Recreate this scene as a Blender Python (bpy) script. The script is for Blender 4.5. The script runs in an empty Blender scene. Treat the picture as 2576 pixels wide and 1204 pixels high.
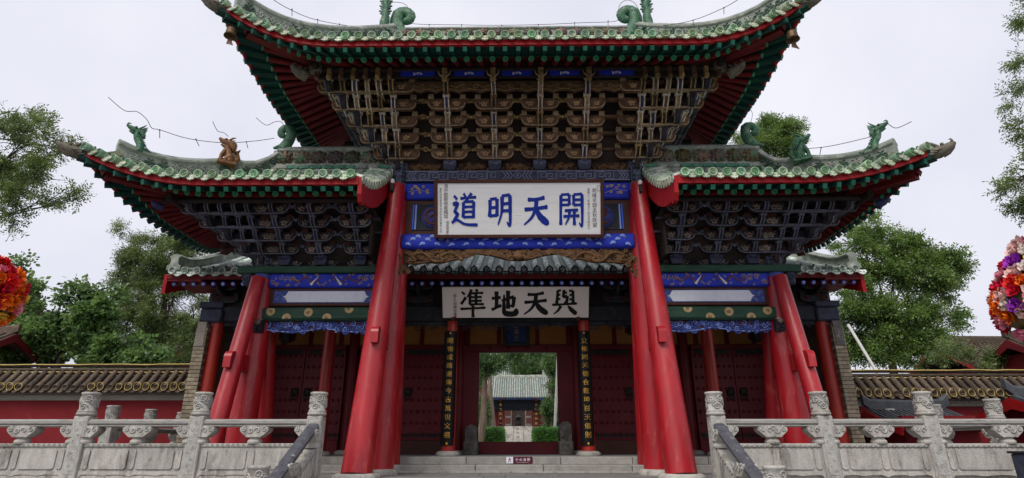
import bpy, math, random
import numpy as np
from mathutils import Matrix, Vector
random.seed(7)
PI = math.pi
R = math.radians
scene = bpy.context.scene
COL = scene.collection

# ------------------------------------------------------------------ camera
PITCH = 19.66; FPX = 1450.0; AXIS = 1303.0; EYE = 0.5
cam_d = bpy.data.cameras.new('camera'); cam = bpy.data.objects.new('camera', cam_d); COL.objects.link(cam)
cam_d.sensor_width = 36; cam_d.lens = FPX / 2576 * 36; cam_d.clip_start = 0.05; cam_d.clip_end = 3000
cam.location = (0, 0, EYE); cam.rotation_euler = (R(90 + PITCH), 0, R(0.6))
scene.camera = cam
scene.view_settings.view_transform = 'Standard'; scene.view_settings.look = 'None'
scene.view_settings.exposure = 0.92; scene.view_settings.gamma = 1.0
# ------------------------------------------------------------------ sky and sun (overcast)
SUN_EL, SUN_AZ = 50.0, 205.0      # azimuth clockwise from +Y: behind the camera, a little to its left
world = bpy.data.worlds.new('World'); scene.world = world; world.use_nodes = True
nt = world.node_tree; nt.nodes.clear()
w_out = nt.nodes.new('ShaderNodeOutputWorld'); w_bg = nt.nodes.new('ShaderNodeBackground')
w_sky = nt.nodes.new('ShaderNodeTexSky'); w_sky.sky_type = 'NISHITA'; w_sky.sun_disc = False
w_sky.sun_elevation = R(SUN_EL); w_sky.sun_rotation = R(SUN_AZ); w_sky.dust_density = 4; w_sky.air_density = 1.2
w_sc = nt.nodes.new('ShaderNodeVectorMath'); w_sc.operation = 'SCALE'; w_sc.inputs['Scale'].default_value = 0.10
w_tc = nt.nodes.new('ShaderNodeTexCoord'); w_n = nt.nodes.new('ShaderNodeTexNoise')
w_n.inputs['Scale'].default_value = 1.9; w_n.inputs['Detail'].default_value = 5
w_r = nt.nodes.new('ShaderNodeValToRGB')
w_r.color_ramp.elements[0].position = 0.36; w_r.color_ramp.elements[0].color = (0.70, 0.71, 0.83, 1)
w_r.color_ramp.elements[1].position = 0.68; w_r.color_ramp.elements[1].color = (0.89, 0.89, 0.965, 1)
w_m = nt.nodes.new('ShaderNodeMix'); w_m.data_type = 'RGBA'; w_m.inputs[0].default_value = 0.93
L = nt.links.new
L(w_tc.outputs['Generated'], w_n.inputs['Vector']); L(w_n.outputs['Fac'], w_r.inputs['Fac'])
L(w_sky.outputs['Color'], w_sc.inputs[0]); L(w_sc.outputs['Vector'], w_m.inputs[6]); L(w_r.outputs['Color'], w_m.inputs[7])
L(w_m.outputs[2], w_bg.inputs['Color']); w_bg.inputs['Strength'].default_value = 0.565
L(w_bg.outputs['Background'], w_out.inputs['Surface'])
sun_d = bpy.data.lights.new('sun', 'SUN'); sun_d.energy = 1.5; sun_d.angle = R(30); sun_d.color = (1.0, 0.95, 0.88)
sun = bpy.data.objects.new('sun', sun_d); COL.objects.link(sun)
_sd = Vector((math.sin(R(SUN_AZ)) * math.cos(R(SUN_EL)), math.cos(R(SUN_AZ)) * math.cos(R(SUN_EL)), math.sin(R(SUN_EL))))
sun.rotation_euler = _sd.to_track_quat('Z', 'Y').to_euler(); sun.location = (0, -20, 40)

# ------------------------------------------------------------------ pixel helper (2576-wide picture): a pixel and a known depth give a point
_p = R(PITCH); CP, SP = math.cos(_p), math.sin(_p)
def P(px, py, y):
    u = (px - AXIS) / FPX; v = (602 - py) / FPX
    k = y / (CP - v * SP)
    return Vector((u * k, y, EYE + (SP + v * CP) * k))
def ZP(py, y): return P(AXIS, py, y).z
def XP(px, py, y): return P(px, py, y).x

# ------------------------------------------------------------------ mesh builder
Z3 = Vector((0, 0, 1))
class MB:
    def __init__(s): s.v = []; s.f = []; s.m = []; s.s = []
    def add(s, vs, fs, mi=0, smooth=False, M=None):
        b = len(s.v)
        if M is not None: vs = [M @ Vector(p) for p in vs]
        s.v.extend([tuple(p) for p in vs])
        for f in fs: s.f.append([i + b for i in f]); s.m.append(mi); s.s.append(smooth)
        return s
    def box(s, c, d, mi=0, M=None, taper=1.0):
        x, y, z = c; a, b, h = d[0] / 2, d[1] / 2, d[2] / 2; t = taper
        vs = [(x-a*t,y-b*t,z-h),(x+a*t,y-b*t,z-h),(x+a*t,y+b*t,z-h),(x-a*t,y+b*t,z-h),(x-a,y-b,z+h),(x+a,y-b,z+h),(x+a,y+b,z+h),(x-a,y+b,z+h)]
        return s.add(vs, [(3,2,1,0),(4,5,6,7),(0,1,5,4),(1,2,6,5),(2,3,7,6),(3,0,4,7)], mi, False, M)
    def bbox(s, c, d, bv=0.01, mi=0, M=None):
        # box with chamfered vertical and horizontal edges (front/back faces inset)
        x, y, z = c; a, b, h = d[0] / 2, d[1] / 2, d[2] / 2
        vs = []
        for sx in (-1, 1):
            for sy in (-1, 1):
                for sz in (-1, 1):
                    vs += [(x+sx*a, y+sy*(b-bv), z+sz*(h-bv)), (x+sx*(a-bv), y+sy*b, z+sz*(h-bv)), (x+sx*(a-bv), y+sy*(b-bv), z+sz*h)]
        I = lambda sx, sy, sz, k: (((sx > 0) * 2 + (sy > 0)) * 2 + (sz > 0)) * 3 + k
        F = []
        for g in (-1, 1):
            F.append([I(g,-1,-1,0), I(g,1,-1,0), I(g,1,1,0), I(g,-1,1,0)][::g])
            F.append([I(-1,g,-1,1), I(1,g,-1,1), I(1,g,1,1), I(-1,g,1,1)][::-g])
            F.append([I(-1,-1,g,2), I(1,-1,g,2), I(1,1,g,2), I(-1,1,g,2)][::g])
        for p in (-1, 1):
            for q in (-1, 1):
                F.append([I(p,q,-1,0), I(p,q,1,0), I(p,q,1,1), I(p,q,-1,1)][::(-1 if p*q>0 else 1)][::-1])
                F.append([I(p,-1,q,0), I(p,1,q,0), I(p,1,q,2), I(p,-1,q,2)][::(1 if p*q<0 else -1)][::-1])
                F.append([I(-1,p,q,1), I(1,p,q,1), I(1,p,q,2), I(-1,p,q,2)][::(1 if p*q>0 else -1)][::-1])
        for p in (-1, 1):
            for q in (-1, 1):
                for r_ in (-1, 1):
                    F.append([I(p,q,r_,0), I(p,q,r_,1), I(p,q,r_,2)][::(1 if p*q*r_>0 else -1)])
        return s.add(vs, F, mi, False, M)
    def bar(s, p, q, w, h, mi=0):
        p, q = Vector(p), Vector(q); t = (q - p).normalized()
        sd = t.cross(Z3); sd = sd.normalized() if sd.length > 1e-4 else Vector((1, 0, 0)); up = sd.cross(t)
        vs = []
        for e in (p, q):
            for a, b in ((-1,-1),(1,-1),(1,1),(-1,1)): vs.append(e + sd * (a * w / 2) + up * (b * h / 2))
        return s.add(vs, [(0,1,2,3),(7,6,5,4),(0,4,5,1),(1,5,6,2),(2,6,7,3),(3,7,4,0)], mi)
    def tube(s, pts, r, n=8, mi=0, caps=True, smooth=True, M=None, flat=1.0):
        pts = [Vector(p) for p in pts]; k = len(pts)
        rs = r if isinstance(r, (list, tuple)) else [r] * k
        vs = []; ref = None
        for i, p in enumerate(pts):
            t = (pts[min(i+1, k-1)] - pts[max(i-1, 0)]).normalized()
            if ref is None: ref = Vector((0,0,1)) if abs(t.z) < 0.9 else Vector((0,1,0))
            a = (ref - t * ref.dot(t)).normalized(); b = t.cross(a); ref = a
            for j in range(n):
                th = 2 * PI * j / n
                vs.append(p + (a * math.cos(th) + b * math.sin(th) * flat) * rs[i])
        fs = [(i*n+j, i*n+(j+1)%n, (i+1)*n+(j+1)%n, (i+1)*n+j) for i in range(k-1) for j in range(n)]
        s.add(vs, fs, mi, smooth, M)
        if caps:
            s.add(vs[:n], [list(range(n))[::-1]], mi, False, M); s.add(vs[-n:], [list(range(n))], mi, False, M)
        return s
    def sweep(s, prof, pts, mi=0, caps=True, closed=True, smooth=False):
        pts = [Vector(p) for p in pts]; k = len(pts); n = len(prof); vs = []
        for i, p in enumerate(pts):
            t = pts[min(i+1, k-1)] - pts[max(i-1, 0)]; sd = Vector((t.x, t.y, 0)).normalized().cross(Z3)
            for a, b in prof: vs.append(p + sd * a + Z3 * b)
        m = n if closed else n - 1
        s.add(vs, [(i*n+j, i*n+(j+1)%n, (i+1)*n+(j+1)%n, (i+1)*n+j) for i in range(k-1) for j in range(m)], mi, smooth)
        if caps and closed:
            s.add(vs[:n], [list(range(n))[::-1]], mi); s.add(vs[-n:], [list(range(n))], mi)
        return s
    def lathe(s, prof, n=16, mi=0, M=None, smooth=True, flute=None):
        vs = []
        for r, z in prof:
            for j in range(n):
                th = 2 * PI * j / n; vs.append((r * math.cos(th), r * math.sin(th), z))
        k = len(prof)
        fs = [(i*n+j, i*n+(j+1)%n, (i+1)*n+(j+1)%n, (i+1)*n+j) for i in range(k-1) for j in range(n)]
        s.add(vs, fs, mi, smooth, M)
        s.add(vs[:n], [list(range(n))[::-1]], mi, False, M); s.add(vs[-n:], [list(range(n))], mi, False, M)
        return s
    def prism(s, poly, d, mi=0, M=None, y0=None, smooth=False):
        # polygon in local XZ, extruded along Y from y0 (default -d/2) to y0+d
        y0 = -d / 2 if y0 is None else y0; n = len(poly)
        vs = [(a, y0, b) for a, b in poly] + [(a, y0 + d, b) for a, b in poly]
        ar = sum(poly[i][0] * poly[(i+1) % n][1] - poly[(i+1) % n][0] * poly[i][1] for i in range(n))
        F = [list(range(n)), [n + i for i in range(n)][::-1]]
        S = [(i, n + i, n + (i+1) % n, (i+1) % n) for i in range(n)]
        if ar < 0: F = [f[::-1] for f in F]; S = [f[::-1] for f in S]
        s.add(vs, F, mi, False, M); s.add(vs, S, mi, smooth, M)
        return s
    def ball(s, c, r, mi=0, n=8, k=6, M=None):
        if not isinstance(r, (tuple, list)): r = (r, r, r)
        vs = []; fs = []
        for i in range(k + 1):
            ph = PI * i / k
            for j in range(n):
                th = 2 * PI * j / n
                vs.append((c[0] + r[0]*math.sin(ph)*math.cos(th), c[1] + r[1]*math.sin(ph)*math.sin(th), c[2] - r[2]*math.cos(ph)))
        fs = [(i*n+j, i*n+(j+1)%n, (i+1)*n+(j+1)%n, (i+1)*n+j) for i in range(k) for j in range(n)]
        return s.add(vs, fs, mi, True, M)
    def spiral(s, c, r0, turns, w, mi=0, a0=0.0, sgn=1, y=None, n=6, seg=10, M=None):
        # scroll relief in the XZ plane around c, ending in a curl
        pts = []; rs = []; N = max(6, int(seg * turns))
        for i in range(N + 1):
            t = i / N; th = a0 + sgn * 2 * PI * turns * t; r = r0 * (1 - 0.85 * t)
            pts.append((c[0] + r * math.cos(th), c[1], c[2] + r * math.sin(th))); rs.append(w * (1 - 0.35 * t))
        return s.tube(pts, rs, n, mi, True, True, M)
    def mesh(s, name, mats):
        me = bpy.data.meshes.new(name); me.from_pydata(s.v, [], s.f)
        for m in (mats if isinstance(mats, (list, tuple)) else [mats]): me.materials.append(m)
        me.polygons.foreach_set('material_index', s.m); me.polygons.foreach_set('use_smooth', s.s); me.update()
        return me

WM = {}
def obj(name, geo, mats=None, parent=None, M=None, label=None, cat=None, group=None, kind=None):
    if isinstance(geo, MB): geo = geo.mesh(name, mats)
    o = bpy.data.objects.new(name, geo); COL.objects.link(o)
    M = M if M is not None else Matrix.Identity(4)
    WM[o] = M
    o.matrix_basis = M
    if parent is not None:
        o.parent = parent; o.matrix_parent_inverse = WM[parent].inverted()
    tag(o, label, cat, group, kind)
    return o
def tag(o, label=None, cat=None, group=None, kind=None):
    if label: o['label'] = label
    if cat: o['category'] = cat
    if group: o['group'] = group
    if kind: o['kind'] = kind
    return o
def thing(name, loc, label, cat, group=None):
    o = bpy.data.objects.new(name, None); COL.objects.link(o); o.location = loc
    o.empty_display_size = 0.2
    WM[o] = Matrix.Translation(Vector(loc)); return tag(o, label, cat, group)
def T(x, y=None, z=None): return Matrix.Translation(Vector(x) if y is None else Vector((x, y, z)))
def RZ(a): return Matrix.Rotation(a, 4, 'Z')
def RX(a): return Matrix.Rotation(a, 4, 'X')
def RY(a): return Matrix.Rotation(a, 4, 'Y')
def SC(x, y, z): return Matrix.Diagonal((x, y, z, 1))
def lerp(a, b, t): return a + (b - a) * t

# ------------------------------------------------------------------ materials
MATS = {}
def mat(name, c1, c2=None, rough=0.6, scale=6.0, bump=0.0, bscale=None, metal=0.0, c3=None, c3pos=0.62, s3=2.0, rnd=0.0, spec=None, stretch=None, coat=0.0, trans=0.0, hue=0.0):
    """two-tone noise paint, optional stain colour c3, per-object value jitter rnd"""
    m = bpy.data.materials.new(name); m.use_nodes = True; t = m.node_tree; N = t.nodes; K = t.links.new
    b = N['Principled BSDF']; b.inputs['Roughness'].default_value = rough; b.inputs['Metallic'].default_value = metal
    b.inputs['Specular IOR Level'].default_value = 0.22 if spec is None else spec
    if coat: b.inputs['Coat Weight'].default_value = coat; b.inputs['Coat Roughness'].default_value = 0.25
    geo = N.new('ShaderNodeNewGeometry'); vec = geo.outputs['Position']
    if stretch:
        mp = N.new('ShaderNodeMapping'); mp.inputs['Scale'].default_value = stretch; K(vec, mp.inputs['Vector']); vec = mp.outputs['Vector']
    c2 = c2 or tuple(x * 0.7 for x in c1)
    n1 = N.new('ShaderNodeTexNoise'); n1.inputs['Scale'].default_value = scale; n1.inputs['Detail'].default_value = 6; n1.inputs['Roughness'].default_value = 0.65
    K(vec, n1.inputs['Vector'])
    r1 = N.new('ShaderNodeValToRGB'); e = r1.color_ramp.elements
    e[0].position = 0.34; e[0].color = (*c2, 1); e[1].position = 0.66; e[1].color = (*c1, 1)
    K(n1.outputs['Fac'], r1.inputs['Fac']); col = r1.outputs['Color']
    if c3:
        n3 = N.new('ShaderNodeTexNoise'); n3.inputs['Scale'].default_value = s3; n3.inputs['Detail'].default_value = 8; n3.inputs['Roughness'].default_value = 0.7
        K(vec, n3.inputs['Vector'])
        r3 = N.new('ShaderNodeValToRGB'); r3.color_ramp.elements[0].position = c3pos - 0.06; r3.color_ramp.elements[1].position = c3pos + 0.08
        K(n3.outputs['Fac'], r3.inputs['Fac'])
        mx = N.new('ShaderNodeMix'); mx.data_type = 'RGBA'; mx.inputs[7].default_value = (*c3, 1)
        K(r3.outputs['Color'], mx.inputs[0]); K(col, mx.inputs[6]); col = mx.outputs[2]
    if rnd or hue:
        oi = N.new('ShaderNodeObjectInfo'); hs = N.new('ShaderNodeHueSaturation')
        mr = N.new('ShaderNodeMapRange'); mr.inputs[3].default_value = 1 - rnd; mr.inputs[4].default_value = 1 + rnd
        K(oi.outputs['Random'], mr.inputs[0]); K(mr.outputs[0], hs.inputs['Value']); K(col, hs.inputs['Color'])
        if hue:
            wn = N.new('ShaderNodeTexWhiteNoise'); wn.noise_dimensions = '1D'; K(oi.outputs['Random'], wn.inputs['W'])
            m2 = N.new('ShaderNodeMapRange'); m2.inputs[3].default_value = 0.5 - hue; m2.inputs[4].default_value = 0.5 + hue
            K(wn.outputs['Value'], m2.inputs[0]); K(m2.outputs[0], hs.inputs['Hue'])
            m3 = N.new('ShaderNodeMapRange'); m3.inputs[3].default_value = 0.6; m3.inputs[4].default_value = 1.25
            K(wn.outputs['Color'], m3.inputs[0]); K(m3.outputs[0], hs.inputs['Saturation'])
        col = hs.outputs['Color']
    K(col, b.inputs['Base Color'])
    rr = N.new('ShaderNodeMapRange'); rr.inputs[3].default_value = min(1, rough * 1.2); rr.inputs[4].default_value = rough * 0.8
    K(n1.outputs['Fac'], rr.inputs[0]); K(rr.outputs[0], b.inputs['Roughness'])
    if bump:
        nb = N.new('ShaderNodeTexNoise'); nb.inputs['Scale'].default_value = bscale or scale * 4; nb.inputs['Detail'].default_value = 6
        K(vec, nb.inputs['Vector'])
        bp = N.new('ShaderNodeBump'); bp.inputs['Strength'].default_value = bump; bp.inputs['Distance'].default_value = 0.02
        K(nb.outputs['Fac'], bp.inputs['Height']); K(bp.outputs['Normal'], b.inputs['Normal'])
    MATS[name] = m; return m

red = mat('red_lacquer', (0.40, 0.010, 0.017), (0.27, 0.007, 0.012), 0.36, 3.5, 0.34, 8, c3=(0.40, 0.06, 0.055), c3pos=0.61, s3=8, stretch=(1, 1, 0.3), spec=0.5)
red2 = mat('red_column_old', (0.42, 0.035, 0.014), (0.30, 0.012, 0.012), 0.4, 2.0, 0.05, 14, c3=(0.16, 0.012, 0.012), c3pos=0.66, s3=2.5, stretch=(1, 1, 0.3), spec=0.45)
red_board = mat('red_fascia', (0.33, 0.009, 0.011), (0.25, 0.007, 0.009), 0.5, 4, 0.05)
red_raft = mat('red_rafter', (0.15, 0.010, 0.012), (0.10, 0.007, 0.009), 0.55, 5, 0.05, rnd=0.12)
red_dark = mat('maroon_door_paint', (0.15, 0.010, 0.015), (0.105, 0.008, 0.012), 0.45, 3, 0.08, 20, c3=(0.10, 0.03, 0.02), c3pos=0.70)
red_wall = mat('red_plaster', (0.175, 0.011, 0.015), (0.145, 0.010, 0.013), 0.8, 2.0, 0.1, 30, c3=(0.26, 0.025, 0.025), c3pos=0.66)
g_dark = mat('green_paint_dark', (0.008, 0.055, 0.042), (0.006, 0.036, 0.030), 0.5, 6, rnd=0.15)
g_end = mat('green_rafter_end', (0.018, 0.125, 0.08), (0.012, 0.09, 0.06), 0.5, 8, rnd=0.2)
g_line = mat('green_line', (0.08, 0.40, 0.20), (0.06, 0.33, 0.16), 0.5, 8)
g_beam = mat('green_beam_paint', (0.030, 0.085, 0.050), (0.018, 0.05, 0.035), 0.6, 5, c3=(0.05, 0.045, 0.035), c3pos=0.6, stretch=(0.4, 1, 2))
tile = mat('green_glazed_tile', (0.34, 0.41, 0.30), (0.17, 0.26, 0.17), 0.38, 9, 0.25, 40, c3=(0.58, 0.58, 0.52), c3pos=0.52, s3=7, rnd=0.2, hue=0.04)
tile_pale = mat('pale_drip_tile', (0.48, 0.52, 0.38), (0.27, 0.35, 0.23), 0.4, 12, 0.3, 50, c3=(0.55, 0.50, 0.38), c3pos=0.58, s3=9, rnd=0.22, hue=0.04)
disc_m = mat('green_tile_end', (0.31, 0.44, 0.26), (0.17, 0.29, 0.16), 0.35, 14, 0.3, 60, rnd=0.28, hue=0.05)
disc_d = mat('tile_end_relief', (0.09, 0.20, 0.11), (0.06, 0.13, 0.08), 0.4, 14)
ridge_m = mat('ridge_ceramic', (0.27, 0.29, 0.25), (0.14, 0.165, 0.14), 0.45, 5, 0.3, 30, c3=(0.40, 0.41, 0.36), c3pos=0.58, s3=4)
ridge_g = mat('ridge_green_glaze', (0.06, 0.22, 0.13), (0.03, 0.12, 0.08), 0.3, 8, 0.2, 30, c3=(0.26, 0.32, 0.26), c3pos=0.6, s3=6)
ridge_d = mat('ridge_relief_dark', (0.05, 0.10, 0.065), (0.03, 0.06, 0.04), 0.5, 10)
beast_g = mat('green_glazed_beast', (0.055, 0.16, 0.085), (0.025, 0.08, 0.045), 0.4, 12, 0.6, 40, c3=(0.20, 0.26, 0.18), c3pos=0.60, s3=8)
beast_o = mat('amber_glazed_beast', (0.25, 0.12, 0.05), (0.13, 0.06, 0.028), 0.35, 10, 0.4, 40)
flower_c = mat('brown_ceramic_flower', (0.15, 0.085, 0.05), (0.07, 0.05, 0.035), 0.4, 9, 0.3, 30, c3=(0.05, 0.11, 0.06), c3pos=0.55, s3=4, rnd=0.4, hue=0.06)
stone_beast = mat('weathered_head_tile', (0.19, 0.17, 0.13), (0.09, 0.08, 0.06), 0.7, 12, 0.6, 40)
w_brown = mat('bracket_wood_brown', (0.15, 0.085, 0.048), (0.065, 0.036, 0.023), 0.65, 9, 0.3, 40, rnd=0.25)
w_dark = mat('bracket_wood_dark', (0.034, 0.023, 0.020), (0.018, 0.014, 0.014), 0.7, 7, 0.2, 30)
w_pale = mat('bracket_pale_edge', (0.46, 0.39, 0.31), (0.20, 0.15, 0.11), 0.65, 16, 0.3, 50, c3=(0.12, 0.08, 0.05), c3pos=0.60, s3=14, rnd=0.3)
w_gold = mat('bracket_ochre_paint', (0.36, 0.25, 0.10), (0.14, 0.09, 0.04), 0.6, 14, 0.3, 50, c3=(0.05, 0.035, 0.025), c3pos=0.60, s3=12, rnd=0.3)
w_blue = mat('bracket_blue_paint', (0.030, 0.036, 0.13), (0.02, 0.02, 0.06), 0.6, 12, 0.2, 50, c3=(0.07, 0.055, 0.05), c3pos=0.58, s3=10, rnd=0.3)
w_flower = mat('carved_flower_wood', (0.50, 0.33, 0.18), (0.22, 0.13, 0.07), 0.6, 14, 0.4, 50, rnd=0.35)
w_rim = mat('bracket_tan_rim', (0.40, 0.29, 0.18), (0.15, 0.10, 0.06), 0.65, 14, 0.3, 50, rnd=0.3)
w_strip = mat('bracket_worn_white_edge', (0.62, 0.56, 0.47), (0.30, 0.24, 0.18), 0.65, 18, 0.3, 50, c3=(0.12, 0.085, 0.06), c3pos=0.60, s3=16, rnd=0.25)
hall_deck = mat('shaded_trough_tile', (0.16, 0.20, 0.175), (0.08, 0.11, 0.095), 0.5, 6, 0.3, 30, c3=(0.30, 0.32, 0.30), c3pos=0.62, s3=5)  # darker copy of the roof tile; shade between ribs put into the colour
wing_dark = mat('bracket_slate_paint', (0.030, 0.029, 0.038), (0.017, 0.015, 0.019), 0.6, 9, 0.2, 40, c3=(0.055, 0.022, 0.02), c3pos=0.58, s3=5, rnd=0.25)
wing_line = mat('bracket_slate_line', (0.17, 0.18, 0.23), (0.08, 0.085, 0.12), 0.6, 14, 0.2, 40, rnd=0.3)
wing_fl = mat('bracket_white_blossom', (0.30, 0.25, 0.20), (0.12, 0.08, 0.07), 0.6, 16, rnd=0.3)
wing_red = mat('bracket_red_arm', (0.095, 0.030, 0.022), (0.05, 0.022, 0.018), 0.6, 10, 0.2, 40, rnd=0.3)
slate_blue = mat('slate_blue_paint', (0.055, 0.062, 0.10), (0.03, 0.034, 0.055), 0.6, 8, 0.1)
fret_l = mat('fret_pale_line', (0.24, 0.25, 0.36), (0.15, 0.16, 0.25), 0.6, 10)
blue = mat('ultramarine_paint', (0.022, 0.045, 0.50), (0.016, 0.030, 0.36), 0.55, 5, 0.05, c3=(0.03, 0.03, 0.20), c3pos=0.68, s3=4)
blue_l = mat('pale_blue_motif', (0.28, 0.40, 0.80), (0.20, 0.30, 0.68), 0.6, 10)
blue_c = mat('carved_blue_paint', (0.07, 0.10, 0.36), (0.035, 0.05, 0.18), 0.55, 10, 0.2)
dk_panel = mat('dark_panel_paint', (0.022, 0.030, 0.034), (0.014, 0.018, 0.024), 0.6, 6)
ochre_l = mat('ochre_motif', (0.52, 0.38, 0.19), (0.36, 0.24, 0.11), 0.6, 12)
rust_l = mat('russet_motif', (0.22, 0.07, 0.04), (0.14, 0.045, 0.03), 0.6, 12)
br_frame = mat('brown_frame', (0.085, 0.030, 0.020), (0.055, 0.020, 0.015), 0.5, 6, 0.1, stretch=(1, 1, 3))
carve_b = mat('carved_brown_wood', (0.19, 0.10, 0.044), (0.085, 0.044, 0.021), 0.55, 9, 0.4, 40)
carve_bd = mat('carved_brown_ground', (0.055, 0.030, 0.018), (0.03, 0.018, 0.012), 0.7, 9, 0.3)
board_w = mat('white_board', (0.86, 0.86, 0.85), (0.78, 0.78, 0.76), 0.6, 3, 0.15, 30, c3=(0.55, 0.54, 0.50), c3pos=0.70, s3=3, stretch=(0.35, 1, 4))
board_c = mat('cream_board', (0.74, 0.69, 0.63), (0.70, 0.65, 0.59), 0.5, 2)
ink_blue = mat('blue_writing', (0.010, 0.032, 0.33), (0.008, 0.022, 0.22), 0.5, 12)
ink_black = mat('black_writing', (0.006, 0.006, 0.007), (0.009, 0.008, 0.008), 0.6, 12, spec=0.2)
ink_grey = mat('grey_brown_writing', (0.10, 0.085, 0.07), (0.16, 0.14, 0.12), 0.7, 12)
gold = mat('gold_leaf_writing', (0.72, 0.42, 0.07), (0.55, 0.30, 0.04), 0.35, 12, metal=0.35)
black_lac = mat('black_lacquer', (0.005, 0.005, 0.006), (0.008, 0.007, 0.008), 0.45, 4, spec=0.2)
iron = mat('black_iron', (0.015, 0.015, 0.016), (0.025, 0.022, 0.02), 0.5, 10)
stone = mat('carved_grey_stone', (0.46, 0.44, 0.40), (0.31, 0.295, 0.265), 0.8, 5, 0.6, 45, c3=(0.15, 0.135, 0.115), c3pos=0.59, s3=1.8, rnd=0.1, stretch=(2.2, 2.2, 0.8))
stone_r = mat('stone_relief', (0.44, 0.43, 0.40), (0.28, 0.27, 0.25), 0.8, 10, 0.4, 60)
stone_d = mat('dark_weathered_stone', (0.17, 0.155, 0.14), (0.09, 0.083, 0.08), 0.75, 7, 0.5, 40, c3=(0.30, 0.28, 0.25), c3pos=0.62, s3=6)
rail_m = mat('stained_rail_stone', (0.42, 0.405, 0.37), (0.20, 0.19, 0.18), 0.7, 5, 0.5, 40, c3=(0.08, 0.078, 0.08), c3pos=0.58, s3=5, stretch=(0.5, 0.5, 5))
stone_k = mat('black_stained_stone', (0.10, 0.10, 0.115), (0.05, 0.05, 0.06), 0.6, 7, 0.4, 40, c3=(0.32, 0.31, 0.29), c3pos=0.64, s3=8)
step_m = mat('step_stone', (0.36, 0.35, 0.32), (0.26, 0.25, 0.23), 0.8, 6, 0.4, 40, c3=(0.17, 0.16, 0.13), c3pos=0.66, s3=4, rnd=0.12)
paver = mat('grey_paving', (0.21, 0.21, 0.205), (0.15, 0.15, 0.148), 0.75, 4, 0.3, 40, rnd=0.15)
ground_m = mat('ground_paving', (0.19, 0.19, 0.185), (0.14, 0.14, 0.137), 0.8, 0.7, 0.2, 8)
brick_m = mat('grey_tan_brick', (0.33, 0.28, 0.20), (0.24, 0.20, 0.145), 0.85, 10, 0.5, 50, rnd=0.25)
mortar = mat('mortar', (0.16, 0.145, 0.12), (0.11, 0.10, 0.085), 0.9, 10, 0.3)
wall_band = mat('grey_wall_band', (0.32, 0.29, 0.24), (0.22, 0.20, 0.17), 0.85, 4, 0.4, 30, c3=(0.13, 0.115, 0.095), c3pos=0.64, s3=2, stretch=(0.5, 1, 3))
tile_br = mat('brown_wall_tile', (0.115, 0.082, 0.055), (0.055, 0.042, 0.032), 0.65, 9, 0.4, 40, c3=(0.24, 0.20, 0.14), c3pos=0.66, s3=8, rnd=0.35)
rope_y = mat('yellow_rope_light', (0.62, 0.46, 0.14), (0.50, 0.36, 0.10), 0.5, 10)
pav_tile = mat('pavilion_tile', (0.36, 0.38, 0.33), (0.17, 0.19, 0.16), 0.5, 5, 0.3, 30, c3=(0.50, 0.50, 0.46), c3pos=0.58, s3=3, rnd=0.2)
tile_h = mat('hall_glazed_tile', (0.36, 0.46, 0.39), (0.16, 0.26, 0.20), 0.4, 7, 0.3, 30, c3=(0.66, 0.70, 0.65), c3pos=0.51, s3=4.5, rnd=0.3, hue=0.03)
tile_hd = mat('hall_dark_tile_end', (0.06, 0.075, 0.068), (0.025, 0.03, 0.03), 0.45, 14, 0.3, 40, c3=(0.20, 0.22, 0.19), c3pos=0.62, s3=16)
tile_gr = mat('grey_hut_tile', (0.075, 0.08, 0.09), (0.045, 0.048, 0.055), 0.5, 8, 0.2, rnd=0.2)
raft_blue = mat('blue_rafter_end', (0.06, 0.14, 0.70), (0.045, 0.10, 0.58), 0.5, 10)
white_p = mat('white_paint', (0.72, 0.74, 0.80), (0.62, 0.65, 0.74), 0.5, 10)
beam_dk = mat('dark_painted_beam', (0.026, 0.030, 0.036), (0.016, 0.018, 0.024), 0.6, 5, 0.1, c3=(0.05, 0.055, 0.06), c3pos=0.62, s3=6)
ochre_p = mat('ochre_plaster', (0.42, 0.19, 0.055), (0.35, 0.155, 0.045), 0.75, 3)
blue_pl = mat('faded_blue_plaque', (0.018, 0.050, 0.17), (0.012, 0.03, 0.10), 0.6, 7)
bronze = mat('bronze', (0.14, 0.085, 0.045), (0.08, 0.05, 0.03), 0.5, 12, 0.3, metal=0.5)
wire_m = mat('grey_wire', (0.07, 0.07, 0.075), (0.05, 0.05, 0.05), 0.5, 10)
bark = mat('tree_bark', (0.085, 0.065, 0.050), (0.04, 0.032, 0.026), 0.9, 8, 0.8, 25, stretch=(1, 1, 0.25))
bark_p = mat('cypress_bark', (0.20, 0.15, 0.11), (0.10, 0.075, 0.055), 0.9, 8, 0.8, 25, stretch=(1, 1, 0.2))
sign_m = mat('maroon_sign', (0.10, 0.010, 0.025), (0.09, 0.009, 0.022), 0.4, 3)
pole_m = mat('pale_pole', (0.50, 0.50, 0.46), (0.40, 0.40, 0.37), 0.6, 4)
void_m = mat('interior_shade_paint', (0.040, 0.027, 0.022), (0.024, 0.018, 0.016), 0.9, 3)  # dark tone painted in place of shade inside gaps and openings
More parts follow.
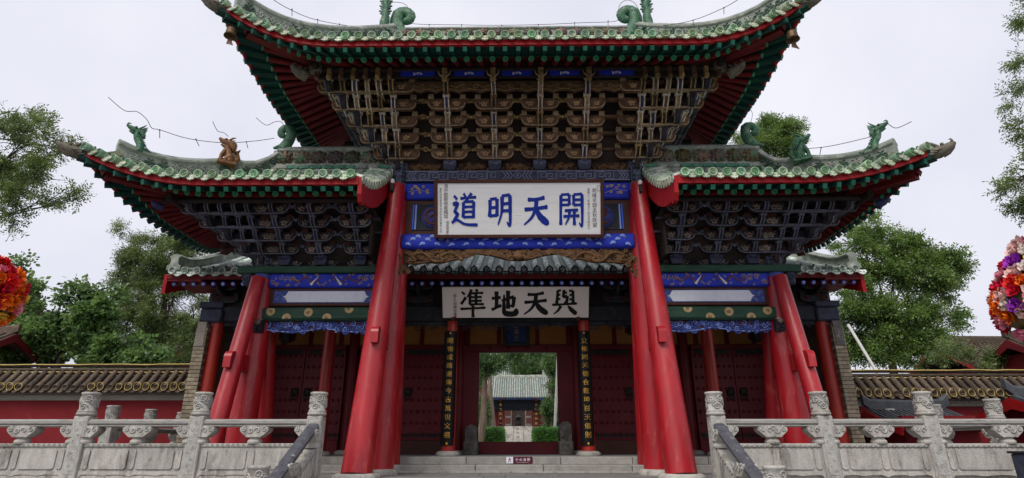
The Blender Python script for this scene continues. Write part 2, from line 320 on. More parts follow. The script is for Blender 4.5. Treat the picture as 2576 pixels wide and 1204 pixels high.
def leafmat(name, a, b, c, sc=1.4):
    m = bpy.data.materials.new(name); m.use_nodes = True; t = m.node_tree; N = t.nodes; K = t.links.new; N.clear()
    out = N.new('ShaderNodeOutputMaterial'); g = N.new('ShaderNodeNewGeometry')
    n1 = N.new('ShaderNodeTexNoise'); n1.inputs['Scale'].default_value = sc; n1.inputs['Detail'].default_value = 3
    at = N.new('ShaderNodeAttribute'); at.attribute_name = 'rnd'
    ad = N.new('ShaderNodeMath'); ad.operation = 'ADD'; ml = N.new('ShaderNodeMath'); ml.operation = 'MULTIPLY_ADD'
    ml.inputs[1].default_value = 0.5; ml.inputs[2].default_value = -0.25
    K(g.outputs['Position'], n1.inputs['Vector']); K(at.outputs['Fac'], ml.inputs[0]); K(n1.outputs['Fac'], ad.inputs[0]); K(ml.outputs[0], ad.inputs[1])
    r = N.new('ShaderNodeValToRGB'); e = r.color_ramp.elements; e[0].position = 0.25; e[0].color = (*a, 1); e[1].position = 0.75; e[1].color = (*c, 1)
    e.new(0.5).color = (*b, 1); K(ad.outputs[0], r.inputs['Fac'])
    d = N.new('ShaderNodeBsdfPrincipled'); d.inputs['Roughness'].default_value = 0.45; tr = N.new('ShaderNodeBsdfTranslucent')
    hs = N.new('ShaderNodeHueSaturation'); hs.inputs['Value'].default_value = 1.8; hs.inputs['Hue'].default_value = 0.48
    K(r.outputs['Color'], hs.inputs['Color']); K(hs.outputs['Color'], tr.inputs['Color'])
    K(r.outputs['Color'], d.inputs['Base Color']); mx = N.new('ShaderNodeMixShader'); mx.inputs[0].default_value = 0.35
    K(d.outputs[0], mx.inputs[1]); K(tr.outputs[0], mx.inputs[2]); K(mx.outputs[0], out.inputs['Surface']); return m
leaf_a = leafmat('locust_leaves', (0.055, 0.09, 0.028), (0.11, 0.16, 0.048), (0.18, 0.24, 0.075))
leaf_b = leafmat('mulberry_leaves', (0.035, 0.085, 0.028), (0.085, 0.165, 0.045), (0.16, 0.275, 0.07))
leaf_c = leafmat('bright_tree_leaves', (0.05, 0.10, 0.022), (0.10, 0.18, 0.04), (0.17, 0.27, 0.06))
leaf_d = leafmat('cypress_leaves', (0.03, 0.07, 0.022), (0.06, 0.12, 0.035), (0.11, 0.20, 0.055))
leaf_h = leafmat('hedge_leaves', (0.02, 0.07, 0.012), (0.05, 0.15, 0.022), (0.10, 0.26, 0.04), 6)
def sleeve_mat():
    # dark sleeve with hexagonal line pattern
    m = mat('hex_pattern_sleeve', (0.030, 0.036, 0.052), (0.020, 0.024, 0.036), 0.6, 8)
    t = m.node_tree; N = t.nodes; K = t.links.new; b = N['Principled BSDF']
    vo = N.new('ShaderNodeTexVoronoi'); vo.feature = 'DISTANCE_TO_EDGE'; vo.inputs['Scale'].default_value = 11; vo.inputs['Randomness'].default_value = 0.35
    tc = N.new('ShaderNodeTexCoord'); K(tc.outputs['Object'], vo.inputs['Vector'])
    r = N.new('ShaderNodeValToRGB'); r.color_ramp.elements[0].position = 0.05; r.color_ramp.elements[0].color = (1, 1, 1, 1); r.color_ramp.elements[1].position = 0.10; r.color_ramp.elements[1].color = (0, 0, 0, 1)
    K(vo.outputs['Distance'], r.inputs['Fac']); src = b.inputs['Base Color'].links[0].from_socket
    mx = N.new('ShaderNodeMix'); mx.data_type = 'RGBA'; mx.inputs[7].default_value = (0.10, 0.12, 0.17, 1); K(r.outputs['Color'], mx.inputs[0]); K(src, mx.inputs[6]); K(mx.outputs[2], b.inputs['Base Color'])
    return m
sleeve_m = sleeve_mat()

# ------------------------------------------------------------------ writing
_tc = {}
def glyph(ch, weight=0.0):
    """one printed character as a flat mesh builder, 1 unit high, centred, in the XZ plane facing -Y"""
    k = (ch, weight)
    if k not in _tc:
        c = bpy.data.curves.new('glyph', 'FONT'); c.body = ch; c.size = 1; c.extrude = 0.0; c.offset = weight; c.resolution_u = 2; c.fill_mode = 'BOTH'
        o = bpy.data.objects.new('glyph', c); COL.objects.link(o)
        me = bpy.data.meshes.new_from_object(o.evaluated_get(bpy.context.evaluated_depsgraph_get()))
        bpy.data.objects.remove(o); bpy.data.curves.remove(c)
        vs = [v.co.copy() for v in me.vertices]; fs = [list(p.vertices) for p in me.polygons]; bpy.data.meshes.remove(me)
        xs = [v.x for v in vs]; ys = [v.y for v in vs]; cx = (min(xs) + max(xs)) / 2; cy = (min(ys) + max(ys)) / 2; sc = 1 / max(max(xs) - min(xs), max(ys) - min(ys), 0.6)
        _tc[k] = ([((v.x - cx) * sc, 0, (v.y - cy) * sc) for v in vs], fs)
    return _tc[k]
BRUSH = {  # hand-brushed characters: strokes as polylines on a 100 x 100 square (y up), optional end widths
 '天': [[(20,80),(50,80),(82,86)], [(8,50),(50,53),(93,58)], [(52,82),(49,55),(35,27),(6,4)], [(50,54),(66,28),(97,6)]],
 '明': [[(12,80),(10,28)], [(12,80),(38,83)], [(38,83),(38,30)], [(11,55),(37,57)], [(11,31),(38,33)], [(58,90),(56,42),(42,4)], [(57,90),(88,94)], [(88,94),(88,6),(76,14)], [(58,67),(87,69)], [(57,46),(87,47)]],
 '道': [[(46,99),(54,89)], [(76,100),(67,88)], [(34,84),(94,88)], [(63,85),(57,75)], [(46,73),(45,27)], [(46,73),(84,75)], [(84,75),(83,25)], [(46,58),(83,59)], [(46,43),(83,44)], [(45,28),(83,29)], [(10,92),(22,81)], [(6,66),(25,69),(13,44),(25,38),(9,15)], [(2,11),(22,20),(52,7),(99,5)]],
 '開': [[(10,93),(9,3)], [(10,93),(42,95)], [(42,95),(42,63)], [(10,78),(42,79)], [(10,63),(42,64)], [(58,94),(90,96)], [(58,94),(58,63)], [(58,78),(90,79)], [(58,63),(90,64)], [(90,96),(90,4),(79,11)], [(24,46),(75,48)], [(19,29),(80,31)], [(42,47),(40,27),(26,4)], [(61,47),(61,3)]],
 '與': [[(24,94),(20,46)], [(23,93),(36,95)], [(22,77),(34,78)], [(21,61),(34,62)], [(48,97),(46,72),(60,74)], [(47,85),(59,86)], [(60,74),(58,50),(50,53)], [(80,94),(82,46)], [(66,93),(80,94)], [(68,77),(80,78)], [(68,61),(81,62)], [(3,41),(50,43),(97,46)], [(36,37),(26,20),(8,5)], [(63,37),(76,22),(96,5)]],
 '地': [[(4,65),(38,69)], [(22,92),(22,28)], [(3,22),(20,30),(40,40)], [(42,55),(88,72)], [(88,72),(84,36),(74,41)], [(66,95),(66,26)], [(51,80),(50,22),(58,8),(92,8),(96,28)]],
 '準': [[(8,90),(20,80)], [(5,44),(14,56),(24,70)], [(46,99),(38,84),(28,70)], [(39,84),(39,42)], [(62,100),(68,91)], [(39,84),(90,86)], [(39,70),(84,71)], [(39,56),(84,57)], [(38,42),(92,44)], [(62,84),(62,43)], [(2,26),(50,28),(98,31)], [(51,38),(50,-6)]],
}
def brush(ch, w=13):
    """brush-written character: swelling strokes as flat ribbons, 1 unit high, centred"""
    w = w if len(BRUSH[ch]) < 8 else (11.5 if len(BRUSH[ch]) < 12 else 9.8)
    vs, fs = [], []; rng = random.Random(ord(ch))
    for st in BRUSH[ch]:
        pts = []
        m = len(st)
        if m == 2: st = [st[0], ((st[0][0]+st[1][0])/2 + rng.uniform(-1,1), (st[0][1]+st[1][1])/2 + rng.uniform(0,1.5)), st[1]]; m = 3
        N = 12
        for i in range(N + 1):
            t = i / N * (m - 1); k = min(int(t), m - 2); f = t - k
            p0 = st[max(k-1,0)]; p1 = st[k]; p2 = st[k+1]; p3 = st[min(k+2,m-1)]
            q = [0.5*((2*p1[a]) + (-p0[a]+p2[a])*f + (2*p0[a]-5*p1[a]+4*p2[a]-p3[a])*f*f + (-p0[a]+3*p1[a]-3*p2[a]+p3[a])*f**3) for a in (0,1)]
            pts.append(q)
        dx, dy = st[-1][0]-st[0][0], st[-1][1]-st[0][1]; vert = abs(dy) > abs(dx) * 1.3; fall = dx < -10 and dy < -10; na = dx > 20 and dy < -10
        b = len(vs)
        for i, q in enumerate(pts):
            t = i / N; a = pts[max(i-1,0)]; c = pts[min(i+1,N)]; tx, ty = c[0]-a[0], c[1]-a[1]; l = math.hypot(tx,ty) or 1
            ww = w * (1.25 if vert else 0.95) * (0.85 + 0.3*abs(2*t-1)**2)
            if fall: ww = w * (1.35 - 0.95*t)
            if na: ww = w * (0.6 + 1.1*math.sin(min(1,t*1.15)*PI*0.62)) * (1 if t < 0.88 else (1-t)/0.12*0.8+0.2)
            if t < 0.06 or t > 0.97 and not na: ww *= 0.7
            ww *= 1 + rng.uniform(-0.06, 0.06)
            nx, ny = -ty/l*ww/2, tx/l*ww/2
            vs.append(((q[0]+nx-50)/100, 0, (q[1]+ny-50)/100)); vs.append(((q[0]-nx-50)/100, 0, (q[1]-ny-50)/100))
        for i in range(N): fs.append([b+2*i, b+2*i+1, b+2*i+3, b+2*i+2])
    return vs, fs
def write(mb, ch, x, z, size, y, mi=0, weight=0.0, br=False, thick=0.006, sx=1.0, jit=0.0):
    vs, fs = brush(ch) if br else glyph(ch, weight)
    M = T(x, y, z) @ RY(jit) @ SC(size * sx, 1, size)
    # front sheet only a few millimetres proud; stroke ribbons are stepped so that crossings never share a plane
    if br:
        vs = [(a, -0.0006 * (i // 26), c) for i, (a, _, c) in enumerate(vs)]
    mb.add(vs, fs, mi, False, M)

# ------------------------------------------------------------------ shared small pieces
def tile_disc_mesh(m_face, m_rel, r=0.078):
    mb = MB()   # faces -Y
    M = RX(PI/2)
    mb.lathe([(r*0.9,-0.10),(r,-0.0),(r,0.018),(r*0.84,0.020),(r*0.80,0.008),(0.001,0.008)], 14, 0, M)
    mb.spiral((0,-0.010,0), r*0.6, 1.6, r*0.11, 1, 0.5, 1, n=4, seg=8)
    mb.ball((r*0.32,-0.010,-r*0.3), r*0.15, 1, 5, 3)
    return mb.mesh('tile_end', [m_face, m_rel])
def drip_mesh(m, m2, w=0.19, h=0.085):
    mb = MB(); pts = [(-w/2, 0.03), (w/2, 0.03)]
    lob = [(w/2,-0.01),(w*0.44,-h*0.45),(w*0.30,-h*0.55),(w*0.24,-h*0.88),(w*0.09,-h*0.86),(0,-h*1.08),(-w*0.09,-h*0.86),(-w*0.24,-h*0.88),(-w*0.30,-h*0.55),(-w*0.44,-h*0.45),(-w/2,-0.01)]
    M = RX(R(-22))
    mb.prism(pts + lob, 0.022, 0, M)
    mb.spiral((0.03,-0.012,-h*0.35), 0.025, 1.2, 0.006, 1, 0, 1, n=4, seg=7, M=M); mb.spiral((-0.03,-0.012,-h*0.35), 0.025, 1.2, 0.006, 1, PI, -1, n=4, seg=7, M=M)
    mb.add([(-w/2,0.0,0.03),(-w/4,0,-0.006),(0,0,-0.018),(w/4,0,-0.006),(w/2,0,0.03),(-w/2,0.5,0.16),(-w/4,0.5,0.124),(0,0.5,0.112),(w/4,0.5,0.124),(w/2,0.5,0.16)], [(0,1,6,5),(1,2,7,6),(2,3,8,7),(3,4,9,8)], 0, True)
    return mb.mesh('drip_tile', [m, m2])
DISC = tile_disc_mesh(disc_m, disc_d); DRIP = drip_mesh(tile_pale, disc_m)
_mb = MB(); _mb.lathe([(0.026,0),(0.028,0.02),(0.022,0.045),(0.012,0.06),(0.001,0.064)], 8, 0); KNOB = _mb.mesh('nail_cap', [ridge_d])
_mb = MB(); _mb.lathe([(0.062,-0.01),(0.062,0.006),(0.001,0.007)], 14, 0, RX(PI/2)); _mb.spiral((0,-0.012,0), 0.046, 1.9, 0.008, 1, 0, 1, n=4, seg=10); _mb.tube([(0.054*math.cos(a*PI/7),-0.009,0.054*math.sin(a*PI/7)) for a in range(15)], 0.006, 4, 1)
RAFT_END = _mb.mesh('rafter_end', [g_end, g_line])
def frame_from(t, up=Z3):
    # matrix whose -Y axis points along t
    y = -Vector(t).normalized(); x = y.cross(up).normalized(); z = x.cross(y)
    return Matrix(((x.x,y.x,z.x,0),(x.y,y.y,z.y,0),(x.z,y.z,z.z,0),(0,0,0,1)))
_mb = MB(); _mb.tube([(0,0,0),(0,1,0)], 0.056, 10, 0, False); ROUND_RAFTER = _mb.mesh('rafter', [red_raft])
_mb = MB(); _mb.box((0,0.5,0), (0.072,1,0.080), 0); FLY_RAFTER = _mb.mesh('flying_rafter', [g_dark])
_mb = MB(); _mb.box((0,0,0), (0.075,0.008,0.083), 0); FLY_END = _mb.mesh('flying_rafter_end', [g_end])

class Side:
    """one eave of a roof. o: origin on the column line, a: direction along, n: outward.
    s0..s1 range along; c0/c1: hip corner at that end; ps0/ps1: purlin end; O: overhang; q: purlin distance"""
    ex = 1.3
    def __init__(s, o, a, n, s0, s1, c0, c1, ps0, ps1, O, q, zp, ze, up, out, c, zr, sr0, sr1, off=0.0):
        s.o = Vector(o); s.a = Vector(a); s.n = Vector(n); s.__dict__.update(dict(s0=s0,s1=s1,c0=c0,c1=c1,ps0=ps0,ps1=ps1,O=O,q=q,zp=zp,ze=ze,up=up,out=out,c=c,zr=zr,sr0=sr0,sr1=sr1))
    def t(s, u):
        if s.c1 and u > s.s1 - s.c: return min(1, (u - (s.s1 - s.c)) / s.c)
        if s.c0 and u < s.s0 + s.c: return min(1, ((s.s0 + s.c) - u) / s.c)
        return 0.0
    def pt(s, u, w, z): return s.o + s.a * u + s.n * w + Z3 * z
    def W(s, u): return s.O + s.out * s.t(u) ** 2
    def eave(s, u): return s.pt(u, s.W(u), s.ze + s.up * s.t(u) ** 2.1)
    def root(s, u):
        t = s.t(u); v = u
        if t > 0 and s.c1 and u > s.s1 - s.c: b = s.s1 - s.c; v = b + t * (s.ps1 - b)
        elif t > 0 and s.c0: b = s.s0 + s.c; v = b + t * (s.ps0 - b)
        return s.pt(v, s.q, s.zp + 0.10 * t)
    def rtip(s, u):
        r, e = s.root(u), s.eave(u); p = r.lerp(e, 0.66); p.z = s.ze - 0.01 + 0.88 * s.up * s.t(u) ** 2.1 + (0.0 if s.t(u) < 0.01 else -0.02 * s.t(u)); return p
    def wend(s, u):
        if u > s.sr1 and s.c1: return s.W(s.s1) * (u - s.sr1) / (s.s1 - s.sr1)
        if u < s.sr0 and s.c0: return s.W(s.s0) * (s.sr0 - u) / (s.sr0 - s.s0)
        return 0.0
    def top(s, u, w):
        f = max(0.0, min(1.0, w / s.W(u)))
        zb = s.ze + 0.16
        return s.pt(u, w, zb + (s.zr - zb) * (1 - f) ** s.ex + s.up * s.t(u) ** 2.1 * f ** 2)

def build_eave(S, par, sp=0.236, knobs=True, tiles=True, fine=True, dmat=None):
    """rafters, fascia, soffit, deck, tile ribs, end tiles of one eave under part `par`"""
    n = max(4, int(round((S.s1 - S.s0) / sp))); d = (S.s1 - S.s0) / n
    us = [S.s0 + d * (i + 0.5) for i in range(n)]; ue = [S.s0 + d * i for i in range(n + 1)]
    # soffit boards and deck
    mb = MB(); rows = []
    for u in ue:
        r = S.root(u); k = S.rtip(u); e = S.eave(u); back = r + (r - k) * 0.9
        rows.append([back + Z3*0.06, r + Z3*0.06, k + Z3*0.062, k + Z3*0.09, e + Z3*0.01])
    vs = [p for r_ in rows for p in r_]
    mb.add(vs, [(i*5+j, i*5+j+1, i*5+5+j+1, i*5+5+j) for i in range(n) for j in (0, 1)], 0)
    mb.add(vs, [(i*5+j, i*5+j+1, i*5+5+j+1, i*5+5+j) for i in range(n) for j in (2, 3)], 1)
    obj('soffit', mb, [red_raft, g_dark], par)
    # green board between the two rafter rows, and red fascia on the eave edge
    mb = MB(); mb.sweep([(-0.015,-0.01),(0.012,-0.01),(0.012,0.075),(-0.015,0.075)], [S.rtip(u) + Z3*0.052 for u in ue], 0); obj('green_eave_batten', mb, g_dark, par)
    mb = MB(); mb.sweep([(-0.03,0.0),(0.03,0.0),(0.03,0.155),(-0.03,0.155)], [S.eave(u) for u in ue], 0); obj('fascia', mb, red_board, par)
    K = 7; vs = []; m = 0
    for u in ue:
        w0 = S.W(u); w1 = S.wend(u)
        for j in range(K + 1): vs.append(S.top(u, lerp(w0, w1, j / K)))
    mb = MB(); mb.add(vs, [(i*(K+1)+j, (i+1)*(K+1)+j, (i+1)*(K+1)+j+1, i*(K+1)+j+1) for i in range(n) for j in range(K)], 0, True); obj('roof_deck', mb, tile, par)
    for i, u in enumerate(us):
        r = S.root(u); k = S.rtip(u); e = S.eave(u)
        if fine:
            b = r + (r - k) * 0.6; v = k - b
            obj('rafter', ROUND_RAFTER, None, par, T(b) @ frame_from(-v) @ SC(1, v.length, 1))
            obj('rafter_end', RAFT_END, None, par, T(k + v.normalized() * 0.004) @ frame_from(v) @ SC(0.88,1,0.88))
            b2 = k.lerp(r, 0.25) + Z3 * 0.10; tip = e + Z3 * (-0.065); v2 = tip - b2
            obj('flying_rafter', FLY_RAFTER, None, par, T(b2) @ frame_from(-v2) @ SC(1, v2.length, 1))
            obj('flying_rafter_end', FLY_END, None, par, T(tip + v2.normalized() * 0.005) @ frame_from(v2))
        w0 = S.W(u); w1 = S.wend(u)
        pe = S.top(u, w0); t2 = (S.top(u, w0) - S.top(u, w0 - 0.15)); nz = Vector((S.n.x, S.n.y, 0)); nz = (nz + S.a * (0.35 * S.t(u) * (1 if u > 0.5*(S.s0+S.s1) else -1))).normalized()
        if tiles:
            L_ = w0 - w1
            if L_ > 0.1:
                ks = max(3, int(L_ / 0.28)); pts = []; rs = []
                for j in range(ks):
                    for f, rr in ((0.0, 0.070), (0.93, 0.062)):
                        pts.append(S.top(u, w0 + 0.05 - (L_ + 0.05) * (j + f) / ks) + Z3 * 0.012); rs.append(rr)
                mb = MB(); mb.tube(pts, rs, 8, 0, False); obj('tile_rib', mb, tile, par)
            tilt = 0.05 * math.sin(i * 12.9)
            obj('tile_end', DISC if dmat is None else dmat, None, par, T(pe + nz * 0.09 + Z3 * 0.012) @ frame_from(nz + Z3 * (t2.z * 0.8)) @ RY(i * 1.7 + tilt))
            if knobs: obj('nail_cap', KNOB, None, par, T(S.top(u, w0 - 0.10) + Z3 * 0.075))
    if tiles:
        for i, u in enumerate(ue):
            if i in (0, n) : continue
            pe = S.top(u, S.W(u)); nz = S.n + S.a * (0.3 * S.t(u) * (1 if u > 0.5*(S.s0+S.s1) else -1))
            obj('drip_tile', DRIP, None, par, T(pe + nz.normalized() * 0.065 + Z3 * (-0.025)) @ frame_from(nz) @ RY(0.06 * math.sin(i * 7.7)) @ SC(1, 1, 1 + 0.12*math.sin(i*5.1)))

def hip_path(S, end1, n=10, back=0.5):
    """points along the hip from the ridge end to short of the corner"""
    a, b = (S.sr1, S.s1) if end1 else (S.sr0, S.s0); pts = []
    for i in range(n + 1):
        f = i / n * (1 - back / math.hypot(b - a, S.O)); u = lerp(a, b, f); pts.append(S.top(u, S.wend(u) + 1e-4))
    return pts
def ridge(par, pts, w=0.17, h=0.34, relief=True, flowers=False, name='ridge', front=None):
    mb = MB(); k = h
    prof = [(-w*0.75,-0.06),(w*0.75,-0.06),(w*0.75,k*0.14),(w*0.55,k*0.18),(w*0.55,k*0.24),(w*0.42,k*0.28),(w*0.42,k*0.72),(w*0.6,k*0.78),(w*0.6,k*0.86),(w*0.38,k*0.9),(w*0.2,k*1.0),(-w*0.2,k*1.0),(-w*0.38,k*0.9),(-w*0.6,k*0.86),(-w*0.6,k*0.78),(-w*0.42,k*0.72),(-w*0.42,k*0.28),(-w*0.55,k*0.24),(-w*0.55,k*0.18),(-w*0.75,k*0.14)]
    mb.sweep(prof, pts, 0); o = obj(name, mb, ridge_m, par)
    # jointed green glazed course low on the ridge, both sides
    acc = [0]
    for i in range(1, len(pts)): acc.append(acc[-1] + (Vector(pts[i]) - Vector(pts[i-1])).length)
    def at(d):
        for i in range(1, len(pts)):
            if d <= acc[i] + 1e-6: f = (d - acc[i-1]) / max(1e-6, acc[i]-acc[i-1]); return Vector(pts[i-1]).lerp(Vector(pts[i]), f), (Vector(pts[i]) - Vector(pts[i-1])).normalized()
        return Vector(pts[-1]), (Vector(pts[-1]) - Vector(pts[-2])).normalized()
    tot = acc[-1]; rng = random.Random(int(tot * 100))
    d = 0.05
    while d < tot - 0.2:
        p, t = at(d + 0.12); sd = Vector((t.x, t.y, 0)).normalized().cross(Z3)
        if front is not None and sd.dot(front) < 0: sd = -sd
        mb = MB(); M = T(p + sd * (w*0.56) + Z3 * (k * 0.05)) @ frame_from(sd); sl = t.z / max(0.2, math.hypot(t.x, t.y))
        sg = 1 if (M.to_3x3() @ Vector((1,0,0))).dot(t) > 0 else -1
        mb.bbox((0,-0.02,0), (0.225, 0.10, k*0.13), 0.008, 0, M @ Matrix(((1,0,0,0),(0,1,0,0),(sl*sg,0,1,0),(0,0,0,1)))); obj('ridge_course_tile', mb, ridge_g if rng.random() < 0.55 else ridge_m, o)
        d += 0.24
    if relief:
        d = 0.16
        while d < tot - 0.14:
            p, t = at(d); sd = Vector((t.x, t.y, 0)).normalized().cross(Z3)
            if front is not None and sd.dot(front) < 0: sd = -sd
            M = T(p + sd * (w*0.44) + Z3 * (k * 0.5)) @ frame_from(sd); mb = MB()
            if flowers:
                rr = k * 0.26
                for ring, (q, nn, e) in enumerate(((0.95, 8, 0.02), (0.6, 6, 0.045), (0.25, 4, 0.06))):
                    for j in range(nn):
                        th = 2*PI*j/nn + ring*0.4; mb.ball((q*rr*math.cos(th), -e, q*rr*0.8*math.sin(th)), (rr*0.42, 0.022, rr*0.36), 0, 6, 4, M)
                obj('ridge_flower', mb, flower_c, o); d += 0.36
            else:
                for sx in (-1, 1): mb.spiral((sx*0.05, -0.004, 0), k*0.17, 1.3, 0.014, 0, PI/2, sx, n=5, seg=8, M=M)
                mb.tube([M @ Vector((-0.11,-0.004,-k*0.12)), M @ Vector((0,-0.006,k*0.1)), M @ Vector((0.11,-0.004,-k*0.12))], 0.012, 5, 0)
                obj('ridge_scroll', mb, ridge_d if rng.random() < 0.6 else ridge_m, o); d += 0.22
    return o
def tri_fin(mb, M, a, b, c, th=0.02, mi=0): mb.prism([a, b, c], th, mi, M)
def dragon_bust(h=0.5):
    """upright dragon head on a curling neck, looking toward -X, base at origin"""
    mb = MB(); k = h
    neck = [(0.18*k,0,-0.05*k),(0.22*k,0,0.12*k),(0.16*k,0,0.3*k),(0.04*k,0,0.46*k),(0.0,0,0.6*k),(0.03*k,0,0.74*k)]
    mb.tube(neck, [0.26*k,0.24*k,0.19*k,0.16*k,0.15*k,0.14*k], 8, 0, True, True, None, 0.62)
    mb.tube([(0.06*k,0,0.74*k),(-0.08*k,0,0.80*k),(-0.22*k,0,0.86*k),(-0.34*k,0,0.93*k)], [0.15*k,0.13*k,0.09*k,0.05*k], 8, 0, True, True, None, 0.75)   # upper jaw
    mb.tube([(0.02*k,0,0.68*k),(-0.12*k,0,0.68*k),(-0.24*k,0,0.72*k)], [0.09*k,0.065*k,0.03*k], 6, 0, True, True, None, 0.8)    # lower jaw
    for sy in (-1, 1):
        mb.ball((-0.05*k, sy*0.09*k, 0.88*k), 0.045*k, 0, 6, 4)
        mb.tube([(0.05*k, sy*0.07*k, 0.86*k),(0.16*k, sy*0.10*k, 0.95*k),(0.24*k, sy*0.11*k, 1.05*k)], [0.04*k,0.03*k,0.01*k], 5, 0)
        mb.prism([(0.08*k,0.72*k),(0.30*k,0.98*k),(0.24*k,0.74*k),(0.30*k,0.6*k),(0.18*k,0.56*k)], 0.03*k, 0, T(0, sy*0.10*k, 0))
        for j in range(4): mb.tube([(0.02*k+0.05*k*j, sy*0.10*k, 0.62*k-0.1*k*j),(0.14*k+0.06*k*j, sy*0.15*k, 0.5*k-0.1*k*j),(0.28*k+0.05*k*j, sy*0.13*k, 0.42*k-0.1*k*j)], [0.025*k,0.03*k,0.01*k], 5, 0)
    mb.tube([(-0.33*k,0,0.95*k),(-0.30*k,0,1.02*k),(-0.22*k,0,1.0*k)], [0.04*k,0.03*k,0.015*k], 5, 0)
    mb.tube([(0.2*k,0,0.05*k),(0.42*k,0,0.08*k),(0.6*k,0,0.0),(0.7*k,0,0.06*k)], [0.16*k,0.11*k,0.07*k,0.03*k], 6, 0, True, True, None, 0.6)
    return mb
def sitting_beast(h=0.45):
    """crouching lion-dragon with heavy mane, open jaw and spined back, looking toward -X"""
    mb = MB(); k = h
    mb.tube([(0.14*k,0,0.0),(0.14*k,0,0.16*k),(0.06*k,0,0.40*k),(0.0*k,0,0.60*k)], [0.24*k,0.24*k,0.20*k,0.16*k], 9, 0, True, True, None, 0.7)
    mb.tube([(0.10*k,0,0.74*k),(-0.06*k,0,0.80*k),(-0.22*k,0,0.84*k),(-0.30*k,0,0.92*k)], [0.17*k,0.15*k,0.09*k,0.05*k], 8, 0, True, True, None, 0.85)
    mb.tube([(0.02*k,0,0.66*k),(-0.12*k,0,0.64*k),(-0.22*k,0,0.68*k)], [0.11*k,0.075*k,0.035*k], 7, 0, True, True, None, 0.85)
    for sy in (-1, 1):
        mb.tube([(-0.05*k,sy*0.10*k,0.44*k),(-0.15*k,sy*0.12*k,0.22*k),(-0.16*k,sy*0.12*k,0.0)], [0.08*k,0.065*k,0.08*k], 6, 0)
        mb.tube([(0.16*k,sy*0.15*k,0.22*k),(0.02*k,sy*0.17*k,0.12*k),(0.0,sy*0.16*k,0.0)], [0.10*k,0.07*k,0.06*k], 6, 0)
        mb.tube([(0.04*k,sy*0.09*k,0.88*k),(0.14*k,sy*0.12*k,0.96*k),(0.24*k,sy*0.12*k,1.0*k)], [0.04*k,0.035*k,0.01*k], 5, 0); mb.ball((-0.08*k,sy*0.11*k,0.88*k), 0.04*k, 0, 6, 4)
        for j in range(6):
            a_ = j*0.42; mb.tube([(0.06*k,sy*0.13*k,0.72*k),(0.12*k+0.10*k*math.cos(a_-1.2),sy*0.19*k,0.66*k+0.12*k*math.sin(a_-1.2)),(0.16*k+0.17*k*math.cos(a_-1.2),sy*0.17*k,0.60*k+0.2*k*math.sin(a_-1.2))], [0.05*k,0.05*k,0.015*k], 5, 0)
    mb.tube([(0.28*k,0,0.05*k),(0.42*k,0,0.22*k),(0.34*k,0,0.46*k),(0.44*k,0,0.60*k)], [0.08*k,0.09*k,0.08*k,0.02*k], 6, 0)
    for j in range(6): mb.prism([(0.16*k+0.02*k*j,0.72*k-0.1*k*j),(0.30*k+0.01*k*j,0.70*k-0.1*k*j),(0.20*k+0.02*k*j,0.60*k-0.1*k*j)], 0.04*k, 0)
    mb.box((0.06*k,0,-0.04*k), (0.62*k,0.40*k,0.10*k), 0)
    return mb
def ridge_spire(h=0.9):
    """ridge-end pedestal carrying a slender rearing dragon with jagged fins"""
    mb = MB(); k = h
    mb.box((0,0,0.03*k), (0.34*k,0.30*k,0.06*k)); mb.box((0,0,0.10*k), (0.24*k,0.22*k,0.10*k))
    mb.tube([(0,0,0.1*k),(0.0,0,0.3*k),(0.02*k,0,0.48*k),(-0.01*k,0,0.62*k)], [0.105*k,0.12*k,0.10*k,0.07*k], 9, 0)
    mb.tube([(-0.01*k,0,0.60*k),(0.04*k,0,0.76*k),(-0.03*k,0,0.92*k),(0.03*k,0,1.08*k),(-0.05*k,0,1.22*k),(-0.16*k,0,1.27*k)], [0.075*k,0.08*k,0.075*k,0.07*k,0.07*k,0.03*k], 8, 0)
    for j in range(9):
        z = 0.56*k + 0.075*k*j
        for sx in (-1, 1): mb.prism([(sx*0.05*k,z-0.03*k),(sx*(0.13+0.03*(j%2))*k,z+0.03*k),(sx*0.05*k,z+0.03*k)], 0.05*k, 0)
    for sy in (-1, 1): mb.tube([(0.02*k,sy*0.05*k,1.24*k),(0.12*k,sy*0.07*k,1.36*k)], [0.03*k,0.006*k], 5, 0)
    return mb
def curl_tail(h=0.5):
    """flat thick curling tail finial, base at origin, curl toward -X"""
    mb = MB(); k = h; pts = []; rs = []
    for i in range(19):
        t = i / 18
        if t < 0.45: f = t / 0.45; p = (0.02*k + 0.24*k*math.sin(f*PI*0.55), 0, 0.62*k*f); r = lerp(0.17, 0.15, f)*k
        else:
            f = (t - 0.45) / 0.55; th = lerp(0.1, 1.55*PI, f); rad = lerp(0.235, 0.10, f)*k; p = (0.035*k + rad*math.cos(th), 0, 0.66*k + rad*math.sin(th)); r = lerp(0.15, 0.09, f)*k
        pts.append(p); rs.append(r)
    mb.tube(pts, [r_*1.25 for r_ in rs], 10, 0, True, True, None, 0.7)
    mb.tube([(-0.3*k,0,0.05*k),(-0.1*k,0,0.1*k),(0.06*k,0,0.1*k)], [0.05*k,0.1*k,0.13*k], 6, 0)
    for j in range(4): mb.tube([(0.30*k-0.02*k*j, s_*0.1*k, 0.15*k+0.13*k*j) for s_ in (-1, 1)], 0.02*k, 5, 0)
    return mb
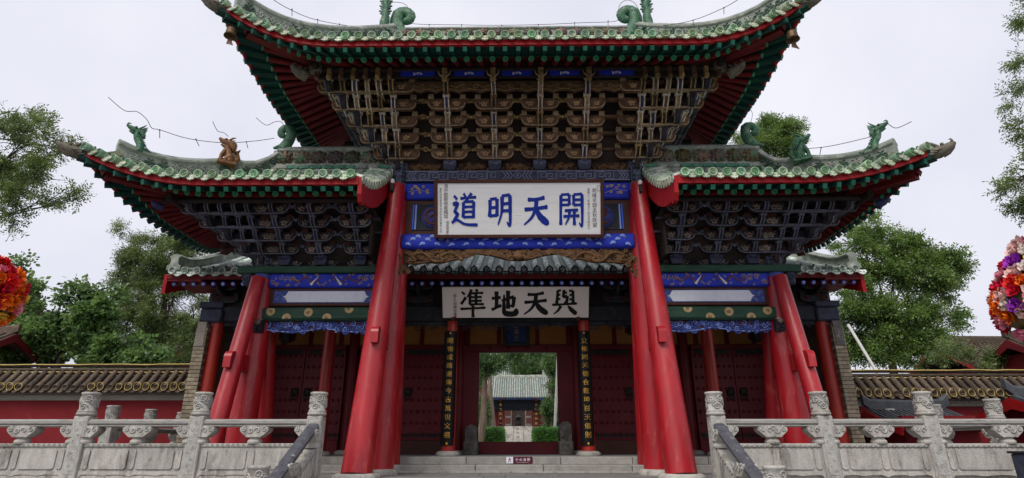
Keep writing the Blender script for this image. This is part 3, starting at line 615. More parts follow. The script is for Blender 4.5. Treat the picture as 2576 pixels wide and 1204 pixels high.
def corner_head(h=0.34):
    """dragon head cap of a corner beam, looking toward -Y, neck at the origin"""
    mb = MB(); k = h
    mb.tube([(0,0.10*k,0),(0,-0.25*k,0.02*k),(0,-0.6*k,0.10*k),(0,-1.0*k,0.26*k),(0,-1.22*k,0.46*k)], [0.40*k,0.44*k,0.40*k,0.30*k,0.13*k], 8, 0, True, True, None, 1.0)
    mb.tube([(0,-0.45*k,-0.22*k),(0,-0.8*k,-0.12*k),(0,-1.12*k,0.06*k)], [0.22*k,0.18*k,0.07*k], 7, 0)
    for sx in (-1, 1):
        mb.ball((sx*0.24*k,-0.58*k,0.42*k), 0.13*k, 0, 6, 5)
        mb.tube([(sx*0.2*k,-0.35*k,0.38*k),(sx*0.26*k,-0.1*k,0.62*k),(sx*0.2*k,0.0,0.8*k)], [0.1*k,0.08*k,0.02*k], 5, 0)
        mb.tube([(sx*0.14*k,-1.15*k,0.5*k),(sx*0.2*k,-1.08*k,0.66*k),(sx*0.2*k,-0.95*k,0.62*k)], [0.08*k,0.06*k,0.02*k], 5, 0)
        for j in range(3): mb.tube([(sx*0.36*k,-0.5*k+0.16*k*j,0.1*k-0.12*k*j),(sx*0.5*k,-0.3*k+0.16*k*j,0.02*k-0.1*k*j),(sx*0.46*k,-0.05*k+0.16*k*j,0.12*k-0.1*k*j)], [0.07*k,0.06*k,0.02*k], 5, 0)
    return mb
def scrollwork(mb, x0, x1, z0, z1, y, n, r, w, mi=0, seed=1, M=None, lower=None):
    """crowded carved scrolls filling a rectangle (a band whose lower edge may follow lower(x))"""
    rng = random.Random(seed)
    for i in range(n):
        x = lerp(x0, x1, (i + 0.5) / n + rng.uniform(-0.4, 0.4) / n); zz = lower(x) if lower else z0
        z = lerp(zz + r*0.6, z1 - r*0.6, rng.random())
        mb.spiral((x, y - rng.uniform(0, w*0.8), z), r * rng.uniform(0.7, 1.2), rng.uniform(0.9, 1.7), w * rng.uniform(0.8, 1.2), mi, rng.uniform(0, 6.28), rng.choice((-1, 1)), n=5, seg=8, M=M)
def dragon_line(mb, pts, w, y, mi=0, M=None, spikes=True):
    """a carved or painted serpent: wavy tapering body along pts (x,z), with legs and fins"""
    P3 = []; n = len(pts)
    for i in range(n - 1):
        for f in (0, 0.25, 0.5, 0.75):
            p0, p1, p2, p3 = pts[max(i-1,0)], pts[i], pts[i+1], pts[min(i+2,n-1)]
            P3.append(tuple(0.5*((2*p1[a]) + (-p0[a]+p2[a])*f + (2*p0[a]-5*p1[a]+4*p2[a]-p3[a])*f*f + (-p0[a]+3*p1[a]-3*p2[a]+p3[a])*f**3) for a in (0,1)))
    P3.append(pts[-1]); m = len(P3)
    mb.tube([(p[0], y, p[1]) for p in P3], [w * (0.55 + 0.6*math.sin(PI*min(1, (i+2)/(m+1)))) for i in range(m)], 6, mi, True, True, M)
    h = P3[0]; mb.ball((h[0], y, h[1]), (w*1.8, w*1.2, w*1.4), mi, 8, 5, M)
    if spikes:
        for i in range(3, m - 2, 3):
            p = P3[i]; q = P3[i+1]; dx, dz = q[0]-p[0], q[1]-p[1]; l = math.hypot(dx, dz) or 1
            for sg in (-1, 1): mb.tube([(p[0], y, p[1]), (p[0]-dz/l*w*2.3*sg+dx/l*w, y, p[1]+dx/l*w*2.3*sg+dz/l*w)], [w*0.5, w*0.1], 4, mi, True, True, M)

# ================================================================== THE GROUND
GY = 11.0                                   # depth of the gate's column row
PF = 8.72                                   # front edge of the platform
GL = -1.12                                  # plaza level below the platform
mb = MB(); mb.add([(-900,-300,GL),(900,-300,GL),(900,1500,GL),(-900,1500,GL)], [(0,1,2,3)]); obj('ground', mb, ground_m, kind='structure')
plat = MB(); plat.box((0, (PF + 26) / 2, (GL - 0.02) / 2), (18.5, 26 - PF, -GL - 0.02), 0)
plat_o = obj('platform', plat, mortar, kind='structure')
rng = random.Random(3)
for j, (y0, y1) in enumerate([(PF+0.36, 9.6), (9.6, 10.3), (10.3, 11.0), (11.0, 11.65)]):
    x = -9.2 - rng.uniform(0, 0.5)
    while x < 9.2:
        w = rng.uniform(0.85, 1.25); a, b = max(x, -9.2), min(x + w, 9.2)
        if b - a > 0.1:
            m_ = MB(); m_.bbox(((a+b)/2, (y0+y1)/2, -0.012), (b-a-0.012, y1-y0-0.012, 0.03 + rng.uniform(0, 0.005)), 0.004); obj('paving_slab', m_, paver, plat_o)
        x += w
x = -9.9
while x < 9.8:     # edge stones of the platform
    w = 1.65; m_ = MB(); m_.bbox((x + w/2, PF + 0.17, -0.075), (w - 0.012, 0.38, 0.16), 0.01); obj('edge_stone', m_, step_m, plat_o); x += w
for x, s_ in ((-9.26, -1), (9.26, 1)):
    mb = MB(); mb.box((x, 17.3, -0.08), (0.3, 17.0, 0.155)); obj('edge_stone', mb, step_m, plat_o)
# stairs going down to the plaza
st = thing('stone_stairs', (0, PF, GL), 'broad grey stone stairs leading up to the gate terrace', 'stairs')
for i in range(6):
    for k in range(4):
        m_ = MB(); w = 5.5 / 4; m_.bbox((-2.75 + w*(k+0.5), PF - 0.17 - 0.33*i, (GL + (-0.16 - 0.16*i)) / 2), (w - 0.008, 0.34, -0.16 - 0.16*i - GL), 0.01); obj('step', m_, step_m, st)

# ================================================================== THE MEMORIAL GATE
gate = thing('memorial_gate', (0, GY, 0), 'three-bay red and green timber memorial gate with tall leaning braces', 'gate')
MX, SX = 2.48, 5.04
z_sl0, z_sl1 = ZP(487, GY), ZP(412, GY)
def column(x, r0, r1, ztop, zs, name='column'):
    mb = MB(); mb.lathe([(r0*1.02,0.10),(r0,0.25),(r0*0.985,0.6*zs),(lerp(r0,r1,0.85),zs)], 24, 0); o = obj(name, mb, red, gate, T(x, GY, 0))
    mb = MB(); mb.lathe([(r0*1.35,-0.02),(r0*1.4,0.05),(r0*1.25,0.09),(r0*1.1,0.10)], 24, 0); obj('column_base', mb, stone, o, T(x, GY, 0))
    mb = MB(); mb.lathe([(r1*1.10,zs),(r1*1.10,ztop)], 24, 0); obj('patterned_sleeve', mb, sleeve_m, o, T(x, GY, 0))
    mb = MB(); mb.lathe([(r1*1.13,zs-0.01),(r1*1.13,zs+0.14)], 24, 0); obj('sleeve_band', mb, blue_c, o, T(x, GY, 0))
    return o
for sx in (-1, 1):
    column(sx*MX, 0.255, 0.19, z_sl1, z_sl0)
    column(sx*SX, 0.25, 0.175, ZP(648, GY), ZP(702, GY))
    for (cx, fo, rb, rt, zt, zk) in ((MX, 1.12, 0.245, 0.155, ZP(468, GY-0.3), ZP(848, GY-0.75)), (SX, 1.12, 0.165, 0.130, ZP(698, GY-0.35), ZP(905, GY-0.75))):
        for k in (-1, 1):      # leaning braces in front and behind
            yb, yt = GY + k*fo, GY + k*0.31; xb = sx*(cx + 0.10 * (1 if cx == MX else 0)); xt = sx*(cx - 0.03)
            mb = MB(); pts = [Vector((lerp(xb,xt,f), lerp(yb,yt,f), lerp(0.06, zt, f))) for f in (0, 0.04, 0.3, 0.6, 1)]
            mb.tube(pts, [rb*1.03, rb, lerp(rb,rt,0.3), lerp(rb,rt,0.65), rt], 22, 0)
            b_ = obj('leaning_brace', mb, red, gate)
            mb = MB(); mb.lathe([(rb*1.5,-0.02),(rb*1.55,0.04),(rb*1.3,0.075)], 18, 0); obj('brace_base', mb, stone, b_, T(xb, yb, 0))
        # tie through column and both braces with rounded ends
        f = zk / zt; yo = lerp(fo, 0.31, f) + lerp(rb, rt, f) + 0.13
        poly = []
        for a in range(9): th = PI/2*a/8; poly.append((yo - 0.12 + 0.12*math.sin(th), 0.14 - 0.12 + 0.12*math.cos(th)))
        poly += [(yo, -0.15)]; poly = poly + [(-p[0], p[1]) for p in poly[::-1]]
        mb = MB(); mb.prism(poly, 0.13); obj('tie_beam', mb, red, gate, T(sx*cx, GY, zk) @ RZ(PI/2))

# ---- central bay beams ------------------------------------------------------------
def hbeam(name, x0, x1, za, zb, d, m, round_=0.02, y=GY):
    mb = MB(); mb.bbox(((x0+x1)/2, y, (za+zb)/2), (x1-x0, d, zb-za), round_); return obj(name, mb, m, gate)
X0 = MX - 0.17
zf0, zf1 = ZP(456, GY-0.2), ZP(430, GY-0.2)
fret = hbeam('fret_beam', -X0-0.02, X0+0.02, zf0, zf1, 0.42, slate_blue)
mb = MB(); hh = (zf1 - zf0); yf = GY - 0.212
def seg(a, b, w=0.016): mb.bar((a[0], yf, a[1]), (b[0], yf, b[1]), 0.012, w)
for e in (zf0 + 0.015, zf1 - 0.015): seg((-X0, e), (X0, e))
def fretkey(x, s, flip):
    z0, z1 = zf0 + 0.04, zf1 - 0.04
    pts = [(0,0),(0,1),(1,1),(1,0.25),(0.35,0.25),(0.35,0.68),(0.68,0.68)]
    P_ = [(x + (p[0] if not flip else 1-p[0])*s, lerp(z0, z1, p[1] if not flip else 1-p[1])) for p in pts]
    for a, b in zip(P_[:-1], P_[1:]): seg(a, b, 0.015)
for sgn in (-1, 1):
    for k in range(8): fretkey(sgn*(0.42 + 0.2*k) - (0.2 if sgn < 0 else 0) , 0.17, k % 2)
    for k in range(3):
        for xx in (0.30 - 0.07*k + 0.0, 2.10 + 0.06*k):
            mz = (zf0+zf1)/2
            d_ = 0.06*(1 if xx > 1 else -1)
            seg((sgn*xx, zf0+0.03), (sgn*(xx+d_), mz)); seg((sgn*(xx+d_), mz), (sgn*xx, zf1-0.03))
mb.tube([(0.075*math.cos(a*PI/6), yf, (zf0+zf1)/2 + 0.06*math.sin(a*PI/6)) for a in range(13)], 0.012, 5); mb.ball((0, yf, (zf0+zf1)/2), 0.03, 0, 6, 4)
obj('fret_pattern', mb, fret_l, fret)
zb0, zb1 = ZP(500, GY-0.15), zf0
b1 = hbeam('upper_blue_beam', -X0, X0, zb0, zb1 - 0.004, 0.30, blue, 0.03)
mb = MB(); rng = random.Random(5)
for sgn in (-1, 1):
    for k in range(10):
        x = sgn*rng.uniform(1.85, 2.2); z = rng.uniform(zb0+0.1, zb1-0.08)
        for a in range(5): mb.ball((x+0.022*math.cos(a*1.257), GY-0.152, z+0.022*math.sin(a*1.257)), (0.014,0.005,0.014), 0, 6, 4)
    mb.tube([(sgn*1.8, GY-0.15, zb0+0.12),(sgn*2.0, GY-0.15, zb0+0.2),(sgn*2.25, GY-0.15, zb0+0.16)], 0.006, 4)
obj('painted_blossom', mb, ochre_l, b1)
zp0, zp1 = ZP(588, GY-0.15), zb0
fr = hbeam('panel_frame', -X0, X0, zp0 + 0.003, zp1 - 0.003, 0.16, br_frame, 0.01)
for sgn in (-1, 1):
    mb = MB(); cx = sgn*1.72; zc = (zp0+zp1)/2; h_ = (zp1-zp0)*0.74
    mb.box((cx, GY-0.083, zc), (0.86, 0.02, h_)); pn = obj('dragon_panel', mb, dk_panel, fr)
    mb = MB(); mb.lathe([(0.24,0),(0.24,0.012),(0.001,0.012)], 24, 0, T(cx, GY-0.094, zc) @ RX(PI/2)); obj('roundel', mb, blue_c, pn)
    mb = MB(); dragon_line(mb, [(cx+0.05*sgn,zc+0.02),(cx+0.1,zc+0.12),(cx-0.05,zc+0.17),(cx-0.16,zc+0.06),(cx-0.12,zc-0.1),(cx+0.02,zc-0.16),(cx+0.15,zc-0.08)], 0.022, GY-0.112); obj('roundel_dragon', mb, rust_l, pn)
    for k in (0, 1): mb = MB(); mb.box((cx + sgn*(0.36+0.05*k), GY-0.097, zc), (0.03, 0.012, h_*0.96)); obj('blue_stripe', mb, raft_blue if k else blue_l, pn)
    mb = MB(); mb.box((cx + sgn*0.335, GY-0.096, zc), (0.012, 0.01, h_*0.98)); mb.box((cx, GY-0.096, zc+h_*0.48), (0.84, 0.01, 0.014)); mb.box((cx, GY-0.096, zc-h_*0.48), (0.84, 0.01, 0.014)); obj('panel_moulding', mb, slate_blue, pn)
zc0, zc1 = ZP(624, GY-0.2), zp0
mb = MB(); poly = [(0.0,0),(0.15,0.0),(0.195,0.03),(0.212,0.09),(0.212,zc1-zc0-0.09),(0.19,zc1-zc0-0.025),(0.1,zc1-zc0)]
prof = [(p[0], p[1]) for p in poly] + [(-p[0], p[1]) for p in poly[::-1][:-1]]
mb.sweep(prof, [(-X0, GY, zc0), (X0, GY, zc0)], 0, smooth=True); b2 = obj('cloud_beam', mb, blue, gate)
mb = MB(); rng = random.Random(11)
for k in range(46):
    x = -X0 + 0.08 + (2*X0-0.16)*((k + 0.5)/46); z = zc0 + (0.10, 0.22, 0.29)[k % 3] * ((zc1-zc0)/0.36) + rng.uniform(-0.015, 0.015); yy = GY - (0.213, 0.213, 0.211)[k % 3]
    for a in range(3): mb.ball((x+(a-1)*0.026, yy, z+0.012*(a==1)), (0.030,0.006,0.026), 0, 7, 4)
    sg = rng.choice((-1,1)); mb.tube([(x, yy, z-0.01),(x+0.05*sg, yy, z-0.035),(x+0.085*sg, yy, z-0.02)], [0.012,0.01,0.002], 5)
obj('painted_cloud', mb, blue_l, b2)
# carved dragon valance
zd0, zd1 = ZP(690, GY-0.2), zc0
def low(x): a = abs(x) / X0; return zd1 - (zd1-zd0)*(float(np.interp(a, (0,0.13,0.24,0.38,0.5,0.62,0.93), (0.46,0.42,0.24,0.22,0.42,0.54,0.58))) + 0.02*math.sin(a*31)) if a < 0.93 else zd0 - 0.02
mb = MB(); N = 48; poly = [(-X0 - 0.06 + (2*X0+0.12)*i/N, low(-X0 + 2*X0*i/N) + 0.03) for i in range(N+1)] + [(X0+0.06, zd1-0.004), (-X0-0.06, zd1-0.004)]
mb.prism(poly, 0.10, 0, T(0, GY-0.06, 0)); vb = obj('carved_valance', mb, carve_bd, gate)
for sgn in (-1, 1):
    H = (zd1 - zd0)*0.58; zm = zd1 - H*0.52; mb = MB()
    dragon_line(mb, [(sgn*1.12,zm-0.18*H),(sgn*1.24,zm+0.16*H),(sgn*1.40,zm+0.24*H),(sgn*1.54,zm-0.04*H),(sgn*1.46,zm-0.26*H),(sgn*1.66,zm-0.30*H),(sgn*1.80,zm+0.10*H),(sgn*1.94,zm+0.26*H),(sgn*2.10,zm+0.05*H),(sgn*2.02,zm-0.22*H),(sgn*2.16,zm-0.28*H)], 0.030, GY-0.15); obj('carved_dragon', mb, carve_b, vb)
    mb = MB(); scrollwork(mb, sgn*0.34, sgn*2.27, zd0, zd1, GY-0.118, 110, 0.055, 0.020, 0, 8 + sgn, None, lambda x: low(x) + 0.02)
    for k in range(7): mb.tube([(sgn*1.02, GY-0.125, zm-0.1*H),(sgn*(0.96-0.035*k), GY-0.13, zm+(0.06+0.03*k)*H),(sgn*(1.06-0.07*k), GY-0.13, zm+0.46*H)], 0.011, 4)
    N = 40; mb.tube([(sgn*(X0*(0.08 + 0.85*i/N)), GY-0.118, low(X0*(0.08 + 0.85*i/N)) + 0.035) for i in range(N+1)], 0.020, 5)
    obj('carved_cloud_scroll', mb, carve_b, vb)
    mb = MB(); scrollwork(mb, sgn*(X0-0.02), sgn*(X0+0.10), zd0-0.10, zd1-0.08, GY-0.15, 12, 0.055, 0.03, 0, 30 + sgn); obj('carved_end_bracket', mb, carve_b, vb)
mb = MB(); zm = zd1 - (zd1-zd0)*0.26
mb.lathe([(0.04,-0.08),(0.10,-0.055),(0.115,-0.015),(0.08,0.025),(0.10,0.05),(0.05,0.08),(0.02,0.11)], 12, 0, T(0, GY-0.14, zm) @ SC(1,0.5,1)); scrollwork(mb, -0.36, 0.36, zd0, zd1, GY-0.118, 34, 0.052, 0.020, 0, 77, None, lambda x: low(x) + 0.02); obj('carved_pearl_bowl', mb, carve_b, vb)

# ---- side bays ---------------------------------------------------------------------
for sx in (-1, 1):
    xi, xo = MX + 0.12, SX - 0.16; w = xo - xi; xc = sx*(xi+xo)/2
    def sb(name, py0, py1, d, m, ext=0.0, rb=0.015):
        za, zb = ZP(py1, GY-d/2), ZP(py0, GY-d/2); mb = MB(); mb.bbox((xc + sx*ext/2, GY, (za+zb)/2), (w+ext, d, zb-za-0.006), rb); return obj(name, mb, m, gate), za, zb
    o1, a, b = sb('green_plate_beam', 667, 685, 0.46, g_beam, 0.62)
    o2, a, b = sb('blue_dragon_beam', 686, 722, 0.30, blue, 0.0, 0.03)
    mb = MB(); zm = (a+b)/2; H = b - a
    for k in (-1, 1):
        cx = xc + k*0.36; s_ = -k
        dragon_line(mb, [(cx+s_*0.24,zm+0.05),(cx+s_*0.17,zm-0.01),(cx+s_*0.09,zm-0.045),(cx,zm+0.01),(cx-s_*0.06,zm+0.055),(cx-s_*0.14,zm+0.01),(cx-s_*0.21,zm-0.04),(cx-s_*0.28,zm+0.01),(cx-s_*0.33,zm+0.035)], 0.013, GY-0.152, 1)
        mb.tube([(cx+s_*0.06, GY-0.156, zm-0.10),(cx+s_*0.20, GY-0.156, zm+0.08)], [0.03,0.004], 5, 2)
        for e in (0.62, 0.74, 0.86, 1.0): mb.spiral((xc + k*e*(w*0.46), GY-0.152, zm+0.05*(1 if int(e*50)%2 else -1)), 0.055, 1.2, 0.008, 0, e*9, k, n=4, seg=8)
    rng = random.Random(4)
    for k in range(44): x = xc + rng.uniform(-0.48, 0.48)*w; z = zm + rng.uniform(-0.42, 0.42)*H; mb.spiral((x, GY-0.152, z), 0.030, 1.2, 0.006, 0, rng.uniform(0,6), 1, n=4, seg=7)
    obj('painted_dragon_pattern', mb, [ochre_l, rust_l, white_p], o2)
    o3, a, b = sb('inscription_frame', 723, 770, 0.14, br_frame)
    mb = MB(); zm = (a+b)/2; mb.box((xc, GY-0.073, zm), (w*0.90, 0.012, (b-a)*0.66)); p1 = obj('blue_inscription_border', mb, blue_c, o3)
    ww, hh = w*0.37, (b-a)*0.29; pts = [(-ww,0),(-ww+0.05,0.02),(-ww+0.10,hh),(ww-0.10,hh),(ww-0.05,0.02),(ww,0),(ww-0.05,-0.02),(ww-0.10,-hh),(-ww+0.10,-hh),(-ww+0.05,-0.02)]
    mb = MB(); mb.prism(pts, 0.012, 0, T(xc, GY-0.084, zm)); obj('white_inscription_panel', mb, white_p, o3)
    mb = MB(); scrollwork(mb, xc-w*0.44, xc-w*0.34, zm-hh, zm+hh, GY-0.079, 8, 0.03, 0.003, 0, 2); scrollwork(mb, xc+w*0.34, xc+w*0.44, zm-hh, zm+hh, GY-0.079, 8, 0.03, 0.003, 0, 3); obj('border_scroll', mb, blue_l, o3)
    o4, a, b = sb('roundel_beam', 771, 805, 0.34, g_beam, 0.14, 0.04)
    for k, (fx, fz) in enumerate(((-0.42,0.1),(-0.22,0.42),(-0.04,-0.42),(0.12,0.1),(0.30,-0.42),(0.44,0.2))):
        mb = MB(); rr = 0.085; zc = (a+b)/2 + fz*(b-a)*0.8; dz = 0 if abs(fz) < 0.3 else 0
        cl = lambda z: max(a+0.03, min(b-0.03, z))
        pts = [(rr*math.cos(t*PI/10), cl(zc + rr*math.sin(t*PI/10)) - zc) for t in range(20)]
        mb.prism(pts, 0.006, 0, T(xc + sx*fx*w, GY-0.171, zc)); mb.spiral((xc + sx*fx*w, GY-0.176, cl(zc)), 0.035, 1.5, 0.006, 1, k, 1, n=4, seg=8); obj('gold_roundel', mb, [ochre_l, g_beam], o4)
    # carved blue apron
    za, zb = ZP(840, GY-0.05), ZP(806, GY-0.05); H = zb - za
    lowf = lambda x: zb - H*(0.66 + 0.36*abs(math.sin((x - xc)/(w/2)*PI*0.9))**0.8)
    mb = MB(); N = 24; poly = [(-w/2 + w*i/N, lowf(xc - w/2 + w*i/N) + 0.05 - zb) for i in range(N+1)] + [(w/2,-0.003),(-w/2,-0.003)]
    mb.prism(poly, 0.03, 0, T(xc, GY, zb)); ap = obj('carved_apron', mb, rust_l, gate)
    mb = MB(); scrollwork(mb, xc-w/2+0.03, xc+w/2-0.03, za, zb, GY-0.03, 38, 0.085, 0.020, 0, 12, None, lowf); scrollwork(mb, xc-w/2+0.03, xc+w/2-0.03, za, zb, GY-0.045, 22, 0.06, 0.011, 1, 13, None, lowf); mb.tube([(xc - w/2 + w*i/30, GY-0.03, lowf(xc - w/2 + w*i/30) + 0.05) for i in range(31)], 0.016, 5, 1)
    obj('apron_scroll', mb, [blue_c, blue_l], ap)
    mb = MB(); mb.box((xc + sx*(w/2+0.04), GY-0.12, zb-0.14), (0.16, 0.22, 0.24)); mb.spiral((xc+sx*(w/2+0.04), GY-0.24, zb-0.2), 0.06, 1.4, 0.02, 0, 0, sx); mb.ball((xc+sx*(w/2+0.04), GY-0.26, zb-0.07), 0.05, 1); mb.ball((xc+sx*(w/2+0.01), GY-0.26, zb-0.03), 0.035, 1); obj('apron_end_block', mb, [wing_dark, wing_fl], ap)
    mb = MB(); mb.bbox((sx*(SX+0.27), GY-0.05, ZP(705, GY)), (0.16, 0.24, 0.26), 0.03); mb.spiral((sx*(SX+0.28), GY-0.18, ZP(707, GY)), 0.07, 1.4, 0.02, 0, 0, sx); obj('beam_end_scroll', mb, slate_blue, gate)

# ---- bracket sets ------------------------------------------------------------------
def strip_mesh(wd, dp, dz, m_edge, m_mid, m_body):
    """projecting bracket arm: nose curving up and out; local +X across, -Y outward"""
    mb = MB(); prof = []
    for i in range(9):
        th = PI/2 * i / 8; prof.append((dp*0.55 - dp*1.25*math.sin(th), -dz*0.55 + dz*1.15*(1 - math.cos(th))))
    back = [(dp*0.55 + 0.12, -dz*0.55)]; top = [(-dp*0.70, dz*0.62), (dp*0.55 + 0.12, dz*0.62)]
    ring = back + prof + top
    ed = wd*0.24
    for x0, x1, mi in ((-wd/2, -wd/2+ed, 0), (-wd/2+ed, wd/2-ed, 1), (wd/2-ed, wd/2, 0)):
        ins = 0.0 if mi == 0 else 0.012
        vs = []
        for i, (y, z) in enumerate(ring):
            k = ins if 0 < i <= 9 else 0
            vs += [(x0, y + k*0.7, z + k*0.7), (x1, y + k*0.7, z + k*0.7)]
        n = len(ring)
        mb.add(vs, [(2*i, 2*i+1, 2*((i+1)%n)+1, 2*((i+1)%n)) for i in range(n)], mi, False)
    n = len(ring)
    mb.add([(-wd/2, y, z) for y, z in ring], [list(range(n))], 2); mb.add([(wd/2, y, z) for y, z in ring], [list(range(n))[::-1]], 2)
    mb.box((0, -dp*0.62, dz*0.52), (wd*1.35, dp*0.30, dz*0.24), 0)
    return mb.mesh('projecting_arm', [m_edge, m_mid, m_body])
def gong_mesh(x0, x1, h, th, m_body, m_edge, m_fl, fx, blocks=True, m_blk=None, c0=True, c1=True):
    """boat-shaped bracket arm between x0 and x1, rounded lower corners, pale lower rim, carved blossoms at fx"""
    mb = MB(); cr = min(0.16, (x1-x0)*0.3)
    pl = []
    if c0: pl += [(x0, h*0.5), (x0, h*0.12)] + [(x0 + cr*(1-math.cos(a*PI/10)), h*0.12 - h*0.62*math.sin(a*PI/10)) for a in range(1, 6)]
    else: pl += [(x0, h*0.5), (x0, -h*0.5)]
    if c1: pl += [(x1 - cr*(1-math.cos(a*PI/10)), h*0.12 - h*0.62*math.sin(a*PI/10)) for a in range(5, 0, -1)] + [(x1, h*0.12), (x1, h*0.5)]
    else: pl += [(x1, -h*0.5), (x1, h*0.5)]
    mb.prism(pl, th, 0)
    mb.tube([(p[0], -th*0.42, p[1]) for p in pl[1:-1]], 0.014, 5, 1)
    for x in fx:
        for a in range(5): mb.ball((x + 0.042*math.cos(a*1.257+0.3), -th/2 - 0.006, 0.038*math.sin(a*1.257+0.3) - 0.005), (0.028, 0.018, 0.025), 2, 6, 4)
        mb.ball((x, -th/2-0.014, -0.005), 0.015, 2, 6, 4)
        for k in (-1, 1): mb.spiral((x + k*0.075, -th/2-0.004, 0.03), 0.034, 1.0, 0.008, 2, 1.0, k, n=4, seg=7)
    if blocks:
        for x, ok in ((x0+0.05, c0), (x1-0.05, c1)):
            if ok: mb.box((x, -0.005, h*0.72), (0.11, th*1.15, h*0.46), 3)
    return mb.mesh('bracket_arm', [m_body, m_edge, m_fl, m_blk or m_body])
def scroll_piece(m, w=0.30):
    mb = MB()
    for s_ in (-1, 1): mb.spiral((s_*w*0.26, 0, 0), w*0.16, 1.4, 0.014, 0, PI/2, s_, n=5, seg=8); mb.tube([(s_*w*0.26,0,w*0.16),(s_*w*0.5,0,w*0.05),(s_*w*0.62,0,w*0.10)], [0.014,0.012,0.006], 5)
    mb.ball((0,0,-0.01), (0.03,0.02,0.03), 0); return mb.mesh('cloud_scroll', [m])
def dou_mesh(m, m2, w=0.26, h=0.2):
    mb = MB(); mb.box((0,0,h*0.72), (w,w,h*0.56), 0); mb.box((0,0,h*0.22), (w,w,h*0.44), 0, None, 0.72); scrollwork(mb, -w*0.4, w*0.4, h*0.5, h*0.95, -w/2-0.002, 5, 0.035, 0.006, 1, 3); return mb.mesh('base_block', [m, m2])

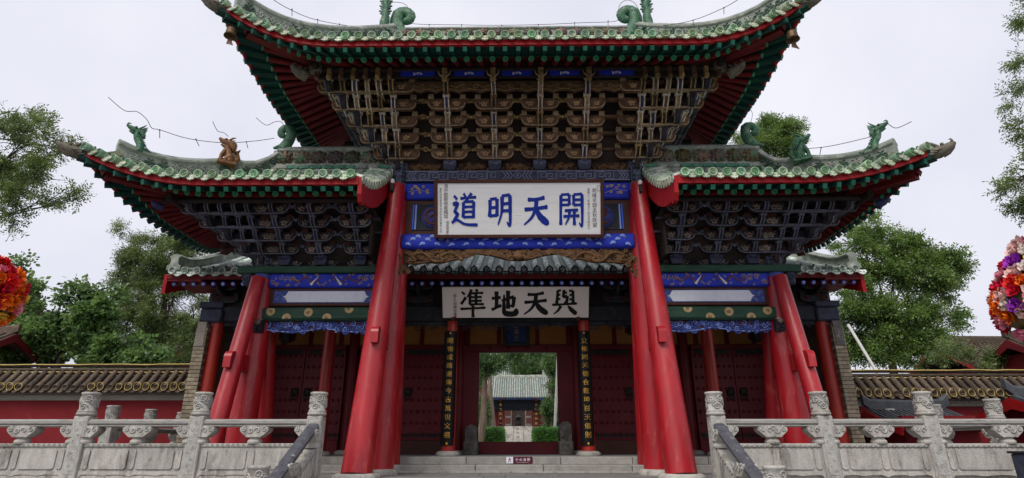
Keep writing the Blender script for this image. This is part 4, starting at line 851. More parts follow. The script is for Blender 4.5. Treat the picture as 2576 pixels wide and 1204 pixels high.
def bracket_field(x_lo, x_hi, corner_lo, corner_hi, clusters, zb, nt, dp, dz, cols, pal, wing=False, pal_end=None):
    """tiered bracket sets on the beam between x_lo and x_hi, stepping out on front, back and on hipped ends"""
    m_body, m_edge, m_fl, m_blk, st_mats, m_scr, m_tie = pal
    bs = MB()   # dark sheets behind the arms, shade of the gaps put into their colour
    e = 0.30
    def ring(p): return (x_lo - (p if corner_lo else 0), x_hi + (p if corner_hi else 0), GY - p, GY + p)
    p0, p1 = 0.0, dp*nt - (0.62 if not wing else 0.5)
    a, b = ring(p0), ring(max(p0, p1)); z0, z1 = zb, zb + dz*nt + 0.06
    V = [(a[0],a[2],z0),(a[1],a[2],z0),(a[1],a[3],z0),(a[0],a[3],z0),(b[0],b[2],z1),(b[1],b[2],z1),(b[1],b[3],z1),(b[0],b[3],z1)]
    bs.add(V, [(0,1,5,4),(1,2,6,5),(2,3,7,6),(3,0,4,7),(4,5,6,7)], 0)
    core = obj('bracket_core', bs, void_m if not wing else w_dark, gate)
    strips = [strip_mesh(0.105 if not wing else 0.085, dp, dz, *s_) for s_ in st_mats]
    e_body, e_edge, e_fl, e_blk, e_st = (pal_end or pal)[:5]; ends = [strip_mesh(0.085, dp, dz, *s_) for s_ in e_st]
    LG = 0.74 if not wing else 0.58
    GH = dz*0.92
    gm = gong_mesh(-LG/2, LG/2, GH, 0.11, m_body, m_edge, m_fl, (-LG*0.27, LG*0.27), True, m_blk)
    sp = scroll_piece(m_scr)
    rng = random.Random(nt*7 + int(zb*10))
    for t in range(nt + 1):
        p = dp*t; z = zb + 0.10 + dz*t; last = t == nt
        x0, x1, y0, y1 = ring(p)
        # tie beam of this tier (a ring of bars)
        tb = MB(); th = 0.08; zt = z + dz*0.46; hh = dz*0.24 if not last else 0.10
        tb.box(((x0+x1)/2, y0, zt), (x1-x0+0.3*(corner_lo or corner_hi)*(t > 0), th, hh)); 
        if t > 0: tb.box(((x0+x1)/2, y1, zt), (x1-x0, th, hh))
        if corner_lo and t > 0: tb.box((x0, GY, zt+0.001), (th, 2*p+0.3, hh-0.002))
        if corner_hi and t > 0: tb.box((x1, GY, zt+0.001), (th, 2*p+0.3, hh-0.002))
        tier = obj('bracket_tier', tb, m_tie, gate)
        if last: break
        # front clusters
        for k, cx in enumerate(clusters):
            if wing or t < nt - 1: obj('bracket_arm', gm, None, tier, T(cx + rng.uniform(-0.012,0.012), GY - p - 0.02, z + rng.uniform(-0.008,0.008)) @ RY(rng.uniform(-0.03,0.03)) @ RZ(rng.uniform(-0.03,0.03)))
            obj('projecting_arm', strips[(t + k) % len(strips)], None, tier, T(cx, GY - p - 0.035, z - dz*0.06) @ RY(rng.uniform(-0.05,0.05)) @ SC(rng.uniform(0.88,1.12), 1, 1))
        if not wing and t == nt - 1:
            allc = [x_lo + 0.36] + clusters + [x_hi - 0.36]
            for ca, cb in zip(allc[:-1], allc[1:]):
                bd = MB(); xm = (ca+cb)/2; ww = (cb-ca)/2 - 0.045; N = 12
                low_ = [(-ww + 2*ww*i/N, -dz*0.50 + dz*0.22*abs(math.cos(i/N*PI*2))) for i in range(N+1)]
                bd.prism(low_ + [(ww, dz*0.5), (-ww, dz*0.5)], 0.07, 0)
                for s_ in (-1, 1): bd.spiral((s_*ww*0.30, -0.04, 0.0), 0.055, 1.5, 0.010, 1, PI/2, s_, n=4, seg=9); bd.tube([(s_*ww*0.30,-0.04,0.055),(s_*ww*0.6,-0.04,-0.02),(s_*ww*0.95,-0.04,0.03)], 0.009, 4, 1); bd.tube([(q[0],-0.04,q[1]+0.012) for q in low_[::s_][:7]], 0.009, 4, 1)
                obj('cloud_board', bd, [m_body, m_scr], tier, T(xm, GY - p - 0.03, z))
        if t > 0 and (wing or t < nt - 1):
            for ca, cb in zip(([x_lo] if corner_lo else []) + clusters[:-1] + [], (clusters[:1] if corner_lo else []) + clusters[1:]):
                obj('cloud_scroll', sp, None, tier, T((ca+cb)/2 + (0.12 if ca == x_lo else 0), GY - p - 0.05, z + dz*(0.44 if t % 2 else 0.30)) @ SC(1.25 if t % 2 else 0.95, 1, 1.2))
        # hipped ends: fan of arms on the front face and the same on the end face
        for cx, sg, on in ((x_lo, -1, corner_lo), (x_hi, 1, corner_hi)):
            if not on: continue
            L_in, L_out = (0.44 if not wing else 0.34), p + 0.27
            i0, i1 = (0.03, L_in) if sg < 0 else (-L_in, -0.03); o0, o1 = (-L_out, -p + 0.05) if sg < 0 else (p - 0.05, L_out)
            obj('bracket_arm', gong_mesh(i0, i1, GH, 0.11, m_body, m_edge, m_fl, (-sg*0.19,), True, m_blk, sg > 0, sg < 0), None, tier, T(cx, GY - p - 0.02, z))
            obj('bracket_arm', gong_mesh(o0, o1, GH, 0.11, m_body, m_edge, m_fl, (sg*(p+0.13),), True, m_blk, sg < 0, sg > 0), None, tier, T(cx, GY - p - 0.02, z))
            if p > 0.1:
                lb = MB(); lb.bbox((cx + sg*(p/2), GY - p - 0.02, z - GH*0.42), (p + 0.02, 0.09, 0.045), 0.006); obj('lattice_bar', lb, m_edge, tier)
            g3 = gong_mesh(-p-0.27, p+0.27, GH, 0.11, e_body, e_edge, e_fl, (-(p+0.14), p+0.14), True, e_blk)
            obj('bracket_arm', g3, None, tier, T(cx + sg*(p + 0.02), GY, z) @ RZ(sg*PI/2))
            for k in range(0, t + 1):
                obj('projecting_arm', strips[(t + k) % len(strips)], None, tier, T(cx + sg*dp*k + rng.uniform(-0.012,0.012), GY - p - 0.035, z - dz*0.06) @ RY(rng.uniform(-0.06,0.06)) @ SC(rng.uniform(0.85,1.12), 1, 1))
                for yy in ({GY - dp*k, GY + dp*k} if k <= t else ()):
                    if yy <= GY + 1e-6 or k % 2 == 0:
                        obj('projecting_arm', ends[(t + k + 1) % len(ends)], None, tier, T(cx + sg*(p + 0.035), yy, z - dz*0.06) @ RZ(sg*PI/2))
            # diagonal nose on the corner
            obj('corner_arm', strips[t % len(strips)], None, tier, T(cx + sg*(p + 0.02), GY - p - 0.02, z - dz*0.06) @ RZ(sg*PI/4) @ SC(1.15, 1.25, 1))
    return core

pal_main = (w_brown, w_rim, w_flower, w_rim, [(w_strip, w_blue, w_brown), (w_gold, w_dark, w_brown), (w_strip, w_brown, w_brown), (w_strip, w_gold, w_brown)], w_gold, w_brown)
pal_wing = (wing_dark, wing_line, wing_fl, wing_red, [(wing_line, w_blue, wing_dark), (wing_line, wing_dark, wing_dark), (wing_line, slate_blue, wing_dark)], wing_line, wing_dark)
pal_wing2 = (wing_red, wing_line, wing_fl, wing_red, pal_wing[4], wing_line, wing_dark)
ZB = zf1; NT = 6; DP = 0.242; DZ = (EYE + 6.99 - ZB - 0.16) / 6
cl = [XP(px, 415, GY-0.1) for px in (1135, 1247, 1358, 1469)]
bracket_field(-MX, MX, True, True, cl, ZB, NT, DP, DZ, None, pal_main, False, pal_wing)
dm = dou_mesh(slate_blue, fret_l, 0.27, 0.2)
for i, cx in enumerate(cl): obj('base_block', dm, None, gate, T(cx, GY - 0.16, ZB + 0.002))
cc = [-MX] + cl + [MX]
for i in range(5):        # carved infill boards between the base blocks
    a, b = cc[i] + 0.17, cc[i+1] - 0.17; mb = MB(); mb.box(((a+b)/2, GY-0.10, ZB+0.11), (b-a, 0.05, 0.215), 0); scrollwork(mb, a+0.05, b-0.05, ZB+0.02, ZB+0.2, GY-0.14, 13, 0.055, 0.015, 1, i); dragon_line(mb, [(a+0.15,ZB+0.08),(a+0.25,ZB+0.15),((a+b)/2,ZB+0.08),(b-0.2,ZB+0.15),(b-0.08,ZB+0.08)], 0.02, GY-0.15, 1); obj('carved_infill', mb, [carve_bd, carve_b], gate)
ZWB = ZP(666, GY-0.2); WZP = EYE + 4.37; DZW = (WZP - ZWB - 0.12) / 5; DPW = 0.25
wcl = {}
for sx in (-1, 1):
    c_ = sorted([sx*abs(XP(px, 655, GY-0.1)) for px in (720, 811, 910)]); wcl[sx] = c_
    lo, hi = (-SX, -MX-0.30) if sx < 0 else (MX+0.30, SX)
    bracket_field(lo, hi, sx < 0, sx > 0, c_, ZWB, 5, DPW, DZW, None, pal_wing if sx < 0 else pal_wing, True)
    for cx in c_: obj('base_block', dou_mesh(slate_blue, w_blue, 0.24, 0.17), None, gate, T(cx, GY - 0.14, ZWB + 0.002))

# ---- roofs -------------------------------------------------------------------------
def corner_beam(par, Sd, end1, diag, bell=None):
    u = Sd.s1 if end1 else Sd.s0; r = Sd.root(u); k = Sd.rtip(u); e = Sd.eave(u); dv = Vector((diag[0], diag[1], 0)).normalized()
    mb = MB(); b = r - dv*0.5 - Z3*0.02; tip = k + dv*0.12 - Z3*0.10
    mb.bar(b, tip, 0.17, 0.22); o = obj('corner_beam', mb, red_raft, par)
    mb = MB(); mb.tube([tip, tip + dv*0.06 + Z3*0.03], [0.10, 0.05], 6); obj('corner_beam_tip', mb, red_raft, o)
    mb = MB(); q = k - dv*0.3 + Z3*0.05; t2 = e + dv*0.02 - Z3*0.0; mb.bar(q, t2, 0.16, 0.20); o2 = obj('upper_corner_beam', mb, g_dark, par)
    M = T(t2 + Z3*0.0) @ frame_from(dv)
    hd = obj('dragon_head_cap', corner_head(0.25), stone_beast, par, M)
    return t2
def purlin(par, pts, r=0.10):
    mb = MB(); mb.tube(pts, r*0.75, 12); obj('purlin', mb, [w_dark], par)

dL, dR = 0.09, -0.10        # the two ends of the roofs are not quite equal
OM = 2.50; QM = 1.45; OUTM = 0.24; CM = 2.05
zeM = EYE + 6.69; zpM = EYE + 7.07; zrM = EYE + 8.75
roofm = MB(); roofm.box((0, GY, zpM + 0.35), (3.0, 1.2, 0.5)); main_roof = obj('main_roof', roofm, void_m, gate)
XL, XR = -(MX + OM + OUTM + dL), MX + OM + OUTM + dR
kw = dict(O=OM, q=QM, zp=zpM, ze=zeM, up=0.66, out=OUTM, c=CM, zr=zrM)
S_f = Side((0,GY,0), (1,0,0), (0,-1,0), XL, XR, True, True, -MX-QM, MX+QM, sr0=-2.75, sr1=2.70, **kw)
S_b = Side((0,GY,0), (-1,0,0), (0,1,0), -XR, -XL, True, True, -MX-QM, MX+QM, sr0=-2.70, sr1=2.75, **kw)
def side_end(x_end, sg, col, zr_x, kw, off):
    k2 = dict(kw); k2['O'] = kw['O'] + off
    Y = kw['O'] + kw['out']
    s = Side((sg*col, GY, 0), (0, sg, 0), (sg, 0, 0), -Y, Y, True, True, -kw['q'], kw['q'], sr0=-0.001, sr1=0.001, **k2)
    base = abs(zr_x) - col
    def top(u, w, s=s, base=base):
        W = s.W(u); f = max(0.0, min(1.0, (w - base) / (W - base))); zb = s.ze + 0.16
        return s.pt(u, w, zb + (s.zr - zb) * (1 - f) ** s.ex + s.up * s.t(u) ** 2.1 * f ** 2)
    def wend(u, s=s, base=base): return base + (s.W(s.s1) - base) * min(1, abs(u) / s.s1)
    s.top = top; s.wend = wend; s.c = min(kw['c'], Y - 0.35)
    return s
S_l = side_end(XL, -1, MX, -2.75, kw, dL); S_r = side_end(XR, 1, MX, 2.70, kw, dR)
build_eave(S_f, main_roof, 0.236, knobs=False); build_eave(S_l, main_roof, 0.236, knobs=False); build_eave(S_r, main_roof, 0.236, knobs=False); build_eave(S_b, main_roof, 0.236, knobs=False, fine=False, tiles=False)
for S_, e1, dg in ((S_f, False, (-1,-1)), (S_f, True, (1,-1)), (S_b, False, (1,1)), (S_b, True, (-1,1))): corner_beam(main_roof, S_, e1, dg)
purlin(main_roof, [(-MX-QM-0.28, GY-QM, zpM-0.125), (MX+QM+0.28, GY-QM, zpM-0.125)]); purlin(main_roof, [(-MX-QM-0.28, GY+QM, zpM-0.155), (MX+QM+0.28, GY+QM, zpM-0.155)])
for sx in (-1, 1): purlin(main_roof, [(sx*(MX+QM), GY-QM-0.28, zpM-0.13), (sx*(MX+QM), GY+QM+0.28, zpM-0.13)])
# frieze under the front purlin: blue board with white motifs, and carved noses
mb = MB(); mb.box((0, GY-QM-0.005, zpM-0.235), (2*(MX+QM), 0.06, 0.15)); fz = obj('purlin_board', mb, w_dark, main_roof)
for i in range(5):
    a, b = cc[i], cc[i+1]; mb = MB(); mb.box(((a+b)/2, GY-QM-0.040, zpM-0.235), ((b-a)*0.62, 0.012, 0.11), 1)
    for s_ in (-1, 0, 1): mb.spiral(((a+b)/2 + s_*0.07, GY-QM-0.05, zpM-0.235), 0.032, 1.2, 0.009, 0, s_*2, 1, n=4, seg=7)
    obj('painted_frieze_panel', mb, [white_p, blue], fz)
for sx in (-1, 1):
    for k in range(7):
        mb = MB(); xx = sx*(MX + DP*k*0.98); mb.bbox((xx, GY-QM-0.07, zpM-0.25), (0.085, 0.09, 0.25), 0.012, 0); mb.ball((xx, GY-QM-0.12, zpM-0.34), (0.045,0.04,0.05), 0, 7, 5); obj('carved_nose', mb, w_gold if k % 2 else w_brown, fz)
for cx in cl:
    mb = MB(); mb.box((cx, GY-QM-0.10, zpM-0.30), (0.10, 0.12, 0.24), 0)
    for s_ in (-1, 1): mb.tube([(cx+s_*0.03, GY-QM-0.17, zpM-0.40),(cx+s_*0.10, GY-QM-0.17, zpM-0.34),(cx+s_*0.12, GY-QM-0.17, zpM-0.26)], [0.016,0.012,0.004], 5, 1)
    obj('carved_nose', mb, [w_gold, w_pale], fz)
for sx in (-1, 1):      # corner carved heads under the corner beam
    obj('corner_nose_head', corner_head(0.24), stone_beast, main_roof, T(sx*(MX+QM+0.16), GY-QM-0.16, zpM-0.36) @ frame_from((sx,-1,0)))
    mb = MB(); mb.lathe([(0.10,-0.1),(0.13,-0.05),(0.13,0.06),(0.09,0.12)], 12); obj('corner_vase', mb, stone_beast, main_roof, T(sx*(MX+QM+0.02), GY-QM-0.05, zpM-0.12))
rp = [(x, GY, zrM - 0.05) for x in (-2.75, -1.4, 0, 1.4, 2.7)]
ridge(main_roof, rp, 0.22, 0.46, True, True, 'main_ridge', Vector((0,-1,0)))
for S_, e1, fr_ in ((S_f, False, (0,-1,0)), (S_f, True, (0,-1,0)), (S_b, False, (0,1,0)), (S_b, True, (0,1,0))):
    ridge(main_roof, hip_path(S_, e1, 12, 0.22), 0.18, 0.56, fr_[1] < 0, False, 'hip_ridge', Vector(fr_))
for sx, xr in ((-1, -2.75), (1, 2.70)):
    obj('ridge_end_curl', curl_tail(0.86), beast_g, main_roof, T(xr - sx*0.16, GY-0.05, zrM+0.10) @ RZ(0 if sx > 0 else PI))
    mb = ridge_spire(0.95); obj('ridge_end_beast', mb, beast_g, main_roof, T(xr + sx*0.30, GY-0.22, zrM+0.10) @ RZ(0 if sx < 0 else PI))
    f = 0.42; S_ = S_f; a, b = (S_.sr0, S_.s0) if sx < 0 else (S_.sr1, S_.s1); u = lerp(a, b, 0.92); 

OW = 2.20; QW = 1.27; OUTW = 0.22; CW = 2.1
zeW = EYE + 4.12; zpW = EYE + 4.36; zrW = EYE + 5.50
wings = {}
for sx in (-1, 1):
    dd = 0.08 if sx < 0 else -0.42; du = 0.03 if sx < 0 else -0.06
    mb = MB(); mb.box((sx*3.9, GY, zpW + 0.22), (2.2, 1.0, 0.3)); wr = obj('side_roof', mb, void_m, gate); wings[sx] = wr
    kw = dict(O=OW, q=QW, zp=zpW, ze=zeW, up=0.46+du, out=OUTW, c=CW, zr=zrW)
    xi, xe = MX + 0.20, SX + OW - 0.18 + OUTW + dd; rr = 5.12; Side.ex = 1.65
    def mk(a, n, s0, s1, c0, c1): 
        return Side((0,GY,0), (a,0,0), (0,n,0), s0, s1, c0, c1, -SX-QW, SX+QW, sr0=-rr if c0 else s0, sr1=rr if c1 else s1, **kw)
    if sx < 0: F = mk(1, -1, -xe, -xi, True, False); B = mk(-1, 1, xi, xe, False, True)
    else: F = mk(1, -1, xi, xe, False, True); B = mk(-1, 1, -xe, -xi, True, False)
    E = side_end(None, sx, SX, rr, kw, dd - 0.18)
    build_eave(F, wr, 0.236); build_eave(E, wr, 0.236); build_eave(B, wr, 0.236, fine=False, tiles=False)
    corner_beam(wr, F, sx > 0, (sx, -1)); corner_beam(wr, B, sx < 0, (sx, 1))
    for yy in (-1, 1): purlin(wr, [(sx*(MX+0.28), GY+yy*QW, zpW-0.11), (sx*(SX+QW+0.25), GY+yy*QW, zpW-0.11)], 0.07)
    purlin(wr, [(sx*(SX+QW), GY-QW-0.25, zpW-0.13), (sx*(SX+QW), GY+QW+0.25, zpW-0.13)], 0.09)
    obj('corner_nose_head', corner_head(0.15), w_blue, wr, T(sx*(SX+QW+0.14), GY-QW-0.14, zpW-0.30) @ frame_from((sx,-1,0)))
    xa, xb = sx*(MX+0.14), sx*rr; ridge(wr, [(lerp(xa, xb, f), GY, zrW-0.04) for f in (0, 0.33, 0.66, 1)], 0.2, 0.58, True, True, 'side_ridge', Vector((0,-1,0)))
    for S_, e1, fv in ((F, sx > 0, (0,-1,0)), (B, sx < 0, (0,1,0))):
        hp = hip_path(S_, e1, 12, 0.45)
        hp2 = [Vector(p) - Z3*(0.16*math.sin(min(1, i/4)*PI)) if i < 4 else Vector(p) for i, p in enumerate(hp)]
        ridge(wr, hp2, 0.18, 0.50, fv[1] < 0, False, 'hip_ridge', Vector(fv))
        if fv[1] < 0: HP = hp2
    dirz = 0 if sx < 0 else PI
    obj('dragon_finial', dragon_bust(0.50), beast_g, wr, T(HP[11] + Z3*0.42) @ RZ(R(35)*(1 if sx < 0 else -1)) @ RZ(dirz))
    obj('ridge_beast', sitting_beast(0.54), beast_o if sx < 0 else beast_g, wr, T(HP[4] + Vector((0,-0.20,0.30))) @ RZ(R(30)*(1 if sx < 0 else -1)) @ RZ(dirz))
    obj('ridge_end_curl', curl_tail(0.60), beast_g, wr, T(sx*(rr-0.04), GY, zrW+0.50) @ RZ(dirz))
    # inner gable: barge board and verge tiles climbing to the ridge
    gy = [f/10 for f in range(11)]; xg = sx*(MX+0.17)
    pts_t = [(-(OW+0.02) + (OW+0.02)*f, F.top(xi*sx, OW*(1-f)+1e-4).z - 0.02) for f in gy]
    low_ = [(p[0]*0.985 + 0.0, p[1] - 0.36 - 0.10*math.sin(i/10*PI)) for i, p in enumerate(pts_t)]
    low_[0] = (pts_t[0][0]+0.02, pts_t[0][1]-0.30); low_.insert(1, (pts_t[0][0]+0.09, pts_t[0][1]-0.42)); low_.insert(2, (pts_t[0][0]+0.22, pts_t[0][1]-0.43))
    poly = pts_t + low_[::-1]
    mb = MB(); mb.prism(poly, 0.07, 0, T(xg, GY, 0) @ RZ(PI/2)); obj('barge_board', mb, red_board, wr)
    poly2 = [(-p[0], p[1]) for p in poly]; mb = MB(); mb.prism(poly2, 0.07, 0, T(xg, GY, 0) @ RZ(PI/2)); obj('barge_board', mb, red_board, wr)
    for i in range(13):
        w = OW*(1 - (i+0.5)/13); p = F.top(xi*sx, w+1e-4)
        for yy in (-1, 1):
            mb = MB(); mb.tube([(xg + sx*0.42, GY+yy*w, p.z+0.10), (xg + sx*0.2, GY+yy*w, p.z+0.07), (xg - sx*0.02, GY+yy*w, p.z-0.01)], [0.05,0.06,0.062], 8); obj('verge_tile', mb, tile, wr)
            mb = MB(); mb.prism([(-0.08,0.02),(0.08,0.02),(0.06,-0.06),(0,-0.10),(-0.06,-0.06)], 0.02, 0, T(xg - sx*0.05, GY+yy*(w+0.085), p.z-0.05) @ RZ(-sx*PI/2)); obj('verge_drip', mb, tile_pale, wr)
    # brace-end gap fillers: inner end board of bracket set
    mb = MB(); mb.box((sx*(MX+0.32), GY, (ZWB + zpW)/2), (0.05, 1.4, zpW - ZWB - 0.1)); obj('end_board', mb, w_dark, wr)

# ================================================================== PLAQUES, BELLS, WIRES ON THE GATE
def plaque(name, label, c, w, h, tilt, m_board, m_frame, fw, th=0.07):
    M = T(c) @ RX(tilt)
    t = thing(name, c, label, 'plaque'); mb = MB(); mb.box((0,0,0), (w, th, h)); obj('board', mb, m_board, t, M)
    if fw:
        for sx in (-1, 1):
            mb = MB(); mb.bbox((sx*(w/2+fw/2-0.004), -0.012, 0), (fw, th+0.04, h+2*fw), 0.012); obj('frame_rail', mb, m_frame, t, M)
            mb = MB(); mb.bbox((0, -0.012, sx*(h/2+fw/2-0.004)), (w-0.004, th+0.036, fw), 0.012); obj('frame_rail', mb, m_frame, t, M)
    return t, M
pt, pb = P(1306.5, 452, 10.36), P(1306.5, 600, 10.74); c = (pt + pb)/2; hgt = (pt - pb).length; tl = math.atan2(pb.y - pt.y, pt.z - pb.z)
wdt = (XP(1520, 526, c.y) - XP(1093, 526, c.y)); fw = 0.07
t, M = plaque('name_plaque', 'large white plaque with four blue characters in a brown frame', c, wdt - 2*fw, hgt - 2*fw, tl, board_w, br_frame, fw)
bw, bh = wdt - 2*fw, hgt - 2*fw
def pxu(px): return (px - 1306.5) / 427 * wdt
for ch, px, sx_ in (('道', 1170, 1.0), ('明', 1259, 0.98), ('天', 1349, 1.02), ('開', 1438, 0.98)):
    mb = MB(); write(mb, ch, pxu(px), -0.02, 0.66, -0.041, 0, br=True, sx=0.80*sx_); obj('blue_character', mb, ink_blue, t, M)
def column_text(par, M, txt, x, z0, step, size, m, y=-0.038, name='small_character', weight=0.0, sx=1.0):
    for i, ch in enumerate(txt):
        mb = MB(); write(mb, ch, x, z0 - step*i, size, y, 0, weight, sx=sx); obj(name, mb, m, par, M)
column_text(t, M, '乾隆辛酉孟秋既望', pxu(1496), bh/2-0.16, 0.097, 0.088, ink_grey)
column_text(t, M, '嘉慶十二年歲次丁卯五月穀旦立', pxu(1481), bh/2-0.14, 0.058, 0.050, ink_grey)
column_text(t, M, '湟中觀察使者鐵城', pxu(1123), bh/2-0.06, 0.086, 0.086, ink_grey); column_text(t, M, '楊應琚薰沐敬書', pxu(1127), bh/2-0.78, 0.062, 0.058, ink_grey)
column_text(t, M, '里邑後學鞏昌府知府李鋐等重修立石', pxu(1110), bh/2-0.12, 0.056, 0.046, ink_grey)
mb = MB(); 
for a, b in (((-1,-1),(1,-1)),((1,-1),(1,1)),((1,1),(-1,1)),((-1,1),(-1,-1))): mb.bar((pxu(1506)+a[0]*0.03, -0.037, bh/2-0.12+a[1]*0.05), (pxu(1506)+b[0]*0.03, -0.037, bh/2-0.12+b[1]*0.05), 0.004, 0.008)
obj('seal', mb, ink_grey, t, M)
for sx in (-1, 1): mb = MB(); mb.box((sx*bw*0.47, -0.02, -bh/2-fw-0.02), (0.06, 0.08, 0.05)); obj('plaque_bracket', mb, iron, t, M)

pt, pb = P(1297, 722, 12.28), P(1297, 799, 12.62); c2 = (pt + pb)/2; hgt = (pt - pb).length; tl = math.atan2(pb.y - pt.y, pt.z - pb.z); w2 = XP(1480, 760, c2.y) - XP(1113, 760, c2.y)
t2, M2 = plaque('name_plaque', 'cream plaque with four black characters hung under the hall eaves', c2, w2, hgt, tl, board_c, br_frame, 0, 0.05)
for ch, px in (('準', 1190), ('地', 1268), ('天', 1347), ('與', 1420)):
    mb = MB(); write(mb, ch, (px - 1297)/367*w2, -0.0, 0.60, -0.030, 0, br=True, sx=0.97); obj('black_character', mb, ink_black, t2, M2)
column_text(t2, M2, '郡人胡纘宗書', (1145-1297)/367*w2, 0.15, 0.083, 0.075, ink_black, -0.029)
mb = MB(); mb.box(((1145-1297)/367*w2, -0.027, -0.335), (0.055, 0.006, 0.055)); obj('red_seal', mb, red_board, t2, M2)
for sx in (-1, 1): mb = MB(); mb.bbox((sx*w2*0.43, -0.03, -hgt/2-0.02), (0.07, 0.10, 0.08), 0.01); obj('plaque_bracket', mb, br_frame, t2, M2)

# wind bells under the main roof corners
for sx, px, py in ((-1, 583, 66), (1, 1990, 84)):
    e = S_f.eave(S_f.s0 if sx < 0 else S_f.s1); b0 = P(px, py, 8.42); wb = thing('wind_bell', b0, 'bronze wind bell under the upper roof corner ' + ('above the amber beast' if sx < 0 else 'above the light green treetop'), 'bell', 'bronze bells at the upper roof corners')
    mb = MB(); mb.lathe([(0.02,0.0),(0.075,-0.015),(0.088,-0.06),(0.092,-0.13),(0.115,-0.19),(0.108,-0.19),(0.07,-0.12)], 14); obj('bell_body', mb, bronze, wb, T(b0))
    mb = MB(); mb.tube([(0,0,-0.12),(0,0,-0.22)], 0.008, 5); mb.prism([(-0.03,-0.22),(0.03,-0.22),(0.045,-0.30),(0.08,-0.38),(0.0,-0.35),(-0.05,-0.34)], 0.012); obj('clapper_plate', mb, bronze, wb, T(b0))
    mb = MB(); mb.tube([(0,0,0.0),(0.0,0,0.10),(-sx*0.03,0,0.24)], 0.008, 5); obj('hook', mb, iron, wb, T(b0))

def wire(label, pts, posts, r=0.0065, grp=None):
    o = thing('lightning_wire', pts[len(pts)//2], label, 'wire', grp); mb = MB(); mb.tube(pts, r, 5, 0); obj('wire', mb, wire_m, o)
    for a, b in posts: mb = MB(); mb.tube([a, b], 0.007, 5); mb.ball(a, 0.016, 0, 6, 4); obj('wire_post', mb, wire_m, o)
def smooth(pts, k=5):
    out = []; n = len(pts); pts = [Vector(p) for p in pts]
    for i in range(n - 1):
        p0, p1, p2, p3 = pts[max(i-1,0)], pts[i], pts[i+1], pts[min(i+2,n-1)]
        for j in range(k): f = j / k; out.append(0.5*((2*p1) + (p2-p0)*f + (2*p0-5*p1+4*p2-p3)*f*f + (3*p1-p0-3*p2+p3)*f**3))
    return out + [pts[-1]]
yr = GY
pts = [P(x, y, yr-0.05) for x, y in ((985,5),(1000,4),(1022,10),(1036,35),(1030,54),(1060,60),(1150,62),(1250,64),(1360,63),(1470,59),(1550,56),(1556,40),(1562,14),(1580,3),(1600,12),(1612,38))]
wire('thin lightning wire running along the main ridge between its end beasts', smooth(pts), [(P(x,y,yr-0.05), P(x,y+14,yr-0.05)) for x, y in ((1082,61),(1164,62),(1265,64),(1357,63),(1448,59),(1532,55))])
for sx, lst, pst in ((-1, ((930,70),(850,58),(780,42),(720,15),(680,-10)), ((855,58),(800,46),(735,20))), (1, ((1640,68),(1700,64),(1760,50),(1830,20),(1870,-5)), ((1668,68),(1745,55),(1822,24)))):
    hp = hip_path(S_f, sx > 0, 4, 0.6); dep = [10.6, 10.0, 9.5, 9.0, 8.6]
    wire('thin lightning wire along the upper roof hip ' + ('over the amber beast side' if sx < 0 else 'over the light green treetop side'), smooth([P(x,y,d) for (x,y),d in zip(lst,dep)]), [(P(x,y,lerp(10.4,9.0,i/2)), P(x,y+16,lerp(10.4,9.0,i/2))) for i,(x,y) in enumerate(pst)], grp='lightning wires on the upper hips')
wire('lightning wire with raised tip above the side roof with the amber beast', smooth([P(x,y,d) for x,y,d in ((267,239,8.9),(308,273,8.95),(340,276,9),(365,296,9.05),(378,318,9.1),(400,323,9.2),(470,345,9.5),(560,356,9.9),(640,352,10.4),(690,345,10.8))]), [(P(398,323,9.2),P(398,343,9.2)),(P(490,347,9.6),P(498,364,9.6)),(P(618,354,10.2),P(622,370,10.2))])
wire('short lightning rod bent over the amber beast', smooth([P(x,y,9.9) for x,y in ((533,302),(545,326),(560,330),(572,340))]), [])
wire('looped lightning wire beside the curled finial of the side roof with the amber beast', smooth([P(x,y,10.9) for x,y in ((643,293),(668,312),(690,304),(707,304),(714,322),(706,340),(722,348),(752,350))]), [])
wire('lightning wire with raised tip above the green dragon opposite the amber beast', smooth([P(x,y,d) for x,y,d in ((2288,312,8.9),(2250,328,8.95),(2225,316,9),(2200,322,9.05),(2190,345,9.1),(2165,355,9.2),(2060,376,9.6),(1960,377,10.1),(1890,365,10.7))]), [(P(2192,352,9.15),P(2192,370,9.15)),(P(2063,376,9.6),P(2060,394,9.6))])
wire('drooping lightning wire below the far corner of the upper roof', smooth([P(x,y,13.2) for x,y in ((1888,280),(1892,295),(1880,330),(1850,372))]), [])
for sx, px, py in ((-1, 987, 470), (1, 1612, 476)):
    p0 = P(px, py, GY-0.52); t = thing('brace_spotlight', p0, 'small black spotlight atop the tall brace ' + ('near the amber beast' if sx < 0 else 'on the dark hut side'), 'spotlight', 'spotlights on the tall braces')
    mb = MB(); mb.box((0,0,0), (0.06,0.06,0.16)); mb.tube([(0,0,-0.06),(0.03*-sx,0.05,-0.16),(0,0.12,-0.2)], 0.02, 6); obj('clamp', mb, iron, t, T(p0))
    mb = MB(); mb.lathe([(0.03,0),(0.045,0.02),(0.04,0.08),(0.02,0.10)], 10); obj('lamp_cap', mb, board_c, t, T(p0 + Vector((0,0,0.08))))

